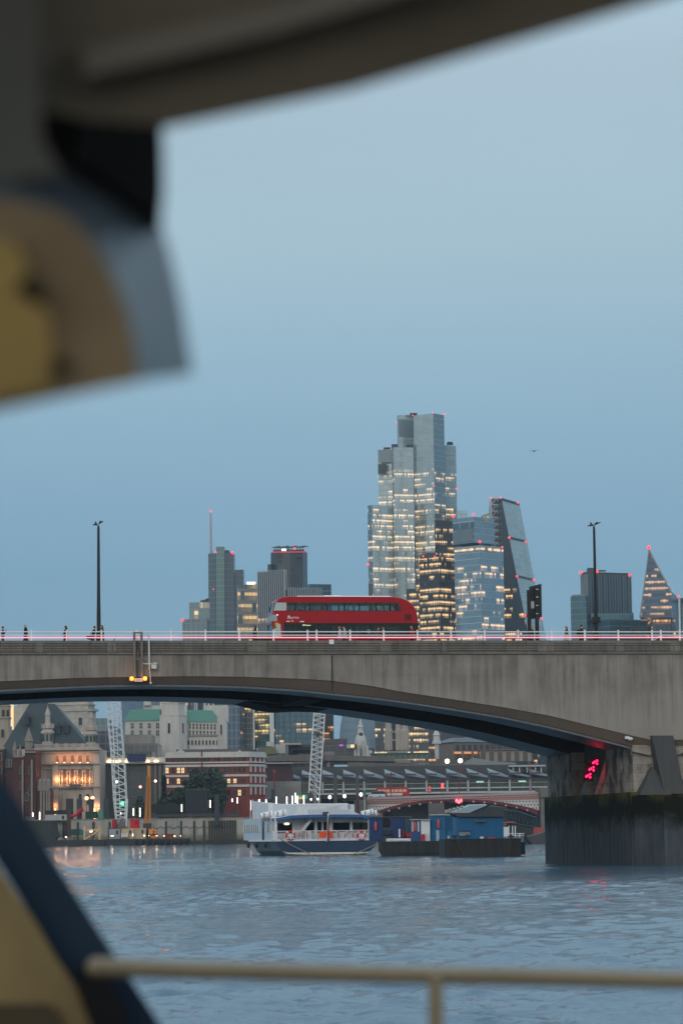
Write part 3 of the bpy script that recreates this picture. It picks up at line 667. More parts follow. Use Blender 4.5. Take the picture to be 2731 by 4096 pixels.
# glazing bands: black trim outlines and panes
for side in (0, 1):
 y = (-.006, .012) if side == 0 else (BWD - .012, BWD + .006)
 xs = [p for w in uw for p in w]
 mb = MB()
 mb.box(bq(232, 0)[0], bq(1345, 0)[0], y[0], y[1], zu0 - .035, zu0 - .001); mb.box(bq(232, 0)[0], bq(1330, 0)[0], y[0], y[1], zu1 + .001, zu1 + .035)
 for i in range(len(uw) - 1): mb.box(bq(uw[i][1], 0)[0] + .001, bq(uw[i + 1][0], 0)[0] - .001, y[0], y[1], zu0, zu1)
 mb.box(bq(1285, 0)[0], bq(1297, 0)[0], y[0], y[1], zu0, zu1)
 mb.box(bq(190, 0)[0], bq(1496, 0)[0], y[0], y[1], zl1 + .001, zl1 + .06)
 for i in range(len(lw) - 1): mb.box(bq(lw[i][1], 0)[0] + .001, bq(lw[i + 1][0], 0)[0] - .001, y[0], y[1], zl0, zl1)
 mb.box(bq(1371, 0)[0], bq(1497, 0)[0], y[0], y[1], zl0, zl1)
 bpart('window_trim', mb, BLK)
 yy = .03 if side == 0 else BWD - .04
 for a, c in uw: bpart('window', MB().box(bq(a, 0)[0] - .02, bq(c, 0)[0] + .02, yy, yy + .01, zu0 - .02, zu1 + .02), BGL)
 bpart('window', MB().plate(wx, yy, yy + .01), BGL)
 for a, c in lw: bpart('window', MB().box(bq(a, 0)[0] - .02, bq(c, 0)[0] + .02, yy, yy + .01, zl0 - .02, zl1 + .02), BGD)
 bpart('side_window', MB().plate([bq(110, 222), bq(231, 222), bq(231, 145), bq(128, 145)], yy, yy + .01), glass('front quarter glass', (.5, .62, .62), .35))
 bpart('side_window', MB().plate([bq(112, 480), bq(180, 480), bq(175, 350), bq(108, 350)], yy, yy + .01), glass('front quarter glass', (.5, .62, .62), .35))
FG = glass('windscreen glass', (.55, .66, .66), .4)
p0, p1 = bq(108, 222), bq(126, 143)
bpart('windscreen', MB().hexa([(p0[0], .16, p0[1]), (p0[0] + .012, .16, p0[1]), (p0[0] + .012, BWD - .16, p0[1]), (p0[0], BWD - .16, p0[1]), (p1[0], .16, p1[1]), (p1[0] + .012, .16, p1[1]), (p1[0] + .012, BWD - .16, p1[1]), (p1[0], BWD - .16, p1[1])]), FG)
p0, p1 = bq(106, 480), bq(102, 350)
bpart('windscreen', MB().hexa([(p0[0], .16, p0[1]), (p0[0] + .012, .16, p0[1]), (p0[0] + .012, BWD - .16, p0[1]), (p0[0], BWD - .16, p0[1]), (p1[0], .16, p1[1]), (p1[0] + .012, .16, p1[1]), (p1[0] + .012, BWD - .16, p1[1]), (p1[0], BWD - .16, p1[1])]), FG)
# grey blind box at the front between decks, roof panel, vent, mirror, side blind
a, c = bq(93, 325), bq(140, 262); bpart('blind_box', MB().box(a[0] - .015, c[0], -.008, BWD + .008, a[1], c[1]), flat('blind box grey', (.30, .34, .36), .3))
a, c = bq(290, 84), bq(1290, 92); mb = MB()
mb.hexa([(a[0], .12, a[1] - .08), (c[0], .12, c[1] - .05), (c[0], BWD - .12, c[1] - .05), (a[0], BWD - .12, a[1] - .08), (a[0] + .4, .2, a[1] + .05), (c[0] - .5, .2, c[1] + .1), (c[0] - .5, BWD - .2, c[1] + .1), (a[0] + .4, BWD - .2, a[1] + .05)])
a2_, c2_ = bq(610, 84), bq(770, 84); mb.box(a2_[0], c2_[0], .6, BWD - .6, a[1], a[1] + .12)
bpart('roof_panel', mb, flat('white roof', (.8, .8, .8), .45, vary=.04))
a, c = bq(1366, 316), bq(1434, 255); mb = MB()
for i in range(7): z_ = a[1] + (c[1] - a[1]) * i / 7; mb.box(a[0], c[0], -.015, .02, z_, z_ + (c[1] - a[1]) / 7 * .8)
bpart('engine_vent', mb, flat('vent dark red', (.10, .008, .012), .5))
a, c = bq(380, 376), bq(494, 350); sg = bpart('route_sign', MB().box(a[0], c[0], -.03, -.0065, a[1], c[1]), flat('route sign black', (.02, .022, .02), .3))
YL = glow('route sign led', (.8, 1., .62), 1.0)
MX = Matrix(((1, 0, 0, 0), (0, 0, -1, 0), (0, 1, 0, 0), (0, 0, 0, 1)))
lettering('59', .17, Matrix.Translation((a[0] + .06, -.034, a[1] + .04)) @ MX, YL, 'route_number', sg)
lettering('Euston', .125, Matrix.Translation((a[0] + .30, -.034, a[1] + .05)) @ MX, YL, 'destination', sg)
WTXT = flat('white lettering', (.75, .72, .74), .4, vary=.02)
x_, z_ = bq(272, 300); lg = lettering('arriva', .27, Matrix.Translation((x_, -.012, z_)) @ MX, WTXT, 'logo_lettering', bus, ext=.008)
x_, z_ = bq(240, 304); mb = MB(); mb.plate([(x_, z_), (x_ + .05, z_), (x_ + .12, z_ + .18), (x_ + .19, z_), (x_ + .25, z_), (x_ + .15, z_ + .27), (x_ + .1, z_ + .27)], -.02, -.004); mb.ball((x_ + .03, -.012, z_ + .2), .035, 6, 4, (1, .3, 1)); bpart('logo', mb, WTXT)
x_, z_ = bq(288, 322); bpart('roundel', MB().lathe((0, 0, 0), [(.07, -.012), (.07, .0)], 14) if 0 else MB().ball((x_, -.005, z_), .085, 12, 8, (1, .12, 1)), flat('roundel orange', (.75, .30, .08), .4))
a, c = bq(362, 336), bq(400, 324); bpart('fleet_number', MB().box(a[0], c[0], -.006, .0, a[1] + .02, c[1]), WTXT)
a, c = bq(230, 332), bq(266, 322); bpart('fleet_number', MB().box(a[0], c[0], -.006, .0, a[1] + .02, c[1]), WTXT)
a, c = bq(118, 388), bq(138, 342); mb = MB(); mb.box(a[0], c[0], -.42, -.18, a[1], c[1]); mb.box(c[0] - .02, c[0] + .12, -.2, .02, c[1] - .06, c[1]); bpart('mirror', mb, flat('mirror yellow', (.65, .33, .04), .4))
bpart('headlight', MB().ball((bq(143, 265)[0], -.01, bq(143, 265)[1]), .05, 8, 6), glow('small white lamp', (1, .95, .85), 1))
bpart('tail_lamp', MB().ball((bq(1435, 147)[0], .3, bq(1435, 147)[1]), .06, 8, 6), glow('tail red', (1, .1, .12), 1.5))
TYR = flat('tyre', (.015, .015, .016), .8); RIM = flat('wheel rim', (.3, .3, .3), .4, .6)
def wheel(par, x, y, r, w, local=True):
 mb = MB(); n = 18
 P0 = [(x + r * math.cos(2 * math.pi * i / n), r + r * math.sin(2 * math.pi * i / n)) for i in range(n)]
 mb.plate(P0, y, y + w); t = part('wheel', mb, TYR, par, local=local)
 mb = MB(); P1 = [(x + r * .55 * math.cos(2 * math.pi * i / n), r + r * .55 * math.sin(2 * math.pi * i / n)) for i in range(n)]
 mb.plate(P1, y - .02, y + w + .02); part('rim', mb, RIM, t, local=local)
for x in (bq(330, 0)[0], bq(1130, 0)[0]):
 for y in (-.012, BWD - .27): wheel(bus, x, y, .48, .28)
mb = MB()
for x in np.arange(1.4, 9.6, .85):
 for y in (.14, 1.45): mb.box(x, x + .4, y, y + .88, 2.25, 2.68); mb.box(x + .36, x + .45, y, y + .88, 2.68, 3.15)
bpart('seats', mb, flat('seat moquette', (.05, .03, .04), .9))
mb = MB()
for x in np.arange(2.4, 9., .9): mb.box(x, x + .42, 1.5, 2.3, .75, 1.2); mb.box(x + .38, x + .46, 1.5, 2.3, 1.2, 1.6)
bpart('seats', mb, flat('seat moquette', (.05, .03, .04), .9))
mb = MB()
for x in (2.2, 4.1, 6.0, 7.8): mb.tube([(x, 1.25, 2.2), (x, 1.25, 3.9)], .03, 6)
bpart('grab_pole', mb, flat('grab pole', (.55, .5, .1), .4))
# ================================================================ people
SKIN = flat('skin', (.50, .33, .25), .6, vary=.05); SKIN2 = flat('skin brown', (.22, .13, .09), .6, vary=.05)
def cl(name, c): return flat('cloth ' + name, c, .9, vary=.2, scale=9)
def person(label, M, h=1.7, face_=1, gait=.0, top='black', topc=(.015, .016, .02), bot='navy', botc=(.02, .022, .03), hairc=(.02, .014, .01), long_hair=False, bald=False,
           arms=((-.05, -.1), (.05, .1)), lean=0., bag=None, skin=None, seat=False, coat=False, hat=None, hands=None, group=None):
 """one continuous body grown round a skeleton; local +x is the way it faces (face_ = -1 turns it)"""
 k = h / 1.75; f = face_; sk = skin or SKIN
 V, E, Rr = [], [], []
 def v(x, y, z, r): V.append((x * f * k, y * k, z * k)); Rr.append(r * k); return len(V) - 1
 hz = .93 if not seat else .5
 hip = v(0, 0, hz, .135);
 wa = v(lean * .3, 0, hz + .18, .125); ch = v(lean * .7, 0, hz + .40, .145); nb = v(lean, 0, hz + .56, .075); hd0 = v(lean + .02, 0, hz + .64, .052)
 E += [(hip, wa), (wa, ch), (ch, nb), (nb, hd0)]
 hc = v(lean + .035, 0, hz + .73, .088); ht = v(lean + .02, 0, hz + .80, .07); E += [(hd0, hc), (hc, ht)]
 wr = []
 for sgn, (ax, hx) in zip((-1, 1), arms):
  sh = v(lean * .9, sgn * .19, hz + .49, .06)
  if hands and hands[0 if sgn < 0 else 1]:
   hx_, hz_ = hands[0 if sgn < 0 else 1]
   el = v(lean + hx_ * .35, sgn * .22, hz + .24, .045); w_ = v(lean + hx_, sgn * .14, hz + hz_, .03)
  else:
   el = v(lean * .6 + ax, sgn * .23, hz + .22, .045); w_ = v(lean * .5 + hx, sgn * .22, hz - .02, .03)
  hn = v((V[w_][0] * f / k) + (V[w_][0] - V[el][0]) * f / k * .25, V[w_][1] / k, V[w_][2] / k + (V[w_][2] - V[el][2]) / k * .25, .032)
  E += [(ch, sh), (sh, el), (el, w_), (w_, hn)]; wr.append((el, w_, hn))
 for sgn in (-1, 1):
  st = gait * sgn
  if seat: kn = v(.40, sgn * .11, .5, .075); an = v(.42, sgn * .11, .12, .045); hp = v(.04, sgn * .09, .5, .095)
  else: hp = v(0, sgn * .095, hz - .06, .095); kn = v(st * .55 + .02, sgn * .10, .50, .065); an = v(st * 1.0 - (.06 if st < 0 else 0), sgn * .10, .09 + (.05 if st < -.15 else 0), .042)
  to = v(V[an][0] * f / k + .15, V[an][1] / k, V[an][2] / k - .05, .035)
  E += [(hip, hp), (hp, kn), (kn, an), (an, to)]
 me = bpy.data.meshes.new('p'); me.from_pydata(V, E, [])
 o = bpy.data.objects.new('p', me); COL.objects.link(o)
 sm = o.modifiers.new('s', 'SKIN'); o.modifiers.new('u', 'SUBSURF').levels = 1
 for i, d in enumerate(me.skin_vertices[0].data): d.radius = (Rr[i] * 1.22, Rr[i] * 1.3); d.use_root = (i == 0)
 bpy.context.view_layer.update()
 nm = bpy.data.meshes.new_from_object(o.evaluated_get(bpy.context.evaluated_depsgraph_get())); bpy.data.objects.remove(o)
 bm = bmesh.new(); bm.from_mesh(nm)
 tm, bt = cl(top, topc), cl(bot, botc)
 for fc in bm.faces:
  c = fc.calc_center_median() / k; x = c.x
  zneck = hz + .60
  near_hand = any((c * k - Vector(V[h_])).length < .085 * k for _, _, h_ in wr)
  fc.material_index = 0 if (c.z > zneck or near_hand) else (1 if c.z > hz - (.42 if coat else .02) else (2 if c.z > .11 else 3))
  fc.smooth = True
 # fingers and nose as part of the same mesh
 def addtube(pts, r, mi):
  q = MB().tube(pts, r, 5); idx = [bm.verts.new(p) for p in q.v]
  for ff in q.f:
   nf = bm.faces.new([idx[i] for i in ff]); nf.material_index = mi; nf.smooth = True
 for e_, w_, h_ in wr:
  a, b_ = Vector(V[w_]), Vector(V[h_]); d = (b_ - a).normalized(); sd_ = d.cross(Vector((0, 1, 0)));
  if sd_.length < .1: sd_ = Vector((1, 0, 0))
  sd_.normalize()
  for i, L in enumerate((.06, .07, .066, .052)):
   o_ = b_ + sd_ * (i - 1.5) * .02 * k; addtube([o_, o_ + d * L * .6 * k, o_ + d * L * k + Vector((0, .012, 0))], .009 * k, 0)
  o_ = a + sd_ * .035 * k; addtube([o_, o_ + (d + sd_ * .7).normalized() * .06 * k], .01 * k, 0)
 H = Vector(V[hc]); addtube([H + Vector((.07 * f * k, 0, -.01)), H + Vector((.105 * f * k, 0, -.03 * k))], .016 * k, 0)
 bm.to_mesh(nm); bm.free()
 for m_ in (sk, tm, bt, cl('shoe', (.012, .012, .012))): nm.materials.append(m_)
 root = bpy.data.objects.new('person', nm); COL.objects.link(root); root.matrix_world = M
 tag(root, label, 'person', group)
 if not bald:
  mb = MB(); mb.ball(((H.x - .022 * f * k), H.y, H.z + .025 * k), .108 * k, 10, 8, (.95, .9, .95))
  if long_hair:
   q = H + Vector((-.06 * f * k, 0, -.02 * k))
   mb.lathe((q.x, q.y, q.z - .34 * k), [(.05 * k, 0), (.1 * k, .1 * k), (.1 * k, .3 * k), (.07 * k, .4 * k)], 8)
  part('hair', mb, cl('hair%.3f' % hairc[0], hairc), root, True, local=True)
 if hat:
  mb = MB(); mb.ball((H.x, H.y, H.z + .05 * k), .135 * k, 10, 8, (1.15, .95, .8)); part('helmet', mb, flat('helmet green', hat, .4), root, True, local=True)
 if coat:
  mb = MB(); mb.lathe((0, 0, (hz - .42) * k), [(.21 * k, 0), (.17 * k, .3 * k), (.16 * k, .5 * k), (.17 * k, .78 * k), (.13 * k, .92 * k)], 10); part('coat', mb, tm, root, True, local=True)
 return root
def atb(pt, d, z=None):                                # a place on the bridge by pixel column
 s = Bp(pt, d)[0]; return BM @ Matrix.Translation((s, d, zwalk if z is None else z))
def hand_item(root, name, mb, m, label, cat):
 o = single(name, mb, m, label, cat); return o
GP = None
person('person with short dark hair raising a phone, farthest left on the bridge', atb(z5(28, 1100), 2.0), 1.62, 1, .05, topc=(.02, .025, .03), hands=(None, (.26, .52)), arms=((0, 0), (0, 0)))
person('bald man in a dark suit walking left on the bridge', atb(z5(235, 1100), 2.4), 1.86, -1, .26, top='suit', topc=(.012, .016, .022), bot='suit', botc=(.012, .016, .022), bald=True, coat=False, lean=.02)
person('person with long dark hair holding a phone, walking left towards the bald man', atb(z5(592, 1100), 2.2), 1.68, -1, .16, long_hair=True, topc=(.018, .016, .022), hands=((.25, .2), None), coat=True)
person('person with a hair bun leaning forward beside the left street lamp', atb(z5(832, 1100), 2.2), 1.66, 1, .2, lean=.14, topc=(.02, .03, .04), bot='jeans', botc=(.04, .06, .09), hairc=(.05, .03, .02))
person('person with long brown hair right behind the left street lamp', atb(z5(915, 1100), 2.6), 1.75, -1, .12, long_hair=True, hairc=(.10, .055, .03), topc=(.015, .015, .018), coat=True)
person('person with long dark hair in a black coat just left of the red bus', atb(z2(822, 1150), 2.2), 1.7, -1, .1, long_hair=True, coat=True, topc=(.01, .01, .012))
person('person in a pale top with reddish hair walking beside the red bus', atb(z4(745, 450), 2.0), 1.66, -1, .14, top='pale', topc=(.42, .42, .44), bot='jeans pale', botc=(.12, .17, .26), hairc=(.12, .05, .03), long_hair=True)
person('person with dark hair in a pale shirt, right of the pale-topped walker by the bus', atb(z4(790, 450), 2.6), 1.72, -1, .16, top='shirt', topc=(.36, .38, .42), bot='jeans dark', botc=(.03, .04, .06))
person('person in a brown top with tied hair, first right of the green-helmeted cyclist', atb(z4(1112, 450), 2.2), 1.62, 1, .12, top='brown', topc=(.12, .05, .04), hairc=(.06, .03, .02))
person('person in a rust top by the rear half of the red bus', atb(z4(1156, 450), 2.4), 1.64, 1, .1, top='rust', topc=(.17, .06, .05), hairc=(.10, .045, .025), long_hair=True)
person('person in a bright red jacket by the rear end of the bus', atb(z4(1440, 450), 2.2), 1.74, -1, .1, top='red', topc=(.40, .01, .03), hairc=(.05, .025, .02))
person('person in dark clothes with short hair walking below the dark glass tower', atb(z1(688, 1850), 2.2), 1.45, 1, .05, topc=(.04, .035, .03), hairc=(.015, .015, .015))
person('person with a cap and light hair walking under the road sign', atb(z3(272, 1250), 2.2), 1.7, 1, .15, topc=(.012, .014, .02), hairc=(.30, .18, .09))
person('person with reddish hair carrying a beige bag, between road sign and right lamp', atb(z3(566, 1250), 2.2), 1.66, -1, .12, topc=(.015, .02, .025), hairc=(.16, .075, .035), long_hair=True)
person('person in black with a backpack, just left of the right street lamp', atb(z3(694, 1250), 2.2), 1.76, 1, .1, topc=(.012, .012, .016), coat=True)
s_ = Bp(z3(556, 1250), 2.0)[0]; mb = MB(BM); mb.loft([(s_ - .2, 1.75, zwalk + .62), (s_ + .2, 1.75, zwalk + .62), (s_ + .2, 1.87, zwalk + .62), (s_ - .2, 1.87, zwalk + .62)], [(s_ - .15, 1.77, zwalk + .98), (s_ + .15, 1.77, zwalk + .98), (s_ + .15, 1.85, zwalk + .98), (s_ - .15, 1.85, zwalk + .98)]); mb.tube([(s_ - .1, 1.81, zwalk + .98), (s_, 1.9, zwalk + 1.3), (s_ + .1, 1.81, zwalk + .98)], .015, 5)
single('shoulder_bag', mb, cl('beige', (.42, .38, .32)), 'beige shoulder bag carried by the reddish-haired walker', 'bag')
s_ = Bp(z3(668, 1250), 2.2)[0]; mb = MB(BM); mb.ball((s_, 2.2, zwalk + 1.2), .24, 8, 6, (.6, .7, 1)); single('backpack', mb, cl('black bag', (.012, .012, .014)), 'black backpack worn by the walker left of the right lamp', 'backpack')
s_ = Bp(z5(805, 1100), 2.0)[0]; mb = MB(BM); mb.ball((s_, 1.85, zwalk + .85), .27, 8, 6, (1, .5, .7)); mb.tube([(s_, 1.85, zwalk + 1.), (s_ + .25, 1.95, zwalk + 1.38)], .02, 5); single('holdall', mb, cl('black bag', (.012, .012, .014)), 'dark holdall slung on the leaning person by the left lamp', 'bag')
# folded trolley by the left lamp
s_ = Bp(z5(975, 1110), 2.4)[0]; mb = MB(BM); mb.box(s_ - .35, s_ + .35, 2.2, 2.7, zwalk + .3, zwalk + .62); mb.tube([(s_ + .3, 2.45, zwalk + .5), (s_ + .55, 2.45, zwalk + .95)], .03, 5)
tr = thing('pushchair', 'dark low pushchair pushed along behind the left street lamp', 'pushchair', tuple(BM @ Vector((s_, 2.45, zwalk))))
part('seat', mb, cl('maroon', (.05, .02, .03)), tr)
for dx in (-.3, .3):
 mb = MB(BM); mb.plate([(s_ + dx + .14 * math.cos(i * .6), zwalk + .15 + .14 * math.sin(i * .6)) for i in range(10)], 2.2, 2.26); part('wheel', mb, TYR, tr)
# cyclist
Mc = atb(z4(1062, 400), 4.8, zroad)
cyc = person('cyclist with a green helmet riding in front of the red bus', Mc @ Matrix.Translation((0, 0, .42)), 1.72, -1, .1, top='cycling', topc=(.05, .02, .025), hat=(.02, .22, .16), seat=True, lean=.28, hands=((.5, .26), (.5, .26)), skin=SKIN)
bk = thing('bicycle', 'dark bicycle under the green-helmeted cyclist in front of the bus', 'bicycle', Mc.translation, rz=TH)
BKM = flat('bicycle black', (.02, .02, .022), .35, .4)
for nm, x in (('wheel', -.62), ('wheel', .45)):
 mb = MB(); mb.tube([(x + .34 * math.cos(2 * math.pi * i / 18), 0, .34 + .34 * math.sin(2 * math.pi * i / 18)) for i in range(19)], .02, 5); w_ = part(nm, mb, TYR, bk, local=True)
 mb = MB()
 for i in range(6): a_ = i * math.pi / 6; mb.tube([(x - .33 * math.cos(a_), 0, .34 - .33 * math.sin(a_)), (x + .33 * math.cos(a_), 0, .34 + .33 * math.sin(a_))], .004, 4)
 part('spokes', mb, RIM, w_, local=True)
mb = MB();
for a_, b_ in (((-.62, 0, .34), (-.48, 0, .92)), ((-.48, 0, .85), (.1, 0, .82)), ((-.5, 0, .78), (-.05, 0, .32)), ((-.05, 0, .32), (.12, 0, .88)), ((-.05, 0, .32), (.45, 0, .34)), ((.45, 0, .34), (.1, 0, .82))): mb.tube([a_, b_], .018, 6)
part('frame', mb, BKM, bk, local=True)
part('saddle', MB().ball((.13, 0, .9), .09, 8, 6, (1.3, .8, .4)), BKM, bk, local=True)
part('handlebar', MB().tube([(-.5, -.25, .98), (-.48, 0, .95), (-.5, .25, .98)], .015, 5), BKM, bk, local=True)
part('rear_lamp', MB().ball((.22, 0, .72), .03, 6, 4), glow('tail red', (1, .1, .12), 1.5), bk, local=True)
# passengers upstairs
ups = [(270, 'by the front'), (372, 'second'), (490, ''), (583, ''), (668, ''), (830, ''), (1062, ''), (1118, '')]
lab = ['passenger in dark clothes in the front side window of the upper deck', 'passenger in maroon in the second upper-deck window of the bus', 'passenger with a pale face at the left of the third upper window', 'passenger in a light top at the right of the third upper window',
       'passenger in black at the left of the fourth upper window', 'passenger facing forward in the middle upper window', 'passenger by the pillar in the sixth upper window', 'passenger with curly dark hair in the seventh upper window']
for i, (x, _) in enumerate(ups):
 person(lab[i], BM @ Matrix.Translation((bs0 + bq(x, 0)[0], BD + (.62 if i % 2 else .5), zroad + 2.22)), 1.6, -1, 0, top='p%d' % i, topc=[(.02, .02, .025), (.08, .02, .04), (.05, .03, .03), (.3, .3, .3), (.01, .01, .012), (.03, .02, .03), (.02, .02, .02), (.25, .26, .24)][i], seat=True, arms=((.1, .25), (.1, .25)), hairc=(.03, .02, .015))
# cars whose roofs show above the parapet
def car(loc, rz, col, label, L=4.3, h=1.48, copyname='parked_car', cat='car', group=None, van=False):
 t = thing(copyname, label, cat, loc, group, rz)
 pb = [(0, .3), (.02, .62), (.35, .78), (1.15, .9), (3.9, .92), (4.22, .85), (4.3, .5), (4.28, .3)]
 pg = [(1.1, .9), (1.75, h - .04), (2.2, h), (3.2, h - .03), (3.95, .92)]
 if van: pb = [(0, .3), (.02, .75), (.3, 1.0), (1.0, 1.12), (4.4, 1.15), (4.9, 1.12), (4.95, .35)]; pg = [(.75, 1.12), (1.35, 1.9), (1.7, 2.0), (4.7, 2.0), (4.88, 1.15)]
 paint = flat('car paint %.2f' % col[0], col, .25, vary=.04)
 part('body', MB().plate([(x, z) for x, z in pb], .0, 1.8), paint, t, local=True)
 part('cabin', MB().loft([(x, .08, z) for x, z in pg], [(x, 1.72, z) for x, z in pg]), flat('car glass', (.03, .04, .05), .08), t, local=True)
 a_, b_ = pg[1], pg[-2]
 part('roof', MB().box(a_[0] - .05, b_[0] + .1, .1, 1.7, max(p[1] for p in pg) - .05, max(p[1] for p in pg) + .015), paint, t, local=True)
 for x in (.8, 3.5):
  for y in (-.01, 1.6): wheel(t, x, y, .32, .2)
 for y in (.1, 1.4): part('headlight', MB().box(-.015, .05, y, y + .3, .6, .72), glow('small white lamp', (1, .95, .85), 1), t, local=True)
 for y in (.08, 1.45): part('tail_light', MB().box(pb[-2][0] - .04, pb[-2][0] + .03, y, y + .27, .7, .82), glow('tail red', (1, .1, .12), 1.5), t, local=True)
 return t
s_ = Bp(z3(1160, 1290), 8.5)[0]
car(BM @ Vector((s_, 8, zroad)), TH, (.62, .64, .67), 'pale silver car passing on the bridge below the pointed glass tower')
s_ = Bp(z2(640, 1190), 8.5)[0]
car(BM @ Vector((s_, 8, zroad)), TH, (.03, .03, .035), 'low dark car on the bridge behind the railing left of the bus', h=1.3)
s_ = Bp(z1(585, 1865), 5.5)[0]
mb = MB(BM); mb.box(s_, s_ + .7, 2.9, 3.5, zwalk, zwalk + .62); mb.box(s_ - .03, s_ + .73, 2.87, 3.53, zwalk + .62, zwalk + .68)
single('grit_bin', mb, flat('grit bin green', (.10, .28, .06), .5), 'small green grit bin behind the railing right of the bus', 'bin')
# gull
gp = P(z1(1440, 402), 420); mb = MB(); mb.ball(gp, .12, 8, 6, (1.6, .8, .8))
for sg in (-1, 1):
 mb.loft([gp + Vector((sg * .05, -.12, .05)), gp + Vector((sg * .05, .12, .05)), gp + Vector((sg * .05, .12, .08)), gp + Vector((sg * .05, -.12, .08))], [gp + Vector((sg * .45, -.1, .16)), gp + Vector((sg * .45, .1, .16)), gp + Vector((sg * .45, .1, .18)), gp + Vector((sg * .45, -.1, .18))])
 mb.loft([gp + Vector((sg * .45, -.1, .16)), gp + Vector((sg * .45, .1, .16)), gp + Vector((sg * .45, .1, .18)), gp + Vector((sg * .45, -.1, .18))], [gp + Vector((sg * .75, .02, .02)), gp + Vector((sg * .75, .06, .02)), gp + Vector((sg * .75, .06, .03)), gp + Vector((sg * .75, .02, .03))])
single('gull', mb, flat('gull grey', (.12, .13, .14), .8), 'small gull flying right of the tall glass towers', 'bird')
# ================================================================ boats and barges
def frame(O, th):
 e = Vector((math.cos(th), math.sin(th), 0)); n_ = Vector((-math.sin(th), math.cos(th), 0)); O = Vector(O)
 M = Matrix(((e.x, n_.x, 0, O.x), (e.y, n_.y, 0, O.y), (0, 0, 1, 0), (0, 0, 0, 1)))
 def q(pt, d=0.):
  r = CROT @ Vector(((pt[0] - PW / 2) / FPX, (PH / 2 - pt[1]) / FPX, -1)); c = Vector((0, 0, CZ)); p0 = O + n_ * d
  p = c + r * ((p0 - c).dot(n_) / r.dot(n_)); return (p - p0).dot(e), p.z
 return M, q
BY = 364.
o_ = P(c1(480, 640), BY)
BF, bpx = frame((o_.x, o_.y, 0), R(11.5))
boat = thing('passenger_boat', 'white and navy passenger boat with a railed stern deck moored beyond the arch', 'boat', (o_.x, o_.y, 0))
NAVY = stone('boat navy paint', (.026, .056, .11), dark=(.07, .07, .05), amount=.3, streak=.6, rough=.35)
BWH = stone('boat white paint', (.70, .72, .74), dark=(.35, .34, .31), amount=.3, streak=.7, rough=.4)
BGR = stone('boat grey side', (.56, .61, .66), dark=(.2, .21, .22), amount=.35, streak=.6, rough=.45)
BLG = stone('boat lower side', (.16, .18, .21), dark=(.06, .065, .07), amount=.5, streak=.6, rough=.45)
PANE = flat('dark pane', (.012, .016, .02), .08, vary=.3, scale=.6)
bb = lambda x, y, d=0: bpx(c1(x, y), d)
WB = bb(1440, 500)[0]; zd = bb(960, 500)[1]; LEN = 27.
def hull_sec(y, k, z0=-.6):   # half sections shrink to the bow
 return [(WB * .5 - WB * .5 * k, y, zd), (WB * .5 + WB * .5 * k, y, zd), (WB * .5 + WB * .44 * k, y, .55), (WB * .5 + WB * .34 * k, y, z0), (WB * .5 - WB * .34 * k, y, z0), (WB * .5 - WB * .44 * k, y, .55)]
mb = MB(BF)
secs = [hull_sec(y, k) for y, k in ((.3, 1.0), (6, 1.), (16, .985), (22, .9), (26, .62), (LEN, .35))]
n = 6; vs = [p for s_ in secs for p in s_]; fs = [list(range(n)), list(range(len(vs) - n, len(vs)))[::-1]]
for j in range(len(secs) - 1):
 for i in range(n): fs.append((j * n + i, j * n + (i + 1) % n, (j + 1) * n + (i + 1) % n, (j + 1) * n + i))
mb.add(vs, fs); part('hull', mb, BLG, boat)
mb = MB(BF); A = [bb(478, 500), bb(1442, 500), bb(1425, 555), bb(1375, 606), bb(1330, 612), bb(600, 618), bb(548, 606), bb(505, 555)]
mb.loft([(x, -.0, z) for x, z in A], [(x, .5, z) for x, z in A]); part('transom', mb, NAVY, boat)
mb = MB(BF); A = [bb(550, 607), bb(600, 619), bb(1330, 613), bb(1373, 605), bb(1340, 622), bb(1240, 632), bb(760, 638), bb(600, 632)]
mb.loft([(x, -.02, z) for x, z in A], [(x, .4, z) for x, z in A]); part('boot_stripe', mb, flat('cream stripe', (.66, .63, .53), .5), boat)
mb = MB(BF); mb.box(0.1, WB - .1, .2, LEN - 6, zd, zd + .06); part('deck', mb, flat('deck grey', (.2, .21, .22)), boat)
mb = MB(BF); mb.box(-.08, WB + .08, -.07, .1, zd - .08, zd + .07); mb.box(-.1, .06, .1, 20, zd - .1, zd + .06); part('rubbing_strake', mb, BWH, boat)
# saloon walls
zr_ = bb(960, 285, 2.8)[1]; zr2 = bb(960, 262, 0)[1]
WD = 2.8
mb = MB(BF); mb.box(.35, WB - .35, WD, WD + .15, zd + .06, zr_ + .15); part('saloon_wall', mb, BWH, boat)
for (xa, ya, xb, yb) in ((490, 338, 640, 410), (878, 325, 915, 406), (935, 325, 970, 406), (1025, 331, 1188, 405), (1212, 331, 1364, 404), (770, 330, 850, 404)):
 a, c = bb(xa, yb, WD), bb(xb, ya, WD); mb = MB(BF); mb.box(a[0], c[0], WD - .04, WD + .05, a[1] - .35, c[1])
 w_ = part('window', mb, PANE, boat)
 mb = MB(BF)
 for q_ in ((a[0] - .1, a[0]), (c[0], c[0] + .1)): mb.box(q_[0], q_[1], WD - .09, WD, a[1] - .45, c[1] + .1)
 mb.box(a[0], c[0], WD - .09, WD, c[1], c[1] + .1); part('frame', mb, BWH, w_)
a = bb(585, 345, WD); mb = MB(BF); mb.ball((a[0], WD - .1, a[1]), .28, 8, 6, (1.4, .3, .6)); part('cabin_lamp', mb, glow('warm cabin lamp', (1, .85, .6), 1.2), boat)
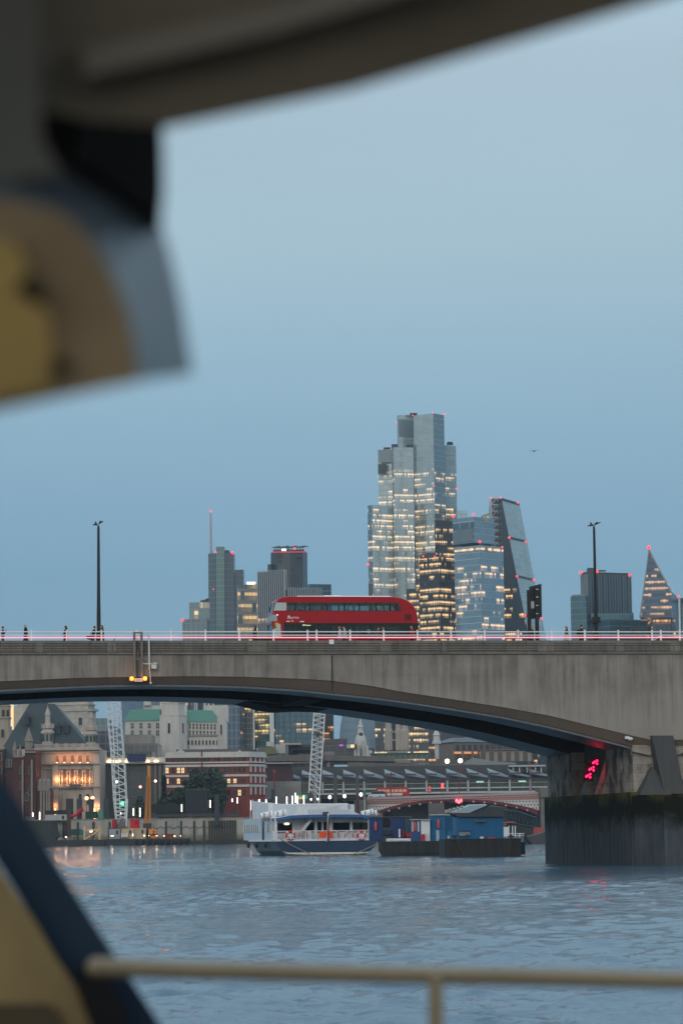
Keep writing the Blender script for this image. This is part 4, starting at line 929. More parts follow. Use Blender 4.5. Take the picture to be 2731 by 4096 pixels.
# side cabin with window pillars (port side recedes)
SX = .0; zc = bb(480, 292)[1]
mb = MB(BF); mb.box(SX + .05, SX + .2, 2.8, 24.5, zd + .06, zc); part('side_wall', mb, BGR, boat)
zw0, zw1 = zd + 1.15, zc - .75
mb = MB(BF); mb.box(SX - .0, SX + .1, 12.2, 24, zw0, zw1); mb.box(SX, SX + .1, 3.4, 6.8, zw0, zw1); part('side_window', mb, PANE, boat)
mb = MB(BF)
for y in np.arange(12.2, 24.1, 1.45): mb.box(SX - .03, SX + .04, y - .36, y + .36, zw0, zw1)
for y in (3.6, 4.7, 5.8, 6.7): mb.box(SX - .03, SX + .04, y - .25, y + .25, zw0, zw1)
part('window_pillars', mb, flat('pillar cream', (.62, .64, .58), .5), boat)
mb = MB(BF); mb.box(SX - .03, SX + .1, 8.4, 9.6, zd + .1, zc - .1); part('side_door', mb, PANE, boat)
mb = MB(BF); mb.box(WB - .2, WB - .05, 2.8, 24.5, zd + .06, zc); part('side_wall', mb, BGR, boat)
mb = MB(BF); mb.prism([(SX - .1, 8), (WB + .1, 8), (WB - 2.2, 25.5), (2.2, 25.5)], zc, zc + .18); mb.box(SX - .1, .8, 2.8, 8, zc, zc + .16); part('cabin_roof', mb, BWH, boat)
for y in (7., 13.5, 20.):
 mb = MB(BF); mb.ball((-.05, y, 1.25), .34, 10, 8, (.5, 2.2, 1)); mb.tube([(-.02, y, 1.3), (.0, y, zd)], .04, 5); part('fender', mb, flat('fender black', (.015, .016, .018), .8), boat)
# blue canopy over the stern deck
A = [bb(485, 292), bb(640, 264), bb(900, 257), bb(1290, 256), bb(1412, 280), bb(1412, 306), bb(1290, 283), bb(900, 284), bb(640, 291), bb(487, 320)]
mb = MB(BF); mb.loft([(x, -.15, z) for x, z in A], [(x, 3.2, z) for x, z in A]); part('canopy', mb, flat('canopy blue', (.045, .12, .28), .5), boat)
for x in (484, 652, 862, 1008, 1198, 1372):
 a = bb(x, 300); mb = MB(BF); dd = 0.0 if x in (484, 1372) else WD - .35; a = bb(x, 300, dd); mb.box(a[0] - .16, a[0] + .16, dd + .05, dd + .3, zd, zr_ + .05); part('canopy_post', mb, BWH, boat)
# stairs to the upper deck
a, c = bb(655, 490, 1.4), bb(835, 300, 1.4)
mb = MB(BF); mb.hexa([(a[0], 1.2, a[1]), (a[0] + .45, 1.2, a[1]), (a[0] + .45, 1.3, a[1]), (a[0], 1.3, a[1]), (c[0] - .45, 1.2, c[1]), (c[0], 1.2, c[1]), (c[0], 1.3, c[1]), (c[0] - .45, 1.3, c[1])])
mb.hexa([(a[0], 2.1, a[1]), (a[0] + .45, 2.1, a[1]), (a[0] + .45, 2.2, a[1]), (a[0], 2.2, a[1]), (c[0] - .45, 2.1, c[1]), (c[0], 2.1, c[1]), (c[0], 2.2, c[1]), (c[0] - .45, 2.2, c[1])])
for i in range(1, 11): t = i / 11; mb.box(a[0] + (c[0] - a[0] - .4) * t, a[0] + (c[0] - a[0] - .4) * t + .35, 1.31, 2.09, a[1] + (c[1] - a[1]) * t, a[1] + (c[1] - a[1]) * t + .05)
part('stair', mb, BWH, boat)
def railing(x0, x1, y0, y1, z0, z1, nb, nm='deck_railing', mid=False):
 mb = MB(BF); L = math.hypot(x1 - x0, y1 - y0)
 mb.tube([(x0, y0, z1), (x1, y1, z1)], .05, 6); mb.tube([(x0, y0, z0 + .08), (x1, y1, z0 + .08)], .05, 6)
 for i in range(nb + 1):
  t = i / nb; r = .028 if i % 6 else .05; mb.tube([(x0 + (x1 - x0) * t, y0 + (y1 - y0) * t, z0), (x0 + (x1 - x0) * t, y0 + (y1 - y0) * t, z1)], r, 4)
 return part(nm, mb, BWH, boat)
zr1 = bb(960, 411)[1]
railing(.1, WB - .15, .05, .05, zd + .06, zr1, 60); railing(.1, .1, .1, 2.7, zd + .06, zr1, 9); railing(WB - .15, WB - .15, .1, 2.7, zd + .06, zr1, 9)
a, c = bb(458, 505), bb(492, 415); mb = MB(BF); mb.box(a[0], c[0], .1, .9, zd + .06, c[1]); part('gate_box', mb, BWH, boat)
# upper deck bulwark, railing, rafts
UD = .8
zu = bb(960, 252, UD)[1]; zut = bb(960, 166, UD)[1]
a, c = bb(672, 250, UD), bb(1226, 166, UD)
railing(a[0], c[0], UD, UD, zu - .1, zut, 46)
mb = MB(BF); mb.box(c[0] - .45, c[0], UD - .02, UD + .1, zu - .1, zut - .05); part('end_panel', mb, BWH, boat)
mb = MB(BF); p1_, p2_ = bb(800, 200, 2.2), bb(1215, 250, 2.2); mb.box(p1_[0], p2_[0], 2.2, 3.2, zu - .2, p1_[1] - .1); mb.box(p1_[0] + 1.5, p1_[0] + 4, 3.3, 3.8, zu - .2, p1_[1] + .3); mb.box(p2_[0] - 3.2, p2_[0] - 1.6, 3.3, 4, zu - .2, p1_[1] + .45); part('deck_benches', mb, BWH, boat)
L0 = bb(290, 210, 16); L1 = bb(290, 290, 16);
mb = MB(BF); mb.hexa([(.5, 20, zc), (.7, 20, zc), (a[0] + .1, UD, zu - .3), (a[0] - .1, UD, zu - .3), (.5, 20, zc + 2.4), (.7, 20, zc + 2.4), (a[0] + .1, UD, zut), (a[0] - .1, UD, zut)]); part('bulwark', mb, BWH, boat)
mb = MB(BF); mb.box(.9, WB - 1.6, 10, 21, zc + .18, zc + 1.9); part('upper_saloon', mb, BWH, boat)
mb = MB(BF); a, c = bb(1226, 232, UD), bb(1284, 256, UD); mb.plate([(a[0], a[1]), (c[0], c[1]), (c[0], zr2 - .2), (a[0], zr2 - .2)], UD, UD + 3); part('roof_slope', mb, BWH, boat)
mb = MB(BF); a, c, e_ = bb(350, 292, 5), bb(640, 258, 0), bb(600, 292, 0); mb.hexa([(.1, .5, zc), (3., .5, zc), (3., 8, zc), (.1, 8, zc), (.3, .6, zc + .1), (3., .6, zr2 + .1), (3., 8, zr2 + .1), (.3, 8, zc + .5)]); part('side_roof', mb, BWH, boat)
for x, y, dd in ((395, 265, 4.5), (522, 252, 2.0), (1352, 246, .5), (1385, 258, 1.5)):
 s_, z_ = bb(x, y, dd); mb = MB(BF); mb.tube([(s_ - .75, dd, z_ - .12), (s_ + .75, dd, z_ + .2)], .42, 10); q_ = part('raft_canister', mb, flat('raft white', (.74, .75, .76), .4), boat)
 mb = MB(BF); mb.box(s_ - .45, s_ - .3, dd - .44, dd + .3, z_ - .5, z_ + .3); mb.box(s_ + .3, s_ + .4, dd - .44, dd + .3, z_ - .4, z_ + .5); mb.box(s_ - .6, s_ + .6, dd - .3, dd + .3, z_ - .75, z_ - .45); part('cradle', mb, flat('cradle grey', (.2, .21, .22)), q_)
s_, z_ = bb(955, 250, -.1); mb = MB(BF); mb.box(s_ - .35, s_ + .35, -.3, .1, z_ - .15, z_ + .25); part('searchlight', mb, flat('light box', (.06, .07, .08)), boat)
def ring(x, y, d, red, nm='lifebuoy'):
 s_, z_ = bb(x, y, d); mb = MB(BF); mb.tube([(s_ + .5 * math.cos(i * math.pi / 12), d, z_ + .5 * math.sin(i * math.pi / 12)) for i in range(25)], .14, 6); o = part(nm, mb, flat('lifebuoy red', (.62, .04, .04), .5) if red else flat('lifebuoy faded', (.6, .2, .17), .5), boat)
 mb = MB(BF)
 for t in (45, 135, 225, 315): mb.ball((s_ + .5 * math.cos(R(t)), d, z_ + .5 * math.sin(R(t))), .17, 6, 5)
 if red: mb.box(s_ - .38, s_ + .38, d - .18, d - .1, z_ - .12, z_ + .1); mb.box(s_ - .1, s_ + .1, d - .18, d - .1, z_ - .5, z_ - .12)
 part('band', mb, BWH, o)
for x, y, d, r_ in ((622, 455, -.15, 1), (742, 452, .35, 0), (1040, 450, .35, 0), (1180, 452, .35, 0), (1296, 455, -.15, 1)): ring(x, y, d, r_)
a, c = bb(893, 478), bb(1023, 418); mb = MB(BF); mb.box(a[0], c[0], -.06, -.01, a[1], c[1]); bn = part('orange_banner', mb, flat('banner orange', (.80, .09, .03), .6, vary=.05), boat)
mb = MB(BF); mb.box(a[0] + .7, c[0] - .7, -.066, -.06, (a[1] + c[1]) / 2 - .05, (a[1] + c[1]) / 2 + .05); part('faded_line', mb, flat('banner dark', (.35, .05, .03)), bn)
mb = MB(BF);
for x, y, w in ((790, 435, .8), (1130, 445, 1.1), (1215, 465, 1.0)): s_, z_ = bb(x, y, .6); mb.box(s_ - w / 2, s_ + w / 2, .5, .9, zd + .1, z_ + .3)
part('deck_lockers', mb, BWH, boat)
s0, z0_ = bb(962, 515, -.3); s1, z1_ = bb(980, 268, -.3); mb = MB(BF); mb.tube([(s0, -.3, z0_), (s1, -.3, z1_)], .05, 6); mb.ball((s1, -.3, z1_ + .1), .14, 8, 6); fp_ = part('flagstaff', mb, BWH, boat)
A = [bb(979, 310, -.3), bb(984, 400, -.3), bb(990, 470, -.3), bb(990, 512, -.3), bb(972, 515, -.3), bb(966, 440, -.3), bb(974, 350, -.3)]
mb = MB(BF); mb.loft([(x, -.45, z) for x, z in A], [(x, -.36, z) for x, z in A]); part('ensign', mb, cl('ensign red', (.28, .06, .07)), fp_)
for pts in (((530, 490), (620, 545), (720, 595), (800, 632)), ((1500, 500), (1420, 545), (1320, 590), (1215, 632))):
 mb = MB(BF); mb.tube([(bb(x, y, -.3)[0], -.3 - .2 * i, bb(x, y, -.3)[1]) for i, (x, y) in enumerate(pts)], .06, 5); part('mooring_rope', mb, cl('rope', (.25, .22, .17)), boat)
for x in (172, 195, 245):
 s_, z_ = bb(x, 285, 18); mb = MB(BF); mb.tube([(s_ + 1, 18, zc), (s_ + 1, 18, zc + 2.6)], .05, 5); part('aerial', mb, BWH, boat)
# black barges with blue cabins
KBLK = stone('barge black', (.018, .02, .022), dark=(.05, .045, .04), amount=.6, streak=.8, rough=.6)
KWTH = stone('barge weathered', (.04, .047, .05), dark=(.012, .012, .012), amount=.8, streak=.8, light=(.13, .15, .15), rough=.7)
o_ = P(c2(980, 495), 308); KM, kq = frame((o_.x, o_.y, 0), R(2)); kk = lambda x, y, d=0: kq(c2(x, y), d)
pont = thing('pontoon', 'black steel pontoon barge carrying the bright blue workshop cabin', 'barge', (o_.x, o_.y, 0))
a, c = kk(650, 480), kk(1312, 338); mb = MB(KM); mb.box(a[0], c[0], 0, 9, -.6, c[1]); mb.box(a[0] - .02, c[0] + .02, -.05, 9.05, c[1], c[1] + .06); part('hull', mb, KBLK, pont)
a2_, c2_ = kk(1318, 480), kk(1350, 366); mb = MB(KM); mb.box(a2_[0], c2_[0], .3, 3, .2, c2_[1]); part('fender', mb, flat('fender black', (.015, .016, .018), .8), pont)
for x, y in ((735, 320), (1225, 320)):
 s_, z_ = kk(x, y); mb = MB(KM); mb.tube([(s_, -.05, c[1] - .1), (s_, .1, z_ + .15)], .13, 8); mb.box(s_ - .3, s_ + .3, .0, .35, z_ - .05, z_ + .12); b_ = part('bollard', mb, KBLK, pont)
 mb = MB(KM)
 for i in range(14): t = i / 13; mb.ball((s_ + t * .9 * (1 if x < 900 else -.2), -.1, z_ - t * 1.9), .075, 6, 4, (1, .6, 1.3))
 part('chain', mb, flat('rusty chain', (.06, .045, .035), .8), b_)
CBL = stone('cabin blue', (.014, .125, .27), dark=(.02, .06, .12), amount=.35, streak=.6, rough=.45)
CBD = stone('cabin deep blue', (.03, .08, .21), dark=(.03, .05, .1), amount=.4, streak=.6, rough=.5)
RFD = flat('cabin roof dark', (.05, .055, .06), .7)
def kb(mb, a, b_, d0, d1, k=kk):
 A, Bq = k(*a, d0), k(*b_, d0); return mb.box(min(A[0], Bq[0]), max(A[0], Bq[0]), d0, d1, min(A[1], Bq[1]), max(A[1], Bq[1]))
a = kk(770, 340, 2)
cab = thing('site_cabin', 'bright blue cabin with a dark overhanging roof and louvred window on the black pontoon', 'cabin', tuple(KM @ Vector((a[0], 2, c[1]))))
mb = MB(KM); kb(mb, (752, 345), (1158, 146), 2, 7.5)
for i in range(26): kb(mb, (775 + i * 15, 342), (779 + i * 15, 150), 1.975, 1.999)
part('wall', mb, CBL, cab)
mb = MB(KM); A = [kk(718, 118, 1.6), kk(735, 112, 1.6), kk(1160, 112, 1.6), kk(1166, 138, 1.6), kk(1160, 146, 1.6), kk(765, 146, 1.6)]; mb.loft([(x, 1.6, z) for x, z in A], [(x, 7.9, z) for x, z in A]); part('roof', mb, RFD, cab)
mb = MB(KM); kb(mb, (776, 312), (868, 275), 1.93, 2.05); w_ = part('window', mb, flat('louvre pane', (.2, .23, .22), .4), cab)
mb = MB(KM); kb(mb, (774, 272), (882, 262), 1.8, 2.0); kb(mb, (772, 318), (870, 313), 1.85, 2.0); kb(mb, (830, 311), (866, 300), 1.9, 1.925); part('frame', mb, CBD, w_)
mb = MB(KM); kb(mb, (940, 192), (1000, 176), 1.6, 2.0); kb(mb, (906, 196), (938, 168), 1.8, 1.99); part('vent_hood', mb, flat('vent grey', (.07, .09, .1)), cab)
mb = MB(KM); kb(mb, (958, 336), (985, 318), 1.0, 1.5); single('white_drum', mb, BWH, 'small white box on the pontoon deck in front of the blue cabin', 'box')
mb = MB(KM); A, Bq = kk(1030, 331, 1), kk(1085, 325, 1); mb.box(A[0], Bq[0], 1., 1.6, A[1] - .1, Bq[1]); single('red_plank', mb, flat('plank red', (.45, .04, .05)), 'flat red plank lying on the pontoon deck', 'plank')
# older barge to the left
o_ = P(c2(300, 487), 334); LM, lq = frame((o_.x, o_.y, 0), R(-3)); ll = lambda x, y, d=0: lq(c2(x, y), d)
lb = thing('old_barge', 'weathered black barge between the passenger boat and the pontoon', 'barge', (o_.x, o_.y, 0))
A = [ll(66, 345), ll(140, 338), ll(650, 338), ll(650, 500), ll(120, 500), ll(80, 470)]; zk = ll(300, 365)[1]
A = [ll(70, 340), ll(130, 362), ll(655, 366), ll(655, 505), ll(110, 505), ll(72, 440)]
mb = MB(LM); mb.loft([(x, 0, z) for x, z in A], [(x, 8, z) for x, z in A]); part('hull', mb, KWTH, lb)
mb = MB(LM)
for x in np.arange(150, 650, 21): s_ = ll(x, 400)[0]; mb.box(s_ - .12, s_ + .12, -.1, 0, .25, zk - .15)
mb.box(ll(112, 0)[0], ll(650, 0)[0], -.14, .02, zk - .14, zk + .08); part('timber_fenders', mb, KWTH, lb)
pb = thing('pilot_house', 'small blue pilot house with a white side and red lifebuoy on the old barge', 'cabin', tuple(LM @ Vector((ll(400, 365, 1.5)[0], 1.5, zk))))
lbx = lambda mb, a, b_, d0, d1: kb(mb, a, b_, d0, d1, ll)
mb = MB(LM); lbx(mb, (352, 368), (440, 176), 1.5, 5); part('wall', mb, CBD, pb)
mb = MB(LM); lbx(mb, (440.5, 368), (518, 172), 1.6, 5); w_ = part('side_panel', mb, BWH, pb)
mb = MB(LM); lbx(mb, (345, 176), (522, 166), 1.3, 5.2); part('roof', mb, flat('roof grey', (.33, .36, .36)), pb)
for xa, xb in ((362, 374), (412, 426)): mb = MB(LM); lbx(mb, (xa, 276), (xb, 188), 1.45, 1.52); part('window', mb, flat('milky pane', (.42, .48, .48), .3), pb)
mb = MB(LM); lbx(mb, (476, 362), (517, 286), 1.52, 1.59); part('door', mb, flat('door pale', (.55, .56, .55)), pb)
mb = MB(LM); lbx(mb, (446, 366), (474, 297), 1.0, 1.5); single('red_locker', mb, flat('locker red', (.42, .02, .04)), 'red locker standing against the white side of the pilot house', 'locker')
for x, y, nm in ((390, 232, 0), (594, 210, 1), (48, 228, 2)):
 d = (1.4, 2.3, 3.8)[nm]; s_, z_ = ll(x, y, d); mb = MB(LM); mb.ball((s_, d, z_), .42, 8, 8, (.42, .3, 1.35))
 single('lifebuoy_case', mb, flat('case red', (.5, .09, .09)), ['red lifebuoy case on the pilot house door', 'faded red lifebuoy case on the bright blue shed', 'red lifebuoy case on the violet-blue shed beside the boat'][nm], 'lifebuoy')
sh = thing('blue_shed', 'bright blue shed with a flat pale roof behind the pilot house', 'cabin', tuple(LM @ Vector((ll(640, 350, 2.6)[0], 2.6, zk))))
mb = MB(LM); lbx(mb, (520, 362), (655, 134), 2.6, 7); lbx(mb, (656, 362), (752, 138), 2.9, 7)
for x in range(528, 750, 14): lbx(mb, (x, 258), (x + 4, 140), 2.57, 2.599)
part('wall', mb, CBL, sh)
mb = MB(LM); lbx(mb, (515, 134), (722, 124), 2.4, 7.2); part('roof', mb, flat('pale roof', (.4, .43, .43)), sh)
mb = MB(LM); lbx(mb, (574, 358), (600, 262), 2.5, 2.598); lbx(mb, (672, 336), (692, 310), 2.75, 2.898); part('notice_board', mb, flat('notice', (.3, .4, .48)), sh)
v2 = thing('violet_shed', 'long violet-blue shed with hoses on its wall beside the passenger boat', 'cabin', tuple(LM @ Vector((ll(190, 340, 4)[0], 4, zk))))
mb = MB(LM); lbx(mb, (-10, 362), (110, 152), 4, 8); lbx(mb, (188, 362), (295, 152), 4, 8); part('wall', mb, stone('shed violet', (.03, .06, .15), dark=(.03, .04, .1), amount=.4, streak=.5), v2)
mb = MB(LM); lbx(mb, (110.5, 362), (187, 154), 4.1, 8); lbx(mb, (295.5, 362), (352, 156), 4.1, 8); part('wall', mb, flat('shed slate', (.045, .075, .11), .6), v2)
mb = MB(LM); lbx(mb, (-12, 152), (358, 143), 3.8, 8.2); part('roof', mb, flat('roof slate', (.12, .14, .17)), v2)
mb = MB(LM)
for i in range(3): s_, z_ = ll(122 + i * 18, 198, 3.9); mb.tube([(s_ + .16 * math.cos(j * .7), 3.95, z_ + .45 * math.sin(j * .7)) for j in range(10)], .07, 5)
part('hose_coils', mb, flat('hose black', (.02, .02, .022)), v2)
mb = MB(LM); lbx(mb, (108, 308), (188, 262), 3.85, 4.09); part('hatch', mb, flat('hatch dark', (.02, .03, .045)), v2)
mb = MB(LM); lbx(mb, (140, 362), (352, 334), .8, 2.4); lbx(mb, (165, 349), (222, 342), .7, .81); lbx(mb, (236, 353), (330, 345), .7, .81); single('white_dinghy_rack', mb, BWH, 'low white slatted bench along the old barge deck', 'bench')
mb = MB(LM); lbx(mb, (248, 326), (260, 252), 1.2, 1.6); single('white_post', mb, BWH, 'white upright post on the old barge in front of the violet-blue shed', 'post')
for x0, y0, x1, y1, i in ((316, 322, 352, 278, 0), (274, 322, 298, 262, 1)):
 mb = MB(LM); lbx(mb, (x0, y1 + 14), (x1, y0), 2.6, 3.3); lbx(mb, (x0, y1), (x0 + 8, y1 + 14), 2.6, 2.8); lbx(mb, (x1 - 8, y1), (x1, y1 + 14), 2.6, 2.8)
 single('red_pump', mb, flat('pump red%d' % i, ((.5, .015, .02), (.2, .02, .025))[i]), ['bright red pump on the old barge beside the pilot house', 'dull red pump on the old barge by the white post'][i], 'pump')
# small craft beyond
wb = thing('work_boat', 'small white work boat with a mast seen past the end of the pontoon', 'boat', tuple(P(c2(1225, 340), 430).xy) + (0,))
fb2 = lambda mb, a, b_, Y, dep: fbox(mb, c2(*a), c2(*b_), Y, dep)
mb = MB(); p_ = P(c2(1160, 345), 430); q_ = P(c2(1345, 345), 430); mb.prism([(p_.x, 430), (q_.x - 1, 430), (q_.x, 433), (q_.x - 1, 436), (p_.x, 436)], -.4, P(c2(1200, 318), 430).z); part('hull', mb, flat('workboat hull', (.16, .18, .2)), wb)
mb = MB(); fb2(mb, (1162, 235), (1204, 318), 431, 4); part('wheelhouse', mb, BWH, wb)
mb = MB(); fb2(mb, (1160, 198), (1262, 190), 430.5, 5); part('red_canopy', mb, flat('canopy orange', (.55, .12, .07)), wb)
mb = MB()
for x in (1206, 1238, 1262, 1300): a = P(c2(x, 325), 430.5); c = P(c2(x, 225 if x < 1290 else 292), 430.5); mb.tube([a, c], .09, 5)
a = P(c2(1206, 292), 430.5); c = P(c2(1340, 292), 430.5); mb.tube([a, c], .05, 5); a = P(c2(1206, 308), 430.5); c = P(c2(1340, 308), 430.5); mb.tube([a, c], .05, 5)
part('rails', mb, BWH, wb)
mb = MB(); a = P(c2(1345, 385), 620); c = P(c2(1530, 385), 620); z_ = P(c2(1440, 275), 620).z
mb.loft([(a.x + 2, 620, -.3), (c.x, 620, -.3), (c.x, 620, z_), (a.x + 4, 620, z_ - .3), (a.x, 620, z_ * .55)], [(a.x + 2, 634, -.3), (c.x, 634, -.3), (c.x, 634, z_), (a.x + 4, 634, z_ - .3), (a.x, 634, z_ * .55)])
gb = thing('moored_barge', 'dark grey rounded barge moored just left of the big pier', 'barge', ((a.x + c.x) / 2, 620, 0)); part('hull', mb, stone('barge grey', (.075, .078, .082), amount=.5), gb)
mb = MB(); fb2(mb, (1345, 385), (1362, 300), 619, 3); part('bow_fender', mb, flat('fender black', (.015, .016, .018), .8), gb)
mb = MB(); fb2(mb, (1430, 380), (1510, 240), 660, 4); single('red_workboat', mb, flat('faded red', (.32, .06, .05)), 'low red boat deckhouse behind the grey moored barge', 'boat')
# ================================================================ north bank
WS = stone('embankment granite', (.30, .285, .26), dark=(.05, .055, .04), amount=.75, streak=.6, block=(.6, .58, .55), sc=.5, bw=2.5, bh=1.0)
def wallm():
 m, g, b = new_mat('river wall with tide weed')
 uv = g.n('ShaderNodeTexCoord').outputs['UV']; q = g.n('ShaderNodeSeparateXYZ'); g.nt.links.new(uv, q.inputs[0])
 a = g.noise(uv, .3, 6, .65); s1 = g.noise(uv, 1, 5, .6, (.5, .1, 1)); h = g.m('ADD', q.outputs[1], g.m('MULTIPLY', g.m('SUBTRACT', a, .5), 3.))
 c = g.mix(g.rng(s1, .35, .65), (.40, .38, .33), (.27, .255, .22)); c = g.mix(g.rng(h, 3.6, 2.4), c, (.18, .17, .11)); c = g.mix(g.rng(h, 1.9, 1.0), c, (.035, .038, .03))
 g.put(b.inputs['Base Color'], c); b.inputs['Roughness'].default_value = .85; return m
ZW = P((700, 3276), WALLY).z
x0w, x1w = P((-900, 3300), WALLY).x, xr_
wall = thing('river_wall', 'pale granite river wall stained dark at the tide line, with timber fender piles', 'wall', (P((600, 3300), WALLY).x, WALLY, 0))
mb = MB(); mb.box(x0w, x1w, WALLY, WALLY + 1.2, -3, ZW); part('wall_face', mb, wallm(), wall)
mb = MB(); mb.box(x0w, x1w, WALLY - .15, WALLY + 1.25, ZW + .001, ZW + .35); part('coping', mb, WS, wall)
TIM = stone('fender timber', (.07, .065, .055), dark=(.015, .018, .012), amount=.7, streak=.8)
pm = MB(); pm.box(-.3, .3, -.5, 0, -1, ZW - .6); pme = pm.mesh('fender_pile', TIM)
for x in [c5(950, 0)[0], c5(1062, 0)[0], c5(1158, 0)[0], c5(1230, 0)[0]] + [c5(1270 + 19 * i, 0)[0] for i in range(11)] + [c5(300, 0)[0], c5(415, 0)[0], c5(535, 0)[0], c5(195, 0)[0], c5(215, 0)[0]]:
 o = inst('fender_pile', pme, wall, (P((x, 3330), WALLY).x, WALLY, 0))
for i in range(9):
 xa = P(c5(850 + i * 62, 200), WALLY); L = 62 / 1.845 / FPX * WALLY; mb = MB(); mb.tube([(xa.x + L * t / 6, WALLY - .1, ZW - 2.3 - .7 * math.sin(math.pi * t / 6)) for t in range(7)], .09, 4); part('chain', mb, TIM, wall)
def bx(name, label, cat, pts_y, mats, Y, extra=None, group=None): pass
# ---- lamps of the embankment (real emitters, with poles)
TUBE = glow('white lamp tube', (1, .88, .74), 4)
def tube_lamp(pt, Y, h=1.6, label='white strip lamp on the embankment', r=.16):
 p = P(pt, Y); t = thing('strip_lamp', label, 'lamp', (p.x, p.y, GZ), 'white strip lamps along the embankment')
 mb = MB(); mb.tube([(p.x, p.y, p.z - h / 2), (p.x, p.y, p.z + h / 2)], r, 6); part('light_tube', mb, TUBE, t)
 mb = MB(); mb.box(p.x - .08, p.x + .08, p.y + .2, p.y + .36, min(GZ, p.z - h), p.z + h / 2); part('pole', mb, flat('lamp pole', (.08, .085, .09)), t)
STL = 'upright white strip lamp glowing on the embankment promenade'
for x, y, s in [(418, 1360, 1.9), (347, 1330, .7)]: tube_lamp(a1(x, y), 934, s * 1.9, STL, .15)
for x, y, s in [(347, 1115, 1.4), (404, 1118, 1.7), (778, 1080, 1.4), (1032, 1043, 1.4), (1230, 1010, .6), (1276, 1012, 1.1), (1395, 1058, 1.4), (1474, 1045, 1.6), (1533, 1027, .9)]: tube_lamp(a2(x, y), 938, s * 1.7, STL, .15)
for x, y, s in [(120, 1055, 1.4), (8, 1070, 1.4), (200, 1030, .8), (330, 1018, 1.3), (462, 1022, 1.4), (530, 1012, 1.4), (568, 975, 1.4), (596, 1008, 1.3), (675, 1005, 1.4)]: tube_lamp(c4(x, y), 936, s * 2.2, STL, .15)
BALL = glow('globe lamp', (1, .93, .85), 4)
GL = ['round white lamp on a post left of the concrete column by Blackfriars arch', 'round white lamp between the two concrete columns', 'bright round lamp beside the green sign by the far bridge', 'small round lamp low by the second crane foot', 'round lamp right of the second crane foot']
GL[0] = 'round white lamp on a post left of the first grey column'
for i, (x, y) in enumerate([(1000, 968), (1184, 955), (1390, 935), (766, 995), (848, 992)]):
 p = P(c4(x, y), 936); t = thing('globe_lamp', GL[i], 'lamp', (p.x, p.y, 0), 'round lamps near the far bridge')
 mb = MB(); mb.ball(p, .5 if i < 3 else .3, 10, 8, (1, 1, 1.15)); part('globe', mb, BALL, t); mb = MB(); mb.box(p.x - .09, p.x + .09, p.y + .1, p.y + .3, 0, p.z - .3); part('pole', mb, flat('lamp pole', (.08, .085, .09)), t)
# ---- windows
PDARK = flat('window dark', (.02, .028, .032), .08, vary=.4, scale=.3); PTEAL = flat('window teal', (.025, .06, .065), .08, vary=.3, scale=.3)
PLIT = flat('window lit', (.3, .25, .15), .3, emit=.9, ecol=(1, .72, .36), vary=.3)
PST2 = stone('portland stone', (.50, .47, .42), dark=(.14, .13, .12), amount=.5, streak=.55, sc=.35, block=(.82, .81, .8), bw=2.2, bh=.9)
PST3 = stone('portland stone pale', (.56, .54, .50), dark=(.2, .19, .18), amount=.45, streak=.6, sc=.3)
WFR = flat('window frame white', (.6, .6, .58), .5)
FDK = flat('window frame dark', (.05, .055, .06), .5)
# ---- Victorian school building with steep grey-green roof
SY = 960.
sc_ = thing('school_building', 'ornate pale stone building with steep slate roof, turrets and orange uplights', 'building', tuple(P(a1(700, 1270), SY).xy) + (GZ,))
SLATE = stone('slate roof', (.048, .066, .07), dark=(.03, .04, .043), amount=.5, streak=.6, rough=.6)
SST = stone('school stone', (.46, .41, .36), dark=(.12, .10, .09), amount=.6, streak=.5, sc=.3)
def sp(x, y, d=0): return P(a1(x, y), SY + d)
Lx, Cx, Rx = sp(362, 900).x, sp(560, 900).x, sp(1042, 900).x
zc_ = sp(700, 640).z
mb = MB(); mb.box(Lx, Rx, SY, SY + 34, GZ, zc_); part('wall', mb, SST, sc_)
for x0, x1 in ((Cx - .2, Cx + 1.8), (Rx - 1.9, Rx + .2), (Lx - .2, Lx + 1.2)): part('corner_pilaster', MB().box(x0, x1, SY - .9, SY, GZ, sp(0, 820).z), SST, sc_)
mb = MB()
for y0, y1, pr_ in ((665, 645, 1.6), (690, 680, .9), (812, 800, 1.4), (1055, 1040, 1.4), (1068, 1060, .8), (860, 850, .6)):
 mb.box(Lx - pr_ * .4, Rx + pr_ * .4, SY - pr_, SY - .001, sp(0, y0).z, sp(0, y1).z)
part('cornice', mb, SST, sc_)
mb = MB(); mb.box(Lx, Rx, SY - .5, SY - .1, zc_ + .002, zc_ + .5); mb.box(Lx, Rx, SY - .5, SY - .1, sp(0, 604).z, sp(0, 597).z)
for i in range(34): x = Lx + (Rx - Lx) * (i + .5) / 34; mb.box(x - .22, x + .22, SY - .45, SY - .15, zc_ + .5, sp(0, 604).z)
for x in (600, 690, 780, 870, 960): p = sp(x, 600); mb.box(p.x - .6, p.x + .6, SY - .55, SY - .05, zc_, p.z + .5)
part('balustrade', mb, SST, sc_)
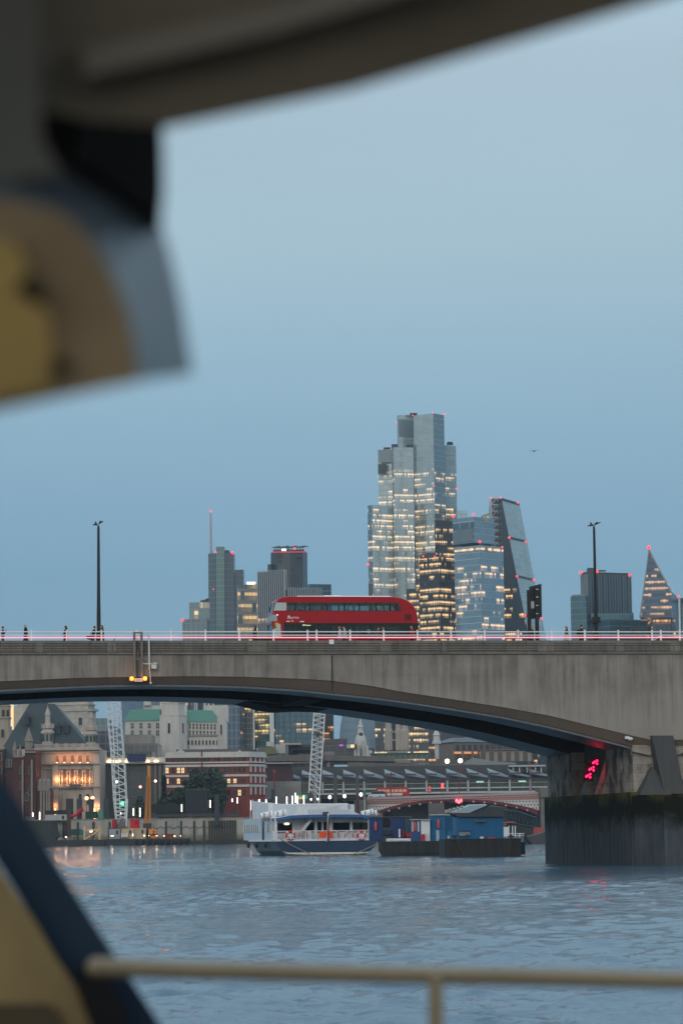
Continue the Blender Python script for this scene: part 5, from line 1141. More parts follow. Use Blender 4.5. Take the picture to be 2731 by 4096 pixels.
# roof
ea, eb = sp(30, 588), sp(905, 596); ra, rb = sp(322, 165, 14), sp(582, 175, 14)
mb = MB(); mb.hexa([(ea.x, SY + 1.5, ea.z - 1), (eb.x, SY + 1.5, eb.z), (eb.x, SY + 30, eb.z), (ea.x, SY + 30, ea.z - 1), (ra.x, SY + 12, ra.z), (rb.x, SY + 12, rb.z), (rb.x, SY + 18, rb.z), (ra.x, SY + 18, ra.z)]); rf = part('roof', mb, SLATE, sc_)
p = sp(470, 170, 14); mb = MB(); mb.box(sp(430, 100, 14).x, sp(500, 100, 14).x, SY + 13, SY + 17, p.z - 4, sp(430, 95, 14).z); part('chimney', mb, flat('chimney dark', (.06, .06, .065)), rf)
for x, y, w in ((282, 345, 42), (612, 440, 40), (698, 438, 42)):
 a_, b_ = sp(x - w / 2, y + 42, 3.5), sp(x + w / 2, y - 34, 3.5); mb = MB(); mb.box(a_.x, b_.x, SY + 3.5, SY + 9, a_.z, b_.z); mb.loft([(a_.x - .4, SY + 3.2, b_.z), (b_.x + .4, SY + 3.2, b_.z), (x_ := (a_.x + b_.x) / 2, SY + 3.2, b_.z + 1.6)], [(a_.x - .4, SY + 9, b_.z), (b_.x + .4, SY + 9, b_.z), (x_, SY + 9, b_.z + 1.6)]); dm = part('dormer', mb, SLATE, rf)
 mb = MB(); mb.box(a_.x + .4, b_.x - .4, SY + 3.42, SY + 3.5, a_.z + .5, b_.z - .5); part('pane', mb, PDARK, dm)
def turret(x, ytop, ymid, ybase, w, d):
 c = sp(x, ybase, d); W_ = w / 2.613 / FPX * SY / 2; z0, z1_, z2_ = c.z, sp(x, ymid, d).z, sp(x, ytop, d).z; h = z1_ - z0
 t = bpy.data.objects.new('turret', None); COL.objects.link(t); t.parent = sc_; t.location = Vector((c.x, c.y, z0)) - wloc(sc_)
 mb = MB(); mb.lathe((c.x, c.y, z0), [(W_ * 1.05, 0), (W_ * 1.05, h * .12), (W_ * .92, h * .13), (W_ * .92, h * .55)], 8); mb.lathe((c.x, c.y, z0), [(W_ * 1.15, h * .55), (W_ * 1.15, h * .6), (W_ * .8, h * .75), (W_ * 1.02, h * .78), (W_ * .6, h * 1.0)], 8); part('shaft', mb, SST, t)
 mb = MB(); H = z2_ - z1_; mb.lathe((c.x, c.y, z1_), [(W_ * .45, 0), (W_ * .4, H * .42), (W_ * .5, H * .44), (W_ * .42, H * .55), (W_ * .25, H * .72), (.1, H * .85), (.08, H)], 8); part('spirelet', mb, SST, t)
 mb = MB()
 for i in range(8): a = i * math.pi / 4 + .39; mb.box(c.x + math.cos(a) * W_ * 1.0 - .2, c.x + math.cos(a) * W_ * 1.0 + .2, c.y + math.sin(a) * W_ - .2, c.y + math.sin(a) * W_ + .2, z0 + h * .78, z0 + h * .98)
 part('pinnacle', mb, SST, t)
 mb = MB()
 for i in range(8): a = i * math.pi / 4; mb.box(c.x + math.cos(a) * W_ * .86 - .42, c.x + math.cos(a) * W_ * .86 + .42, c.y + math.sin(a) * W_ * .86 - .3, c.y + math.sin(a) * W_ * .86 + .3, z0 + h * .2, z0 + h * .5)
 part('belfry_opening', mb, PTEAL, t)
turret(502, 178, 375, 610, 128, 2.5); turret(957, 225, 400, 610, 118, 2.5)
# windows, columns, uplights
OR = flat('uplit arch', (.45, .25, .14), .6)
w_ar = win_mesh(1.2, 2.7, .2, 0, 0, 1, True, True).mesh('window', [SST, flat('arch pane', (.16, .07, .035), .4, vary=.4), FDK])
w_tall = win_mesh(1.2, 5.0, .18, 0, 0, 1).mesh('window', [SST, flat('tall pane', (.15, .10, .075), .4, vary=.4), FDK])
w_low = win_mesh(1.0, 3.5, .18, 0, 0, 1).mesh('window', [SST, PDARK, FDK])
UPL = glow('uplight', (1, .42, .16), 5)
for i, x in enumerate((602, 680, 762, 842, 922)):
 p = sp(x, 795); inst('window', w_ar, sc_, (p.x, SY - .02, p.z))
 p = sp(x, 1020); inst('window', w_tall, sc_, (p.x, SY - .02, p.z + .3))
 if i != 1: p = sp(x, 1225); inst('window', w_low, sc_, (p.x, SY - .02, p.z))
 p = sp(x, 785); mb = MB(); mb.box(p.x - .3, p.x + .3, SY - 1.1, SY - .8, p.z - .1, p.z + .1); part('uplight', mb, UPL, sc_)
 for yy, en in ((1030, 150), (805, 55)):
  ld = bpy.data.lights.new('uplight_lamp', 'POINT'); ld.energy = en * 2.6; ld.color = (1, .38, .12); ld.shadow_soft_size = .3
  lo = bpy.data.objects.new('uplight_lamp', ld); COL.objects.link(lo); q = sp(x + 4, yy); lo.location = (q.x, SY - 1.5, q.z + 2.2)
for x in (640, 720, 800, 882, 960):
 for dx in (-12, 12):
  p = sp(x + dx, 1040); mb = MB(); h = sp(x, 870).z - p.z; mb.lathe((p.x, SY - .75, p.z), [(.42, 0), (.42, .4), (.3, .5), (.26, h - .6), (.42, h - .1), (.42, h)], 8); part('column', mb, SST, sc_)
for x in (540, 585, 995, 1038):
 p = sp(x, 1262); mb = MB(); mb.box(p.x - .2, p.x + .2, SY - 1.6, SY - 1.3, GZ, p.z); part('uplight', mb, UPL, sc_)
 ld = bpy.data.lights.new('uplight_lamp', 'POINT'); ld.energy = 110; ld.color = (1, .40, .18); ld.shadow_soft_size = .3
 lo = bpy.data.objects.new('uplight_lamp', ld); COL.objects.link(lo); lo.location = (p.x, SY - 1.6, p.z + .9)
p = sp(735, 1080); mb = MB(); mb.plate([(p.x - 2.4, GZ), (p.x + 2.4, GZ), (p.x + 2.4, p.z - 2), (p.x + 1.5, p.z - .5), (p.x, p.z + .2), (p.x - 1.5, p.z - .5), (p.x - 2.4, p.z - 2)], SY - 1.2, SY - .05); pt_ = part('porch', mb, SST, sc_)
mb = MB(); mb.box(p.x - 1.2, p.x + 1.2, SY - 1.25, SY - 1.2, GZ, p.z - 2.6); part('door', mb, PDARK, pt_)
a_, b_ = sp(735, 1050), sp(850, 1012); mb = MB(); mb.box(a_.x, b_.x, SY - 2.2, SY - 1.45, a_.z, b_.z); part('balcony', mb, flat('balcony stone', (.13, .11, .1)), sc_)
for x, y in ((908, 1158), (970, 1156)): p = sp(x, y, -12); mb = MB(); mb.ball(p, .6, 8, 6); t = thing('lantern', ['warm round lantern in front of the stone building, left of two', 'warm round lantern in front of the stone building, right of two'][x > 940], 'lamp', (p.x, p.y, GZ)); part('globe', mb, glow('warm globe', (1, .5, .22), 4), t); mb = MB(); mb.box(p.x - .1, p.x + .1, p.y - .1, p.y + .1, GZ, p.z - .55); part('pole', mb, flat('lamp pole', (.08, .085, .09)), t)
# ---- Gothic brick building at far left
GY = 945.
BRK = stone('dark red brick', (.10, .042, .036), dark=(.045, .026, .026), amount=.6, streak=.4, sc=.4, block=(1.3, 1.2, 1.1), bw=1.4, bh=.5)
BST = stone('brick building dressings', (.26, .22, .19), dark=(.1, .09, .085), amount=.5)
gp = lambda x, y, d=0: P(a1(x, y), GY + d)
gb = thing('gothic_brick_building', 'dark red brick gothic building with small stone turrets at the far left bank', 'building', tuple(gp(250, 1270).xy) + (GZ,))
mb = MB()
def gbox(x0, x1, y0, d0, d1, m_=None):
 mb.box(gp(x0, 0).x, gp(x1, 0).x, GY + d0, GY + d1, GZ, gp(0, y0).z)
gbox(-400, 46, 640, -2, 14); gbox(46, 140, 860, 0, 14); gbox(140, 270, 720, -1, 14); gbox(270, 385, 660, -2, 14); gbox(385, 530, 1080, -1, 10); part('wall', mb, BRK, gb)
mb = MB(); mb.box(gp(150, 0).x, gp(262, 0).x, GY - 1.6, GY - 1.001, gp(0, 735).z, gp(0, 715).z); mb.box(gp(-100, 0).x, gp(50, 0).x, GY - 2.6, GY - 2.001, gp(0, 655).z, gp(0, 640).z); mb.box(gp(272, 0).x, gp(388, 0).x, GY - 2.6, GY - 2.001, gp(0, 690).z, gp(0, 672).z); mb.box(gp(405, 0).x, gp(528, 0).x, GY - 1.5, GY - 1.001, gp(0, 1085).z, gp(0, 1040).z)
for x in (250, 345, 440, 470, 500, 525): mb.box(gp(x, 0).x - .3, gp(x, 0).x + .3, GY - 2.9, GY - 2.1, GZ, gp(0, 760 if x < 400 else 1090).z)
part('stone_band', mb, BST, gb)
mb = MB(); mb.loft([gp(30, 860, 1), gp(150, 860, 1), gp(150, 610, 8), gp(60, 610, 8)], [gp(30, 860, 14), gp(150, 860, 14), gp(150, 612, 9), gp(60, 612, 9)]); part('roof', mb, SLATE, gb)
for x, yt, yb, w in ((305, 415, 660, 92), (158, 560, 720, 52), (212, 600, 720, 40)):
 c = gp(x, yb, 1); W_ = w / 2.613 / FPX * GY / 2; H = gp(x, yt, 1).z - c.z; mb = MB()
 mb.lathe((c.x, c.y, c.z), [(W_ * .9, 0), (W_ * .9, H * .38), (W_ * 1.1, H * .4), (W_ * 1.0, H * .45), (.15, H * .95), (.1, H)], 8); part('turret', mb, BST, gb)
w_g = win_mesh(.9, 2.4, .15, 0, 0, 1, True, True).mesh('window', [BST, PDARK, FDK])
for x, y in ((88, 830), (112, 830), (232, 900), (232, 1060), (330, 900), (330, 1120), (15, 760), (15, 900), (290, 1180)): p = gp(x, y); inst('window', w_g, gb, (p.x, GY - (2.02 if x > 270 or x < 40 else 1.02), p.z))
c = gp(465, 1050, -1.5); mb = MB()
for x, h in ((425, 955), (465, 935), (510, 950)): q = gp(x, 1050, -.6); mb.lathe((q.x, q.y, q.z), [(1.1, 0), (.9, 2.2), (.15, gp(x, h).z - q.z)], 6)
part('gable_pinnacle', mb, BST, gb)
# church-like tower at the left edge
ty = 1000.; tp_ = lambda x, y, d=0: P(a1(x, y), ty + d)
tw = thing('stone_bell_tower', 'slim stone bell tower at the left edge beside the slate roof', 'tower', tuple(tp_(40, 1000).xy) + (GZ,))
mb = MB(); mb.box(tp_(-20, 0).x, tp_(98, 0).x, ty, ty + 9, GZ, tp_(0, 400).z); mb.box(tp_(-8, 0).x, tp_(88, 0).x, ty + .8, ty + 8, tp_(0, 400).z, tp_(0, 195).z); mb.box(tp_(-14, 0).x, tp_(94, 0).x, ty + .3, ty + 8.6, tp_(0, 322).z, tp_(0, 305).z); mb.box(tp_(-12, 0).x, tp_(92, 0).x, ty + .4, ty + 8.5, tp_(0, 195).z, tp_(0, 180).z)
q = tp_(40, 180, 4.5); mb.lathe((q.x, q.y, q.z), [(2.6, 0), (2.3, 1.), (1.2, 2.), (.2, 3.)], 8); part('wall', mb, stone('tower stone', (.38, .33, .28), dark=(.15, .12, .1), amount=.6), tw)
w_t = win_mesh(.95, 2.7, .15, 0, 0, 0, True, True).mesh('window', [BST, PDARK, FDK]);
for x, y, d in ((36, 312, .78), (84, 312, .78), (32, 520, -.02)): p = tp_(x, y); inst('window', w_t, tw, (p.x, ty + d, p.z))
# ---- big pale classical office behind
UY = 1060.; up = lambda x, y, d=0: P(a1(x, y), UY + d)
ub = thing('classical_office', 'large pale stone classical office block rising behind the slate-roofed building', 'building', tuple(up(800, 900).xy) + (GZ,))
fp = foot(590 / 2.613, 935 / 2.613, 1005 / 2.613, 2900, UY, 3)
mb = MB(); mb.prism(fp, GZ, up(0, 255).z); mb.box(up(165, 0).x, up(640, 0).x, UY + 6, UY + 40, GZ, up(0, 158).z); mb.box(up(140, 0).x, up(330, 0).x, UY + 2, UY + 30, GZ, up(0, 200).z); part('wall', mb, PST2, ub)
mb = MB(); mb.prism(grow(fp, 1.0), up(0, 255).z + .002, up(0, 232).z); mb.prism(grow(fp, -.5), up(0, 232).z, up(0, 190).z); mb.prism(grow(fp, .2), up(0, 190).z, up(0, 182).z); mb.prism(grow(fp, -.8), up(0, 182).z, up(0, 150).z); mb.box(up(800, 0).x, up(875, 0).x, UY + 8, UY + 16, up(0, 150).z, up(0, 60).z); part('attic', mb, PST2, ub)
q = up(905, 150, 3); mb = MB(); mb.lathe((q.x, q.y, q.z), [(1.1, 0), (1.2, .4), (.7, 1.2), (.9, 2.), (.6, 3.2), (.35, 3.8), (.1, 4.2)], 8); part('urn', mb, PST2, ub)
mb = MB(); mb.box(up(788, 0).x - .3, up(788, 0).x + .3, UY + 5, UY + 5.6, up(0, 200).z, up(0, 40).z); part('flagpole', mb, WFR, ub)
w_u = win_mesh(1.4, 2.9, .3, 0, 0, 1).mesh('window', [PST2, PTEAL, FDK]); w_ul = win_mesh(1.4, 2.2, .3, 0, 0, 1).mesh('window', [PST2, PLIT, FDK])
L, av, an_ = face(fp[0], fp[1])
for x, y, m_ in ((842, 395, w_u), (845, 535, w_ul), (842, 690, w_u)):
 p = up(x, y); t = (p.x - fp[0][0]) / (fp[1][0] - fp[0][0]); t = min(.95, t); inst('window', m_, ub, (fp[0][0] + (fp[1][0] - fp[0][0]) * t, fp[0][1] + (fp[1][1] - fp[0][1]) * t, p.z), an_)
w_s = win_mesh(1.5, 5.2, .2, 0, 0, 0).mesh('window', [PST2, PLIT, FDK])
for x, y in ((118, 262), (118, 398)): p = up(x, y, 1); o = single('lit_window_bay', MB().box(p.x - .9, p.x + .9, UY + 1, UY + 2, p.z - 1.5, p.z + 4.5), PLIT, ['warm lit stair bay at the far left edge, upper', 'warm lit stair bay at the far left edge, lower'][y > 300], 'window bay')
# glassy block far left behind
fac = lambda **k: facade(**k)
def tower(name, label, parts, base_pt, Y, cat='skyscraper', group=None):
 t = thing(name, label, cat, (P(base_pt, Y).x, Y, GZ), group); return t
t = tower('glass_block', 'dim blue-grey glass block at the far left edge behind the bell tower', None, a1(100, 300), 1250, 'building')
part('facade', MB().prism(foot(a1(-100, 0)[0], a1(30, 0)[0], a1(145, 0)[0], 2900, 1250, .3), GZ, P(a1(100, 90), 1250).z + 6), facade('facade left block', 3.8, 3, (.10, .18, .24), (.14, .19, .23), lit=.93, seed=2), t)
# ---- white mid block & modern dark-fronted building with lit eaves
MY = 985.; mp_ = lambda x, y, d=0: P(a2(x, y), MY + d)
mo = thing('modern_riverside_block', 'grey modern building with a row of warm lamps under its eaves behind the white crane', 'building', tuple(mp_(300, 1000).xy) + (GZ,))
mb = MB(); mb.box(mp_(-20, 0).x, mp_(645, 0).x, MY + 1, MY + 25, GZ, mp_(0, 690).z); part('wall', mb, stone('grey panel', (.12, .12, .115), dark=(.05, .05, .05), amount=.5), mo)
mb = MB(); mb.box(mp_(-30, 0).x, mp_(640, 0).x, MY - 1, MY + 25, mp_(0, 689).z, mp_(0, 676).z); part('eaves', mb, flat('eaves pale', (.33, .34, .34)), mo)
mb = MB(); mb.box(mp_(-30, 0).x, mp_(640, 0).x, MY + 3, MY + 25, mp_(0, 675).z, mp_(0, 632).z); part('attic', mb, PST3, mo)
mb = MB(); mb.box(mp_(-30, 0).x, mp_(500, 0).x, MY + 5, MY + 25, mp_(0, 631).z, mp_(0, 575).z); part('roof_storey', mb, facade('facade roof storey', 3, 1.6, (.05, .07, .08), (.10, .11, .12), lit=.72, seed=5), mo)
mb = MB(); mb.box(mp_(285, 0).x, mp_(470, 0).x, MY + .2, MY + .999, GZ, mp_(0, 760).z); part('glazed_front', mb, facade('facade glazed front', 3.2, 2.2, (.035, .055, .07), (.05, .055, .06), lit=.97, seed=6, metal=.3), mo)
mb = MB(); mb.box(mp_(292, 0).x, mp_(460, 0).x, MY - 1.8, MY - .6, mp_(0, 672).z, mp_(0, 600).z); part('blue_screen', mb, flat('screen navy', (.012, .022, .085), .4), mo)
for x in (48, 130, 168, 215, 282, 472, 550):
 p = mp_(x, 664, 2.4); mb = MB(); mb.ball(p, .55, 8, 6, (1.6, .8, 1)); part('eaves_lamp', mb, glow('eaves lamp', (1, .72, .36), 3.2), mo)
 if x in (48, 168, 282, 472, 550):
  ld = bpy.data.lights.new('eaves_light', 'POINT'); ld.energy = 60; ld.color = (1, .7, .35); ld.shadow_soft_size = .4
  lo = bpy.data.objects.new('eaves_light', ld); COL.objects.link(lo); lo.location = (p.x, MY + .6, p.z + .6)
mb = MB()
for x in (540, 580, 620): mb.box(mp_(x, 0).x - .35, mp_(x, 0).x + .35, MY + .2, MY + .999, GZ, mp_(0, 695).z)
part('pier_strip', mb, flat('pier strip', (.2, .19, .18)), mo)
for x, y, c in ((196, 846, (1, .85, .6)), (543, 838, (1, .55, .4)), (408, 890, (1, .3, .25))):
 p = P(a2(x, y), 942); mb = MB(); mb.ball(p, .42, 8, 6); t = thing('street_light', ['glowing street light behind the white crane', 'orange street light right of the orange boom', 'red signal lamp between crane and orange boom'][(196, 543, 408).index(x)], 'lamp', (p.x, p.y, GZ)); part('globe', mb, glow('lamp %d' % x, c, 5), t); mb = MB(); mb.box(p.x - .09, p.x + .09, p.y - .09, p.y + .09, GZ, p.z - .3); part('pole', mb, flat('lamp pole', (.08, .085, .09)), t)
# distant purple-ish block and low roofs behind
for nm, lab_, x0, x1, y0, y1, Y, c in (('low_block', 'dim mauve-grey block behind the white crane, above the modern roof', -10, 135, 390, 575, 1120, (.13, .12, .15)), ('low_block', 'dark roofs with plant rooms in front of the pale stone block', 225, 560, 500, 590, 1030, (.10, .105, .115)), ('low_block', 'blue-grey glass block far behind, left of the white crane', -8, 110, 275, 392, 1300, (.12, .17, .19))):
 mb = MB(); fbox(mb, a2(x0, y1 + 300), a2(x1, y0), Y, 25); single(nm, mb, facade('facade ' + lab_[:9] + str(x0), 3.5, 2.5, c, tuple(q * 1.2 for q in c), lit=.95, seed=x0, metal=.25), lab_, 'building')
# ---- Portland stone block with green copper roofs
FY = 1120.; fp_ = lambda x, y, d=0: P(a2(x, y), FY + d)
fa = thing('stone_block_copper_roofs', 'pale stone block with two green copper roofs and a square tower', 'building', tuple(fp_(700, 540).xy) + (GZ,))
COP = stone('copper green', (.065, .19, .135), dark=(.07, .15, .13), amount=.5, streak=.7, sc=.4, rough=.6)
mb = MB(); mb.box(fp_(262, 0).x, fp_(575, 0).x, FY + 4, FY + 30, GZ, fp_(0, 298).z); w1 = part('wing', mb, PST3, fa)
a_, b_ = fp_(258, 300, 3.5), fp_(572, 300, 3.5); c_, d_ = fp_(322, 197, 14), fp_(572, 192, 14)
mb = MB(); mb.hexa([(a_.x, FY + 3.5, a_.z), (b_.x, FY + 3.5, a_.z), (b_.x, FY + 30, a_.z), (a_.x, FY + 30, a_.z), (c_.x, FY + 13, c_.z), (b_.x, FY + 13, c_.z), (b_.x, FY + 20, c_.z), (c_.x, FY + 20, c_.z)]); part('copper_roof', mb, COP, fa)
tf = foot(a2(580, 0)[0], a2(752, 0)[0], a2(825, 0)[0], 2900, FY - 6, 1.6)
mb = MB(); mb.prism(tf, GZ, fp_(0, 262).z); mb.prism(grow(tf, -.8), fp_(0, 262).z, fp_(0, 150).z); mb.prism(grow(tf, -.2), fp_(0, 150).z, fp_(0, 135).z); mb.prism(grow(tf, -1.2), fp_(0, 135).z, fp_(0, 122).z); mb.prism(grow(tf, .2), fp_(0, 265).z + .01, fp_(0, 255).z); part('tower', mb, PST3, fa)
t2 = foot(a2(826, 0)[0], a2(1096, 0)[0], a2(1097.5, 0)[0], 2950, FY - 2, .06)
q0, q1 = fp_(826, 300, 2), fp_(1096, 310, 2)
mb = MB(); mb.box(q0.x, q1.x, FY + 2, FY + 28, GZ, q0.z - .3); part('wing', mb, PST3, fa)
e0, e1 = fp_(812, 200, 13), fp_(1052, 205, 13)
mb = MB(); mb.hexa([(q0.x - .5, FY + 1.5, q0.z - .3), (q1.x + .5, FY + 1.5, q0.z - .6), (q1.x + .5, FY + 28, q0.z - .6), (q0.x - .5, FY + 28, q0.z - .3), (q0.x - .5, FY + 12, e0.z), (e1.x, FY + 12, e1.z), (e1.x, FY + 18, e1.z), (q0.x - .5, FY + 18, e0.z)]); part('copper_roof', mb, COP, fa)
tf2 = foot(a2(1096, 0)[0], a2(1150, 0)[0], a2(1184, 0)[0], 2900, FY - 1, .8)
mb = MB(); mb.prism(tf2, GZ, fp_(0, 285).z); mb.prism(grow(tf2, -.6), fp_(0, 285).z, fp_(0, 195).z); mb.box(fp_(945, 0).x, fp_(1168, 0).x, FY + 22, FY + 34, fp_(0, 300).z, fp_(0, 150).z); mb.box(fp_(400, 0).x, fp_(590, 0).x, FY + 22, FY + 34, fp_(0, 300).z, fp_(0, 145).z); mb.box(fp_(405, 0).x, fp_(462, 0).x, FY + 20, FY + 28, fp_(0, 145).z, fp_(0, 96).z); part('tower', mb, PST3, fa)
wf = win_mesh(1.15, 2.0, .1, 0, 0, 1).mesh('window', [PST3, PTEAL, WFR]); wf2 = win_mesh(.62, 2.1, .06, 0, 0, 0).mesh('window', [PST3, PDARK, WFR]); wf3 = win_mesh(1.1, 3.8, .15, 0, 0, 1).mesh('window', [PST3, PDARK, FDK]); wf4 = win_mesh(.66, 1.8, .08, 0, 0, 0, True, True).mesh('window', [PST3, PDARK, FDK])
for x in (330, 407, 483, 556):
 for y in (362, 428): p = fp_(x, y); inst('window', wf, fa, (p.x, FY + 3.98, p.z))
for i in range(8):
 for y in (368, 432): p = fp_(849 + i * 32, y + i); inst('window', wf2, fa, (p.x, FY + 1.98, p.z))
for i in range(10): p = fp_(838 + i * 32, 512); inst('window', wf4, fa, (p.x, FY + 1.98, p.z))
L, av, an_ = face(tf[0], tf[1]); inst('window', wf3, fa, (tf[0][0] + (tf[1][0] - tf[0][0]) * .5, tf[0][1] + (tf[1][1] - tf[0][1]) * .5, fp_(0, 420).z), an_)
L, av, an2 = face(tf[1], tf[2]); inst('window', wf3, fa, (tf[1][0] + (tf[2][0] - tf[1][0]) * .5, tf[1][1] + (tf[2][1] - tf[1][1]) * .5, fp_(0, 420).z), an2)
L, av, an_ = face(tf2[0], tf2[1]); inst('window', wf3, fa, (tf2[0][0] + (tf2[1][0] - tf2[0][0]) * .7, tf2[0][1] + (tf2[1][1] - tf2[0][1]) * .7, fp_(0, 435).z), an_)
mb = MB(); mb.box(fp_(834, 0).x, fp_(1110, 0).x, FY + 1.4, FY + 1.999, fp_(0, 445).z, fp_(0, 432).z); part('string_course', mb, flat('string course', (.25, .24, .23)), fa)
mb = MB(); fbox(mb, a2(256, 520), a2(510, 420), 1085, 20); single('stone_annex', mb, stone('annex stone', (.33, .31, .28), amount=.6, sc=.3), 'lower stone annex with a dark roofline in front of the left copper roof', 'building')
# ---- red brick block with white bands
RY = 965.; rp = lambda x, y, d=0: P(a2(x, y), RY + d)
RBK = stone('red brick', (.24, .055, .042), dark=(.12, .035, .03), amount=.5, streak=.3, sc=.5)
RWH = stone('white bands', (.55, .53, .50), dark=(.25, .24, .23), amount=.4, streak=.6, sc=.5)
rb_ = thing('red_brick_block', 'red brick building with white stone bands, four storeys above the trees', 'building', tuple(rp(1000, 985).xy) + (GZ,))
rx0, rx1, rx2 = rp(637, 0).x, rp(1370, 0).x, rp(1502, 0).x
rft = [(rx0, RY), (rx1, RY), (rx2, RY + 9), (rx2, RY + 30), (rx0, RY + 30)]
zt_ = rp(0, 590).z
mb = MB(); mb.prism(rft, GZ, zt_); part('wall', mb, RBK, rb_)
def gr2(d): return [(rx0 - d, RY - d), (rx1 + d * .3, RY - d), (rx2 + d, RY + 9 - d * .4), (rx2 + d, RY + 30), (rx0 - d, RY + 30)]
mb = MB()
for y0, y1, d in ((632, 590, .35), (640, 633, .7), (690, 678, .5), (722, 702, .35), (812, 792, .35), (905, 885, .35)): mb.prism(gr2(d), rp(0, y0).z, rp(0, y1).z)
part('stone_band', mb, RWH, rb_)
mb = MB()
for y in (788, 882): mb.prism(gr2(.3), rp(0, y).z, rp(0, y - 12).z)
part('brick_band', mb, flat('brick band', (.22, .05, .045)), rb_)
for xa, xb, xm, y0, yp in ((718, 825, 768, 590, 552), (1265, 1325, 1296, 590, 558)):
 mb = MB(); A = [rp(xa, y0), rp(xb, y0), rp(xm, yp)]; mb.plate([(p.x, p.z + .01) for p in A], RY - .5, RY + 1.5); part('pediment', mb, RWH, rb_)
wr = win_mesh(1.0, 1.9, .07, 0, 0, 1, False); me_d = wr.mesh('window', [RBK, PTEAL, FDK]); me_l = wr.mesh('window', [RBK, PLIT, FDK]); me_k = wr.mesh('window', [RBK, PDARK, FDK])
xs4 = [648, 702, 750, 788, 840, 882, 908, 985, 1018, 1075, 1108, 1165, 1200, 1255, 1296, 1336]
rnd = random.Random(4)
for r_, (y, lits) in enumerate(((678, ()), (770, (648, 750, 788)), (868, (648, 750, 1165, 1200, 1255)), (968, (1296,)))):
 for x in xs4:
  if r_ == 3 and x < 1160: continue
  if 820 < x < 1160 and r_ == 2: continue
  m_ = me_l if x in lits else (me_d if rnd.random() < .5 else me_k); p = rp(x, y); inst('window', m_, rb_, (p.x, RY - .01, p.z))
wn_ = win_mesh(1.1, 3.7, .45, 0, 0, 0).mesh('window', [RWH, RBK, FDK])
L, av, an_ = face(rft[1], rft[2])
for t in (.12, .42, .72, .97):
 for y0, y1 in ((678, 640), (772, 722), (870, 812), (975, 905)):
  c = Vector((rft[1][0] + (rft[2][0] - rft[1][0]) * t, rft[1][1] + (rft[2][1] - rft[1][1]) * t, 0)); z0, z1_ = rp(0, y0).z, rp(0, y1).z
  M = Matrix.Translation((c.x, c.y, 0)) @ Matrix.Rotation(an_, 4, 'Z'); part('stone_pilaster', MB(M).box(-.35, .35, -.3, .05, z0, z1_), RWH, rb_)
mb = MB(); mb.prism(grow(rft, -4), zt_ + .01, rp(0, 562).z); mb.box(rp(1448, 0).x, rp(1506, 0).x, RY + 12, RY + 20, zt_, rp(0, 540).z); part('roof', mb, flat('roof grey brown', (.12, .115, .11)), rb_)
for i in range(5):
 mb = MB(); x = rp(838 + i * 45, 0).x; mb.box(x, x + 2.6, RY + 3, RY + 7, zt_ + .02, rp(0, 565 - i * 2).z)
 for k in range(3): mb.lathe((x + .5 + k * .8, RY + 4, rp(0, 565 - i * 2).z), [(.28, 0), (.22, .7)], 6)
 part('chimney', mb, flat('chimney pale', (.42, .41, .40)), rb_)
mb = MB(); mb.tube([rp(958, 740, -.4), rp(958, 560, -.4)], .22, 6); part('downpipe', mb, flat('pipe dark', (.06, .05, .05)), rb_)
# ---- trees, hoarding, hedges
def leafm(name, a, b_):
 m, g, bs = new_mat(name); oi = g.n('ShaderNodeTexCoord').outputs['Object']; k = g.noise(oi, 1.1, 2); g.put(bs.inputs['Base Color'], g.mix(g.rng(k, .35, .65), a, b_)); bs.inputs['Roughness'].default_value = .6; return m
LEAF = leafm('leaf dark', (.012, .022, .016), (.035, .055, .032)); LEAF2 = leafm('leaf mid', (.016, .028, .018), (.04, .06, .034)); BARK = flat('bark', (.05, .04, .03), .9)
def tree(label, base, h, w, clumps, leaf, seed, conical=False, nl=1500, ls=.55, group=None):
 rn = random.Random(seed); t = thing('tree' if h > 5 else 'shrub', label, 'tree' if h > 5 else 'shrub', base, group)
 mb = MB(); b = Vector(base); mb.tube([b, b + Vector((.1, 0, h * .3)), b + Vector((-.1, .1, h * .75))], h * .025 + .1, 7, .08)
 for i in range(7): a = rn.uniform(0, 6.28); z0 = h * rn.uniform(.2, .5); mb.tube([b + Vector((0, 0, z0)), b + Vector((math.cos(a) * w * .25, math.sin(a) * w * .25, z0 + h * .2)), b + Vector((math.cos(a) * w * .38, math.sin(a) * w * .38, z0 + h * .35))], .16, 5, .04)
 part('trunk', mb, BARK, t)
 mb = MB(); vs, fs = [], []
 cl_ = []
 for i in range(clumps):
  if conical: z = rn.uniform(.06, .98); r = w * .5 * (1 - z) ** .8 * rn.uniform(.2, 1); a = rn.uniform(0, 6.28); cl_.append((math.cos(a) * r, math.sin(a) * r, z * h, w * .12 * (1.25 - z)))
  else:
   z = rn.uniform(-1, 1); a = rn.uniform(0, 6.28); rr = math.sqrt(1 - z * z) * rn.uniform(.55, 1.); cl_.append((math.cos(a) * rr * w * .42, math.sin(a) * rr * w * .42, h * (.58 + .36 * z * rn.uniform(.7, 1)), w * rn.uniform(.09, .17)))
 for i in range(nl):
  c = rn.choice(cl_); d = Vector((rn.gauss(0, 1), rn.gauss(0, 1), rn.gauss(0, 1))).normalized() * c[3] * rn.uniform(.5, 1.1); p = b + Vector(c[:3]) + d
  u = Vector((rn.gauss(0, 1), rn.gauss(0, 1), rn.gauss(0, 1))).normalized(); v = u.orthogonal().normalized(); s = ls * rn.uniform(.6, 1.3)
  o = len(vs); vs += [p + u * s, p + v * s * .6, p - u * s, p - v * s * .6]; fs.append((o, o + 1, o + 2, o + 3))
 mb.add(vs, fs); part('crown', mb, leaf, t)
tr_ = lambda x, y, Y: tuple(P(a2(x, y), Y).xy) + (GZ,)
def mpp(px_, Y): return px_ / 2.24 / FPX * Y
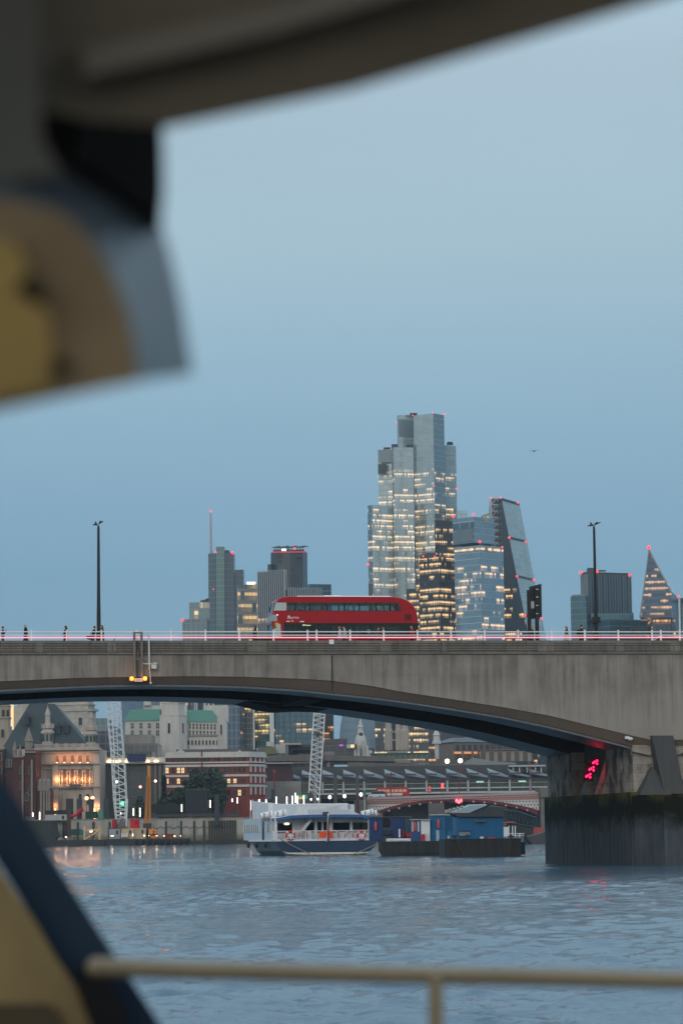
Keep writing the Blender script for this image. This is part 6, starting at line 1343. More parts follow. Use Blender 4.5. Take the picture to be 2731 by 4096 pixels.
tree('broad dark round tree in front of the red brick building, left half', tr_(915, 1000, 950), P(a2(0, 725), 950).z - GZ, mpp(285, 950), 90, LEAF, 1, nl=6000, ls=.75)
tree('broad dark tree with a ragged crown, right half of the pair by the hoarding', tr_(1060, 1000, 946), P(a2(0, 708), 946).z - GZ, mpp(270, 946), 90, LEAF2, 2, nl=5600, ls=.75)
tree('dark conical tree left of the red brick building', tr_(620, 1000, 948), P(a2(0, 800), 948).z - GZ, mpp(125, 948), 80, LEAF, 3, True, nl=2600, ls=.7)
tree('green bushy tree between the conical tree and the black hoarding', tr_(735, 1030, 944), P(a2(0, 905), 944).z - GZ, mpp(210, 944), 60, LEAF2, 4, nl=3200, ls=.75)
tree('low dark bush in front of the glazed building right of the white crane', tr_(400, 1070, 942), P(a2(0, 985), 942).z - GZ + .5, mpp(110, 942), 30, LEAF, 5, nl=1100)
tree('low bush left of the bushy tree by the dark fence', tr_(600, 1040, 942), P(a2(0, 975), 942).z - GZ, mpp(110, 942), 30, LEAF2, 6, nl=900)
HB = flat('hoarding black', (.014, .018, .021), .6)
mb = MB(); fbox(mb, a2(812, 1125), a2(1008, 920), 936, 5); ho = single('tall_hoarding', mb, HB, 'tall black boarded enclosure in front of the dark trees', 'hoarding')
mb = MB()
for i in range(12): x = P(a2(815 + i * 17, 1000), 935.9).x; mb.box(x, x + .12, 935.85, 936, P(a2(0, 1120), 936).z, P(a2(0, 922), 936).z)
mb.box(P(a2(812, 0), 936).x, P(a2(1008, 0), 936).x, 935.8, 936, P(a2(0, 926), 936).z, P(a2(0, 918), 936).z); part('battens', mb, flat('batten grey', (.06, .065, .07)), ho)
mb = MB(); fbox(mb, a2(505, 1125), a2(760, 1040), 938, 2); single('dark_fence', mb, HB, 'long low black site fence below the bushy tree', 'fence')
mb = MB(); fbox(mb, a2(1072, 1230), a2(1110, 955), 926, 2); single('steel_pile', mb, flat('pile dark steel', (.035, .04, .045)), 'dark square steel pile standing at the wall right of the hoarding', 'pile')
mb = MB(); fbox(mb, a2(500, 1160), a2(1290, 1130), 931.5, 1); fbox(mb, a2(500, 1132), a2(1290, 1128), 931.2, .2); single('site_barrier', mb, flat('barrier dark', (.06, .065, .07)), 'low dark barrier along the top of the river wall', 'barrier')
for x0, x1, y0, y1, Y, c, nm, lb_ in ((a3(485, 0)[0], a3(518, 0)[0], a3(0, 1062)[1], a3(0, 1260)[1], 934, (.035, .042, .055), 'steel_pile', 'tall dark stepped pile left of the grey windowless wall'), (a3(452, 0)[0], a3(500, 0)[0], a3(0, 1165)[1], a3(0, 1260)[1], 933, (.03, .038, .045), 'site_box', 'dark box at the foot of the tall stepped pile')):
 mb = MB(); fbox(mb, (x0, y1), (x1, y0), Y, 2); single(nm, mb, flat('dark steel %.3f' % c[2], c), lb_, nm.replace('_', ' '))
# ---- construction barge below the wall
SBY = 890.
b_a, b_b = P((150, 3385), SBY).x, P((975, 3378), SBY).x
bz = P(c5(600, 328), SBY).z
sb = thing('work_barge', 'long low dark work barge moored under the granite river wall, loaded with site gear', 'barge', ((b_a + b_b) / 2, SBY, 0))
mb = MB(); mb.box(P(c5(-150, 0), SBY).x, P(c5(495, 0), SBY).x, SBY, SBY + 24, -.5, bz); mb.box(P(c5(500, 0), SBY).x, P(c5(1100, 0), SBY).x, SBY + 1, SBY + 24, -.5, bz + .1); part('hull', mb, stone('barge steel', (.045, .05, .055), dark=(.02, .02, .022), amount=.6, streak=.8), sb)
mb = MB()
for i in range(9): x = P(c5(735 + i * 46, 0), SBY).x; mb.ball((x, SBY + .9, bz * .45), .75, 8, 6, (1, .5, 1.2))
part('tyre_fenders', mb, flat('fender black', (.015, .016, .018), .8), sb)
def sx(x, y, d=0): return P(c5(x, y), SBY + d)
def sbx(mb, a, b_, d0=4, d1=8): A, Bq = sx(*a, d0), sx(*b_, d0); return mb.box(min(A.x, Bq.x), max(A.x, Bq.x), SBY + d0, SBY + d1, min(A.z, Bq.z), max(A.z, Bq.z))
def container(name, label, a, b_, col, d0=4., d1=9., cat='container', door=True):
 A, Bq = sx(*a, d0), sx(*b_, d0); x0, x1, z0, z1_ = A.x, Bq.x, A.z, Bq.z
 mb = MB(); mb.box(x0, x1, SBY + d0, SBY + d1, z0, z1_); n_ = max(3, int((x1 - x0) / .5))
 for i in range(n_): x = x0 + (x1 - x0) * (i + .2) / n_; mb.box(x, x + (x1 - x0) / n_ * .5, SBY + d0 - .1, SBY + d0, z0 + .15, z1_ - .15)
 o = single(name, mb, flat('container ' + label[:14], col, .6, vary=.2), label, cat)
 mb = MB(); mb.box(x0 - .04, x1 + .04, SBY + d0 - .14, SBY + d1, z1_ - .14, z1_ + .04); part('top_rail', mb, flat('container ' + label[:14], col), o)
 if door: w = (x1 - x0) * .18; c = x0 + (x1 - x0) * .62; mb = MB(); mb.box(c, c + w, SBY + d0 - .16, SBY + d0 - .101, z1_ - 1.6, z1_ - .5); part('window', mb, PDARK, o)
 return o
container('site_cabin', 'pale grey site cabin left of the cream cabins on the work barge', (530, 325), (612, 250), (.22, .26, .29), 5, 10, 'cabin')
container('site_cabin', 'long cream site cabin in the middle of the work barge', (620, 325), (712, 248), (.45, .36, .22), 5, 10, 'cabin')
container('site_cabin', 'dull cream site cabin joined to the right of the long cream one', (713, 325), (802, 246), (.36, .31, .22), 6, 11, 'cabin')
container('site_cabin', 'small orange cabin below the orange boom on the work barge', (822, 290), (874, 250), (.55, .22, .06), 6, 10, 'cabin')
container('red_container', 'bright red box by the foot of the white crane, right side', (686, 246), (748, 178), (.50, .008, .02), 8, 12)
container('red_container', 'narrow red box left of the white crane foot', (552, 244), (576, 182), (.36, .01, .02), 9, 12, door=False)
container('green_skip', 'dark green skip at the left end of the work barge', (244, 298), (310, 252), (.012, .055, .05), 8, 13, 'skip', False)
container('teal_box', 'small teal box beside the dark green skip', (312, 298), (345, 258), (.03, .13, .17), 8, 12, 'box', False)
container('white_tank', 'low white tank with blotches below the cream cabins', (618, 312), (668, 282), (.55, .54, .52), 3, 4.5, 'tank', False)
container('rust_machine', 'low rust-red machine on the right half of the work barge', (945, 322), (1005, 288), (.13, .035, .02), 6, 10, 'machine', False)
container('orange_tool_box', 'low orange tool box below the orange cabin', (835, 318), (892, 300), (.45, .17, .04), 4, 6, 'box', False)
WOOD = flat('site timber', (.50, .34, .16), .8)
mb = MB(); sbx(mb, (342, 334), (354, 228), 3, 3.5); sbx(mb, (454, 332), (466, 228), 3, 3.5)
A, Bq = sx(350, 330, 3.2), sx(460, 262, 3.2); mb.tube([A, Bq], .28, 4); sbx(mb, (354.5, 262), (453.5, 254), 3, 3.4)
single('timber_gantry', mb, WOOD, 'yellow timber frame with a diagonal brace standing on the work barge', 'frame')
mb = MB(); rn = random.Random(9)
for i in range(40):
 x = rn.uniform(150, 530); h = rn.uniform(3, 26); w = rn.uniform(3, 16); sbx(mb, (x, 333), (x + w, 333 - h), rn.uniform(4.5, 7), 7.6)
o = single('site_clutter', mb, flat('clutter grey', (.20, .17, .14), .8, vary=.6, scale=.6), 'low heaps of planks and gear along the left half of the work barge', 'site gear'); o['kind'] = 'stuff'
mb = MB()
for i in range(34):
 x = rn.uniform(800, 1090); h = rn.uniform(3, 20); w = rn.uniform(3, 16); sbx(mb, (x, 329), (x + w, 329 - h), rn.uniform(2.2, 3.4), 3.9)
o = single('site_clutter', mb, flat('clutter brown', (.16, .08, .05), .8, vary=.6, scale=.6), 'low heaps of gear along the right half of the work barge', 'site gear'); o['kind'] = 'stuff'
WL = [(212, 311, 13, 7, (1, .86, .7), 'bright lamp at the left end of the work barge'), (397, 270, 26, 6, (1, .85, .68), 'long bright strip light inside the timber frame'), (704, 295, 5, 21, (1, .85, .66), 'upright bright strip lamp between the cream cabins'), (790, 300, 12, 7, (1, .74, .42), 'wide warm work light right of the cream cabins'), (881, 300, 10, 6, (1, .68, .34), 'warm work light under the small orange cabin'), (935, 302, 6, 9, (1, .55, .42), 'pinkish work light by the rust-red machine'), (1013, 303, 11, 8, (1, .62, .30), 'orange work light right of the rust-red machine'), (1057, 302, 6, 5, (1, .7, .5), 'small lamp near the right end of the work barge'), (553, 301, 24, 4, (1, .72, .45), 'low warm strip light under the pale grey cabin'), (824, 300, 5, 5, (.9, .9, .5), 'small yellowish lamp left of the orange cabin'), (617, 136, 6, 10, (1, .9, .8), 'white lamp on the lower jib of the crane')]
for x, y, w, h, c, lb_ in WL:
 dd = 2.2 if y > 200 else 4; p = sx(x, y, dd); k = SBY / 1.845 / FPX * .8
 t = thing('work_light', lb_, 'lamp', (p.x, p.y, bz)); mb = MB(); mb.ball(p, 1, 8, 6, (w * k * .6, .25, h * k * .6)); part('lamp_face', mb, glow('work %.2f' % c[1], c, 7), t); mb = MB(); mb.box(p.x - .07, p.x + .07, p.y + .3, p.y + .45, bz, p.z); part('stand', mb, flat('lamp pole', (.08, .085, .09)), t)
 if w > 9 and y > 200:
  ld = bpy.data.lights.new('work_lamp', 'POINT'); ld.energy = 70; ld.color = c; ld.shadow_soft_size = .3; lo = bpy.data.objects.new('work_lamp', ld); COL.objects.link(lo); lo.location = p + Vector((0, -.8, 1.0))
# upright casings by the stone building and red arm
for x0, x1, y0, y1, lb_ in ((803, 862, 1165, 1330, 'leftmost of the dark tall silos in front of the stone building'), (928, 985, 1165, 1330, 'middle dark tall silo in front of the stone building'), (1090, 1145, 1155, 1330, 'right dark silo beside the white crane')):
 A, Bq = P(a1(x0, y1), 938), P(a1(x1, y0), 938); mb = MB(); r_ = (Bq.x - A.x) / 2; mb.lathe((A.x + r_, 938, GZ), [(r_ * .8, 0), (r_ * .85, (Bq.z - GZ) * .5), (r_, (Bq.z - GZ) * .8), (r_ * 1.02, Bq.z - GZ)], 12)
 single('site_silo', mb, flat('silo grey', (.05, .055, .065), .6), lb_, 'silo')
mb = MB(); A, Bq = P(a1(1018, 1340), 936), P(a1(1088, 1265), 936); r_ = (Bq.x - A.x) / 2; mb.lathe((A.x + r_, 937, GZ - .5), [(r_, 0), (r_, (Bq.z - GZ) * .7), (r_ * .7, Bq.z - GZ + .3), (r_ * .1, Bq.z - GZ + .6)], 10); single('green_tank', mb, flat('tank green', (.08, .22, .16), .6), 'pale green domed tank in front of the stone building', 'tank')
mb = MB(); fbox(mb, a1(895, 1370), a1(1012, 1295), 936, 4); single('green_hut', mb, flat('hut green', (.012, .05, .042), .6), 'dark green hut left of the pale green tank', 'hut')
mb = MB(); mb.tube([P(a1(745, 1345), 935), P(a1(800, 1335), 935), P(a1(830, 1290), 935), P(a1(862, 1268), 935), P(a1(866, 1300), 935)], .55, 6); single('red_excavator_arm', mb, flat('excavator red', (.45, .02, .02), .5), 'bent red excavator arm beside the rusty pile', 'excavator')
mb = MB(); fbox(mb, a1(700, 1560), a1(738, 1145), 915, 1.8); o = single('rusty_pile', mb, stone('rusty pile', (.10, .045, .035), amount=.5), 'tall rusty brown pile standing in front of the river wall', 'pile'); o.location.z = -1
mb = MB(); fbox(mb, a1(475, 1390), a1(700, 1328), 926, 3.5); o = single('site_office', mb, stone('office white', (.42, .43, .43), amount=.3), 'white site office with a black flat roof on the river wall', 'cabin')
mb = MB(); fbox(mb, a1(480, 1327), a1(700, 1282), 926.2, 3.5); part('roof', mb, HB, o); mb = MB(); fbox(mb, a1(648, 1375), a1(675, 1340), 925.9, .1); part('door', mb, PDARK, o)
mb = MB(); A = [a1(250, 1390), a1(545, 1395), a1(550, 1480), a1(575, 1560), a1(570, 1640), a1(250, 1640)]; fpoly(mb, A, 905, 18); single('timber_jetty', mb, stone('jetty dark', (.04, .045, .045), amount=.6, streak=.8), 'dark timber jetty end against the river wall at the left', 'jetty')
mb = MB()
for i in range(14): x = P(a1(262 + i * 8, 1390), 904).x; mb.box(x - .06, x + .06, 904.5, 904.7, P(a1(0, 1392), 904).z, P(a1(0, 1352), 904).z)
fbox(mb, a1(258, 1356), a1(372, 1350), 904.4, .3); single('jetty_railing', mb, flat('railing grey', (.15, .17, .2)), 'grey railing on top of the dark jetty', 'railing')
# ---- lattice cranes
CW = flat('crane white', (.62, .64, .65), .5, vary=.06); CGY = flat('crane grey', (.28, .30, .31), .5)
def lattice(mb, L, Rr, dep, n, r=.16, r2=.09):
 """two chords given as point lists (front), copied back by dep, laced"""
 def at(c, t):
  t *= len(c) - 1; i = min(int(t), len(c) - 2); return c[i].lerp(c[i + 1], t - i)
 D = Vector((0, dep, 0))
 for c in (L, Rr):
  for o in (Vector(), D): mb.tube([p + o for p in c], r, 5)
 for i in range(n):
  t0, t1, tm = i / n, (i + 1) / n, (i + .5) / n
  for o in (Vector(), D):
   mb.tube([at(L, t0) + o, at(Rr, tm) + o], r2, 4); mb.tube([at(Rr, tm) + o, at(L, t1) + o], r2, 4)
  for c in (L, Rr): mb.tube([at(c, t0), at(c, tm) + D], r2, 4); mb.tube([at(c, tm) + D, at(c, t1)], r2, 4)
CY = 902.
cp = lambda x, y: P(a2(x, y), CY)
cr = thing('crawler_crane', 'white lattice crane with its jib reaching up behind the bridge, left', 'crane', tuple(P(c5(610, 245), CY).xy) + (bz,))
mb = MB(); lattice(mb, [cp(188, 1180), cp(168, 1000), cp(150, 650), cp(120, 350), cp(104, 80), cp(100, -120)], [cp(270, 1180), cp(278, 1000), cp(262, 700), cp(234, 350), cp(218, 80), cp(212, -120)], 5.5, 26); part('jib', mb, CW, cr)
mb = MB()
for x0, x1, xx0, xx1 in ((188, 208, 180, 215), (270, 250, 278, 245)): mb.tube([cp(x0, 1180), cp((x0 + x1) / 2, 1255)], .35, 5)
mb.loft([cp(190, 1255), cp(226, 1180), cp(234, 1180), cp(275, 1255)], [p + Vector((0, 5, 0)) for p in (cp(190, 1255), cp(226, 1180), cp(234, 1180), cp(275, 1255))]); part('mast_foot', mb, flat('crane foot', (.16, .16, .15)), cr)
mb = MB(); mb.tube([cp(282, 1240), cp(292, 1000)], .3, 5); mb.tube([cp(160, 180), cp(195, 1180)], .12, 4); mb.tube([cp(190, 180), cp(230, 1180)], .12, 4); mb.tube([cp(150, 90), cp(180, 700)], .2, 4); part('backstay', mb, CW, cr)
mb = MB(); A, Bq = cp(120, 1400), cp(290, 1256); mb.box(A.x, Bq.x, CY - 1, CY + 7, bz, Bq.z); part('crane_body', mb, flat('crane body dark', (.06, .062, .065)), cr)
q = cp(248, 1040); mb = MB(); mb.ball((q.x, q.y - .6, q.z), .55, 8, 6); part('signal_lamp', mb, glow('green signal', (.1, 1, .5), 2.5), cr)
# orange boom
OY = 900.; op = lambda x, y: P(a2(x, y), OY); ORG = flat('boom orange', (.50, .20, .035), .5)
ob = thing('piling_rig', 'upright orange folded boom on the work barge right of the white crane', 'piling rig', tuple(op(470, 1255).xy) + (bz,))
mb = MB(); mb.loft([op(470, 700), op(497, 700), op(500, 1215), op(483, 1215)], [p + Vector((0, 1.4, 0)) for p in (op(470, 700), op(497, 700), op(500, 1215), op(483, 1215))]); part('upper_boom', mb, ORG, ob)
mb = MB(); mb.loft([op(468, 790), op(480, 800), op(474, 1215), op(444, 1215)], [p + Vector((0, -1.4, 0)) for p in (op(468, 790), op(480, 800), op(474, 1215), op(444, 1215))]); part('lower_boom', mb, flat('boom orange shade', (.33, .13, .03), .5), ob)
mb = MB(); A, Bq = op(435, 1262), op(500, 1216); mb.box(A.x, Bq.x, OY - 1.5, OY + 4, bz, Bq.z); mb.box(A.x - 1, Bq.x + 2, OY - 2, OY + 5, bz, bz + 1.6); part('rig_base', mb, flat('rig dark', (.04, .04, .042)), ob)
# second crane
C2 = 950.; dp = lambda x, y: P(c4(x, y), C2)
c2r = thing('lattice_crane', 'white lattice crane with a grey mast rising behind the passenger boat', 'crane', tuple(dp(805, 1060).xy) + (GZ,))
mb = MB(); lattice(mb, [dp(738, 915), dp(768, 430), dp(800, -60), dp(810, -200)], [dp(862, 1060), dp(905, 430), dp(934, -60), dp(946, -200)], 4., 24, .22, .1); part('jib', mb, CW, c2r)
mb = MB(); mb.loft([dp(800, 1060), dp(835, 1060), dp(880, -180), dp(845, -180)], [p + Vector((0, 2, 0)) for p in (dp(800, 1060), dp(835, 1060), dp(880, -180), dp(845, -180))]); o = part('mast', mb, CGY, c2r); o.location.y += 1.0
mb = MB(); A, Bq = dp(722, 1150), dp(790, 915); mb.box(A.x, Bq.x, C2 - 2, C2 + 5, GZ - 3, Bq.z); A, Bq = dp(790, 1060), dp(870, 980); mb.box(A.x, Bq.x, C2 + 2.1, C2 + 5, GZ - 3, Bq.z - 4); part('crane_body', mb, flat('crane body dark', (.06, .062, .065)), c2r)
mb = MB(); A, Bq = dp(780, 186), dp(915, 176); mb.box(A.x, Bq.x, C2 - .5, C2 + 4.2, A.z, Bq.z); mb.ball((dp(845, 170).x, C2 - .6, dp(845, 170).z), .8, 8, 6); part('spreader', mb, flat('spreader dark', (.08, .08, .085)), c2r)
# ---- windowless pale wall, dark brick hall, concrete deck building
mb = MB(); fbox(mb, c4(160, 1060), c4(640, 765), 1010, 30)
wl = single('windowless_hall', mb, stone('pale render', (.30, .295, .28), dark=(.15, .15, .14), amount=.4, streak=.4, block=(.85, .85, .85), sc=.3, bw=2.4, bh=1.6), 'pale grey windowless building right of the red brick block', 'building')
mb = MB(); fbox(mb, c4(641, 1060), c4(740, 775), 1012, 20); part('glazed_end', mb, facade('hall glazing', 3.4, 1.8, (.045, .06, .055), (.08, .085, .08), lit=.9, seed=8, metal=.2), wl)
mb = MB(); fbox(mb, c4(160, 1000), c4(530, 550), 1075, 20); bh = single('dark_brick_hall', mb, stone('dark plum brick', (.075, .04, .042), dark=(.04, .03, .03), amount=.5, block=(1.2, 1.2, 1.2)), 'dark plum brick building with a pale flat roof edge behind the windowless hall', 'building')
mb = MB(); fbox(mb, c4(155, 552), c4(525, 530), 1073, 23); part('roof_edge', mb, flat('roof edge pale', (.28, .28, .28)), bh)
CB = stone('brutalist concrete', (.15, .14, .13), dark=(.06, .058, .055), amount=.5, streak=.5, sc=.3)
cbd = thing('concrete_deck_building', 'long brown-grey concrete building with deep horizontal decks above the railway station', 'building', tuple(P(c4(900, 700), 1130).xy) + (GZ,))
mb = MB(); fbox(mb, c4(160, 520), c4(900, 435), 1128, 30); fbox(mb, c4(490, 655), c4(915, 620), 1119, 20); fbox(mb, c4(520, 548), c4(905, 520), 1122, 20); part('deck_slab', mb, CB, cbd)
mb = MB(); fbox(mb, c4(525, 619), c4(905, 549), 1126, 20); part('window_band', mb, facade('deck glazing', 4.5, 3, (.03, .05, .06), (.10, .09, .08), lit=.9, seed=9, metal=.25), cbd)
mb = MB(); fbox(mb, c4(600, 1000), c4(900, 656), 1128, 20); part('lower_wall', mb, stone('lower concrete', (.07, .062, .058), amount=.5), cbd)
mb = MB(); A = [a4(-20, 660), a4(-20, 585), a4(500, 598), a4(870, 600), a4(1270, 615), a4(1270, 665), a4(870, 655), a4(500, 655)]; fpoly(mb, A, 1124, 24); A = [a4(-400, 520), a4(340, 545), a4(350, 580), a4(-400, 572)]; fpoly(mb, A, 1131, 20); part('deck_slab', mb, CB, cbd)
mb = MB(); fbox(mb, a4(-160, 600), a4(470, 570), 1134, 12); part('upper_storey', mb, stone('deck buff', (.24, .21, .17), amount=.4), cbd)
mb = MB()
for x in (-330, -300, -150, -120, -90, 20, 30, 60, 175): fbox(mb, a4(x + 110, 598), a4(x + 126, 578), 1133.8, .2)
part('window', mb, PDARK, cbd)
for x, y in ((625, 664), (660, 664)): mb = MB(); p = P(c4(x, y), 1117); mb.ball(p, .9, 8, 6, (1.4, .6, .7)); part('deck_lamp', mb, glow('eaves lamp', (1, .72, .36), 3.2), cbd)
# ---- railway station on the river: sawtooth solar roof, glazed wall, columns
TY = 1090.; tpx = lambda x, y, d=0: P(a4(x, y), TY + d)
st = thing('river_station', 'long glazed railway station with a sawtooth solar roof crossing the river', 'station', tuple(tpx(700, 830).xy) + (0,))
SOL = stone('solar panel', (.22, .27, .32), dark=(.14, .17, .2), amount=.4, streak=.2, rough=.3)
STEEL = flat('station steel', (.42, .44, .45), .4, .2)
xl_, xr2 = tpx(-600, 0).x, tpx(2700, 0).x
pit = (tpx(262, 0).x - tpx(100, 0).x)
mb = MB(); x0 = tpx(100, 0).x - pit * 6
zA, zB_, zC = tpx(0, 680).z, tpx(0, 722).z, tpx(0, 694).z
for i in range(24):
 xa = x0 + pit * i; mb.hexa([(xa, TY - 2, zC), (xa + pit, TY - 2, zB_), (xa + pit, TY + 14, zB_ + 1), (xa, TY + 14, zC + 2.4), (xa, TY - 2, zC + 1.2), (xa + pit, TY - 2, zB_ + .5), (xa + pit, TY + 14, zB_ + 1.3), (xa, TY + 14, zC + 2.8)])
part('solar_roof', mb, SOL, st)
mb = MB()
for i in range(24): xa = x0 + pit * i; mb.box(xa - .5, xa - .05, TY - 2.2, TY - 1.8, zB_ - .2, zC + .5); mb.box(xa + .1, xa + 4, TY - 2.3, TY - 2.01, zC + .1, zC + .5)
mb.box(xl_, xr2, TY - 1.5, TY - 1, zB_ - .7, zB_ - .2); part('roof_edge', mb, flat('roof edge dark', (.05, .055, .06)), st)
mb = MB(); mb.box(xl_, xr2, TY + 18.2, TY + 20, 0, zC + 4); part('rear_wall', mb, flat('rear wall dark', (.06, .06, .06)), st)
mb = MB(); mb.box(xl_, xr2, TY + .5, TY + 18, tpx(0, 826).z, zB_ - .7); part('glazing', mb, facade('station glass', 5.5, 4.2, (.030, .050, .045), (.06, .06, .055), lit=.70, seed=11, strength=.35, metal=.15, run=5., litcol=(1, .8, .5)), st)
mb = MB(); mb.box(xl_, xr2, TY - .6, TY + .2, tpx(0, 802).z, tpx(0, 793).z); mb.box(xl_, xr2, TY - .2, TY + .4, tpx(0, 760).z, tpx(0, 757).z); mb.box(xl_, xr2, TY - .6, TY + .4, tpx(0, 840).z, tpx(0, 826).z); part('rail_beam', mb, STEEL, st)
for i in range(22): xa = x0 + pit * (i + 1); mb = MB(); mb.lathe((xa, TY - .8, tpx(0, 826).z), [(.42, 0), (.42, zB_ - tpx(0, 826).z)], 8); part('column', mb, STEEL, st)
mb = MB(); mb.box(xl_, xr2, TY + 1, TY + 20, tpx(0, 870).z, tpx(0, 840).z); part('deck', mb, flat('station deck dark', (.05, .05, .05)), st)
for x in (1003, 1332): mb = MB(); mb.box(tpx(x - 28, 0).x, tpx(x + 30, 0).x, TY - .2, TY + .1, tpx(0, 758).z, tpx(0, 745).z); part('lit_panel', mb, glow('pale green panel', (.35, .62, .52), .7), st)
for i in range(5): x = tpx(-300 + i * 480, 0).x; mb = MB(); mb.box(x - 3, x + 3, TY, TY + 20, -3, tpx(0, 870).z); part('river_pier', mb, flat('river pier', (.12, .11, .1)), st)
# two concrete columns standing before it, thin red masts
for x0, x1, yt, lb_ in ((1048, 1092, 680, 'square grey column standing alone, nearer the second crane'), (1328, 1362, 672, 'square grey column with a red base beside the far bridge')):
 mb = MB(); A, Bq = P(c4(x0, 1060), 985), P(c4(x1, yt), 985); mb.box(A.x, Bq.x, 985, 988, -2, Bq.z); mb.box(A.x - .2, Bq.x + .2, 984.8, 988.2, Bq.z, Bq.z + .4); o = single('old_bridge_column', mb, stone('column grey', (.10, .10, .105), amount=.5, streak=.5), lb_, 'column')
 if x0 > 1200: mb = MB(); mb.box(A.x - .1, Bq.x + .1, 984.7, 988.1, -2, P(c4(0, 900), 985).z - 2); part('red_base', mb, stone('column red', (.09, .035, .04), amount=.5), o)
for x, yt, yb, lb_ in ((305, 620, 1000, 'thin dark red mast in front of the windowless hall'),): mb = MB(); mb.tube([P(c4(x, yb), 960), P(c4(x, yt), 960)], .22, 5); q = P(c4(x, yt + 40), 960); mb.ball(q, .7, 6, 5, (.8, .8, 1.4)); single('red_mast', mb, flat('mast red', (.20, .03, .04)), lb_, 'mast')
mb = MB(); fbox(mb, c4(555, 990), c4(718, 935), 948, 4); gs = single('green_kiosk', mb, flat('kiosk green', (.06, .30, .20), .5, emit=.08), 'bright green canopy kiosk among the strip lamps left of the second crane', 'kiosk')
mb = MB(); fbox(mb, c4(600, 992), c4(668, 962), 947.7, .3); part('lit_window', mb, flat('kiosk window', (.5, .45, .2), .5, emit=.25, ecol=(.8, .7, .3)), gs)
mb = MB(); fbox(mb, c4(1418, 960), c4(1450, 880), 975, .5); o = single('green_sign', mb, flat('sign green', (.04, .17, .14), .5), 'small green sign panel left of the far bridge bus', 'sign'); mb = MB(); p = P(c4(1434, 960), 975); mb.box(p.x - .15, p.x + .15, 975.1, 975.4, 2, p.z); part('post', mb, STEEL, o)
# ---- red and white arched bridge beyond
VY = 1010.; vp = lambda x, y, d=0: P(c3(x, y), VY + d)
vb = thing('arched_iron_bridge', 'red and white iron arch bridge with lattice spandrels beyond the moored boats', 'bridge', tuple(vp(800, 300).xy) + (0,))
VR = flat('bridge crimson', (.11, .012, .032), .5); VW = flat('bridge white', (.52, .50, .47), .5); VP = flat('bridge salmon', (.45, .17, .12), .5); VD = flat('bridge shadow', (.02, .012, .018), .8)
bot = [(175, 415), (260, 385), (380, 353), (545, 323), (700, 308), (850, 305), (1000, 311), (1150, 328), (1300, 355), (1400, 385), (1468, 415)]
topc_ = [(128, 412), (185, 392), (260, 363), (380, 330), (545, 301), (700, 289), (850, 287), (1000, 291), (1150, 305), (1300, 330), (1400, 352), (1480, 376)]
dk = lambda x: 285 + (242 - 285) * (x - 128) / (1472 - 128)          # deck line falls to the left in the picture
bx_, by_ = zip(*bot); tx_, ty_ = zip(*topc_)
xs = np.linspace(178, 1470, 60)
def ribbon(y0f, y1f, d0, d1, xs_=xs):
 mb = MB(); vs, fs = [], []
 for x in xs_:
  for d in (d0, d1): a, b_ = vp(x, y0f(x), 0), vp(x, y1f(x), 0); vs += [(a.x, VY + d, a.z), (b_.x, VY + d, b_.z)]
 for i in range(len(xs_) - 1): o = 4 * i; fs += [(o, o + 4, o + 5, o + 1), (o + 2, o + 3, o + 7, o + 6), (o, o + 2, o + 6, o + 4), (o + 1, o + 5, o + 7, o + 3)]
 fs += [(0, 1, 3, 2), (len(vs) - 4, len(vs) - 2, len(vs) - 1, len(vs) - 3)]
 return mb.add(vs, fs)
fb_, ft_ = (lambda x: float(np.interp(x, bx_, by_))), (lambda x: float(np.interp(x, tx_, ty_)))
part('arch_rib', ribbon(fb_, ft_, -.6, 1), VR, vb)
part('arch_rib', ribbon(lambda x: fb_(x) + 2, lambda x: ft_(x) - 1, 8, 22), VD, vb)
xs2 = np.linspace(128, 1480, 60)
mb = ribbon(lambda x: ft_(x), lambda x: min(ft_(x) - .5, dk(x) + 36), 0, .5, xs2)
def lattm():
 m, g, b = new_mat('white lattice'); uv = g.n('ShaderNodeSeparateXYZ'); g.nt.links.new(g.n('ShaderNodeTexCoord').outputs['UV'], uv.inputs[0])
 u, v = uv.outputs[0], uv.outputs[1]; s = 1.15
 iv = g.m('FLOOR', g.m('DIVIDE', v, s)); fu = g.m('SUBTRACT', g.m('FRACT', g.m('ADD', g.m('DIVIDE', u, s), g.m('MULTIPLY', iv, .5))), .5); fv = g.m('SUBTRACT', g.m('FRACT', g.m('DIVIDE', v, s)), .5)
 d = g.m('ADD', g.m('MULTIPLY', fu, fu), g.m('MULTIPLY', fv, fv)); g.put(b.inputs['Base Color'], g.mix(g.m('LESS_THAN', d, .055), (.52, .50, .46), (.05, .045, .05))); b.inputs['Roughness'].default_value = .5; return m
part('lattice_spandrel', mb, lattm(), vb)
part('cornice', ribbon(lambda x: dk(x) + 40, lambda x: dk(x) + 27, -.5, 0.3, xs2), VP, vb)
part('cornice', ribbon(lambda x: dk(x) + 26.5, lambda x: dk(x) + 8, -.3, 0.3, xs2), VR, vb)
a, b_ = vp(134, dk(134) + 24, 0), vp(140, dk(134) + 12, 0); bk_ = MB().box(0, b_.x - a.x, -.7, -.3, 0, b_.z - a.z).mesh('bracket', VW)
for x in np.linspace(134, 1470, 98): a = vp(x, dk(x) + 24, 0); inst('bracket', bk_, vb, (a.x, VY, a.z))
part('parapet', ribbon(lambda x: dk(x) + 7.5, lambda x: dk(x) - 12, -.2, .3, np.linspace(128, 1472, 40)), flat('parapet pale pink', (.36, .27, .27), .5), vb)
part('deck', ribbon(lambda x: dk(x) + 10, lambda x: dk(x) + 3, .31, 24, np.linspace(-60, 1560, 40)), flat('asphalt', (.05, .05, .052), .9), vb)
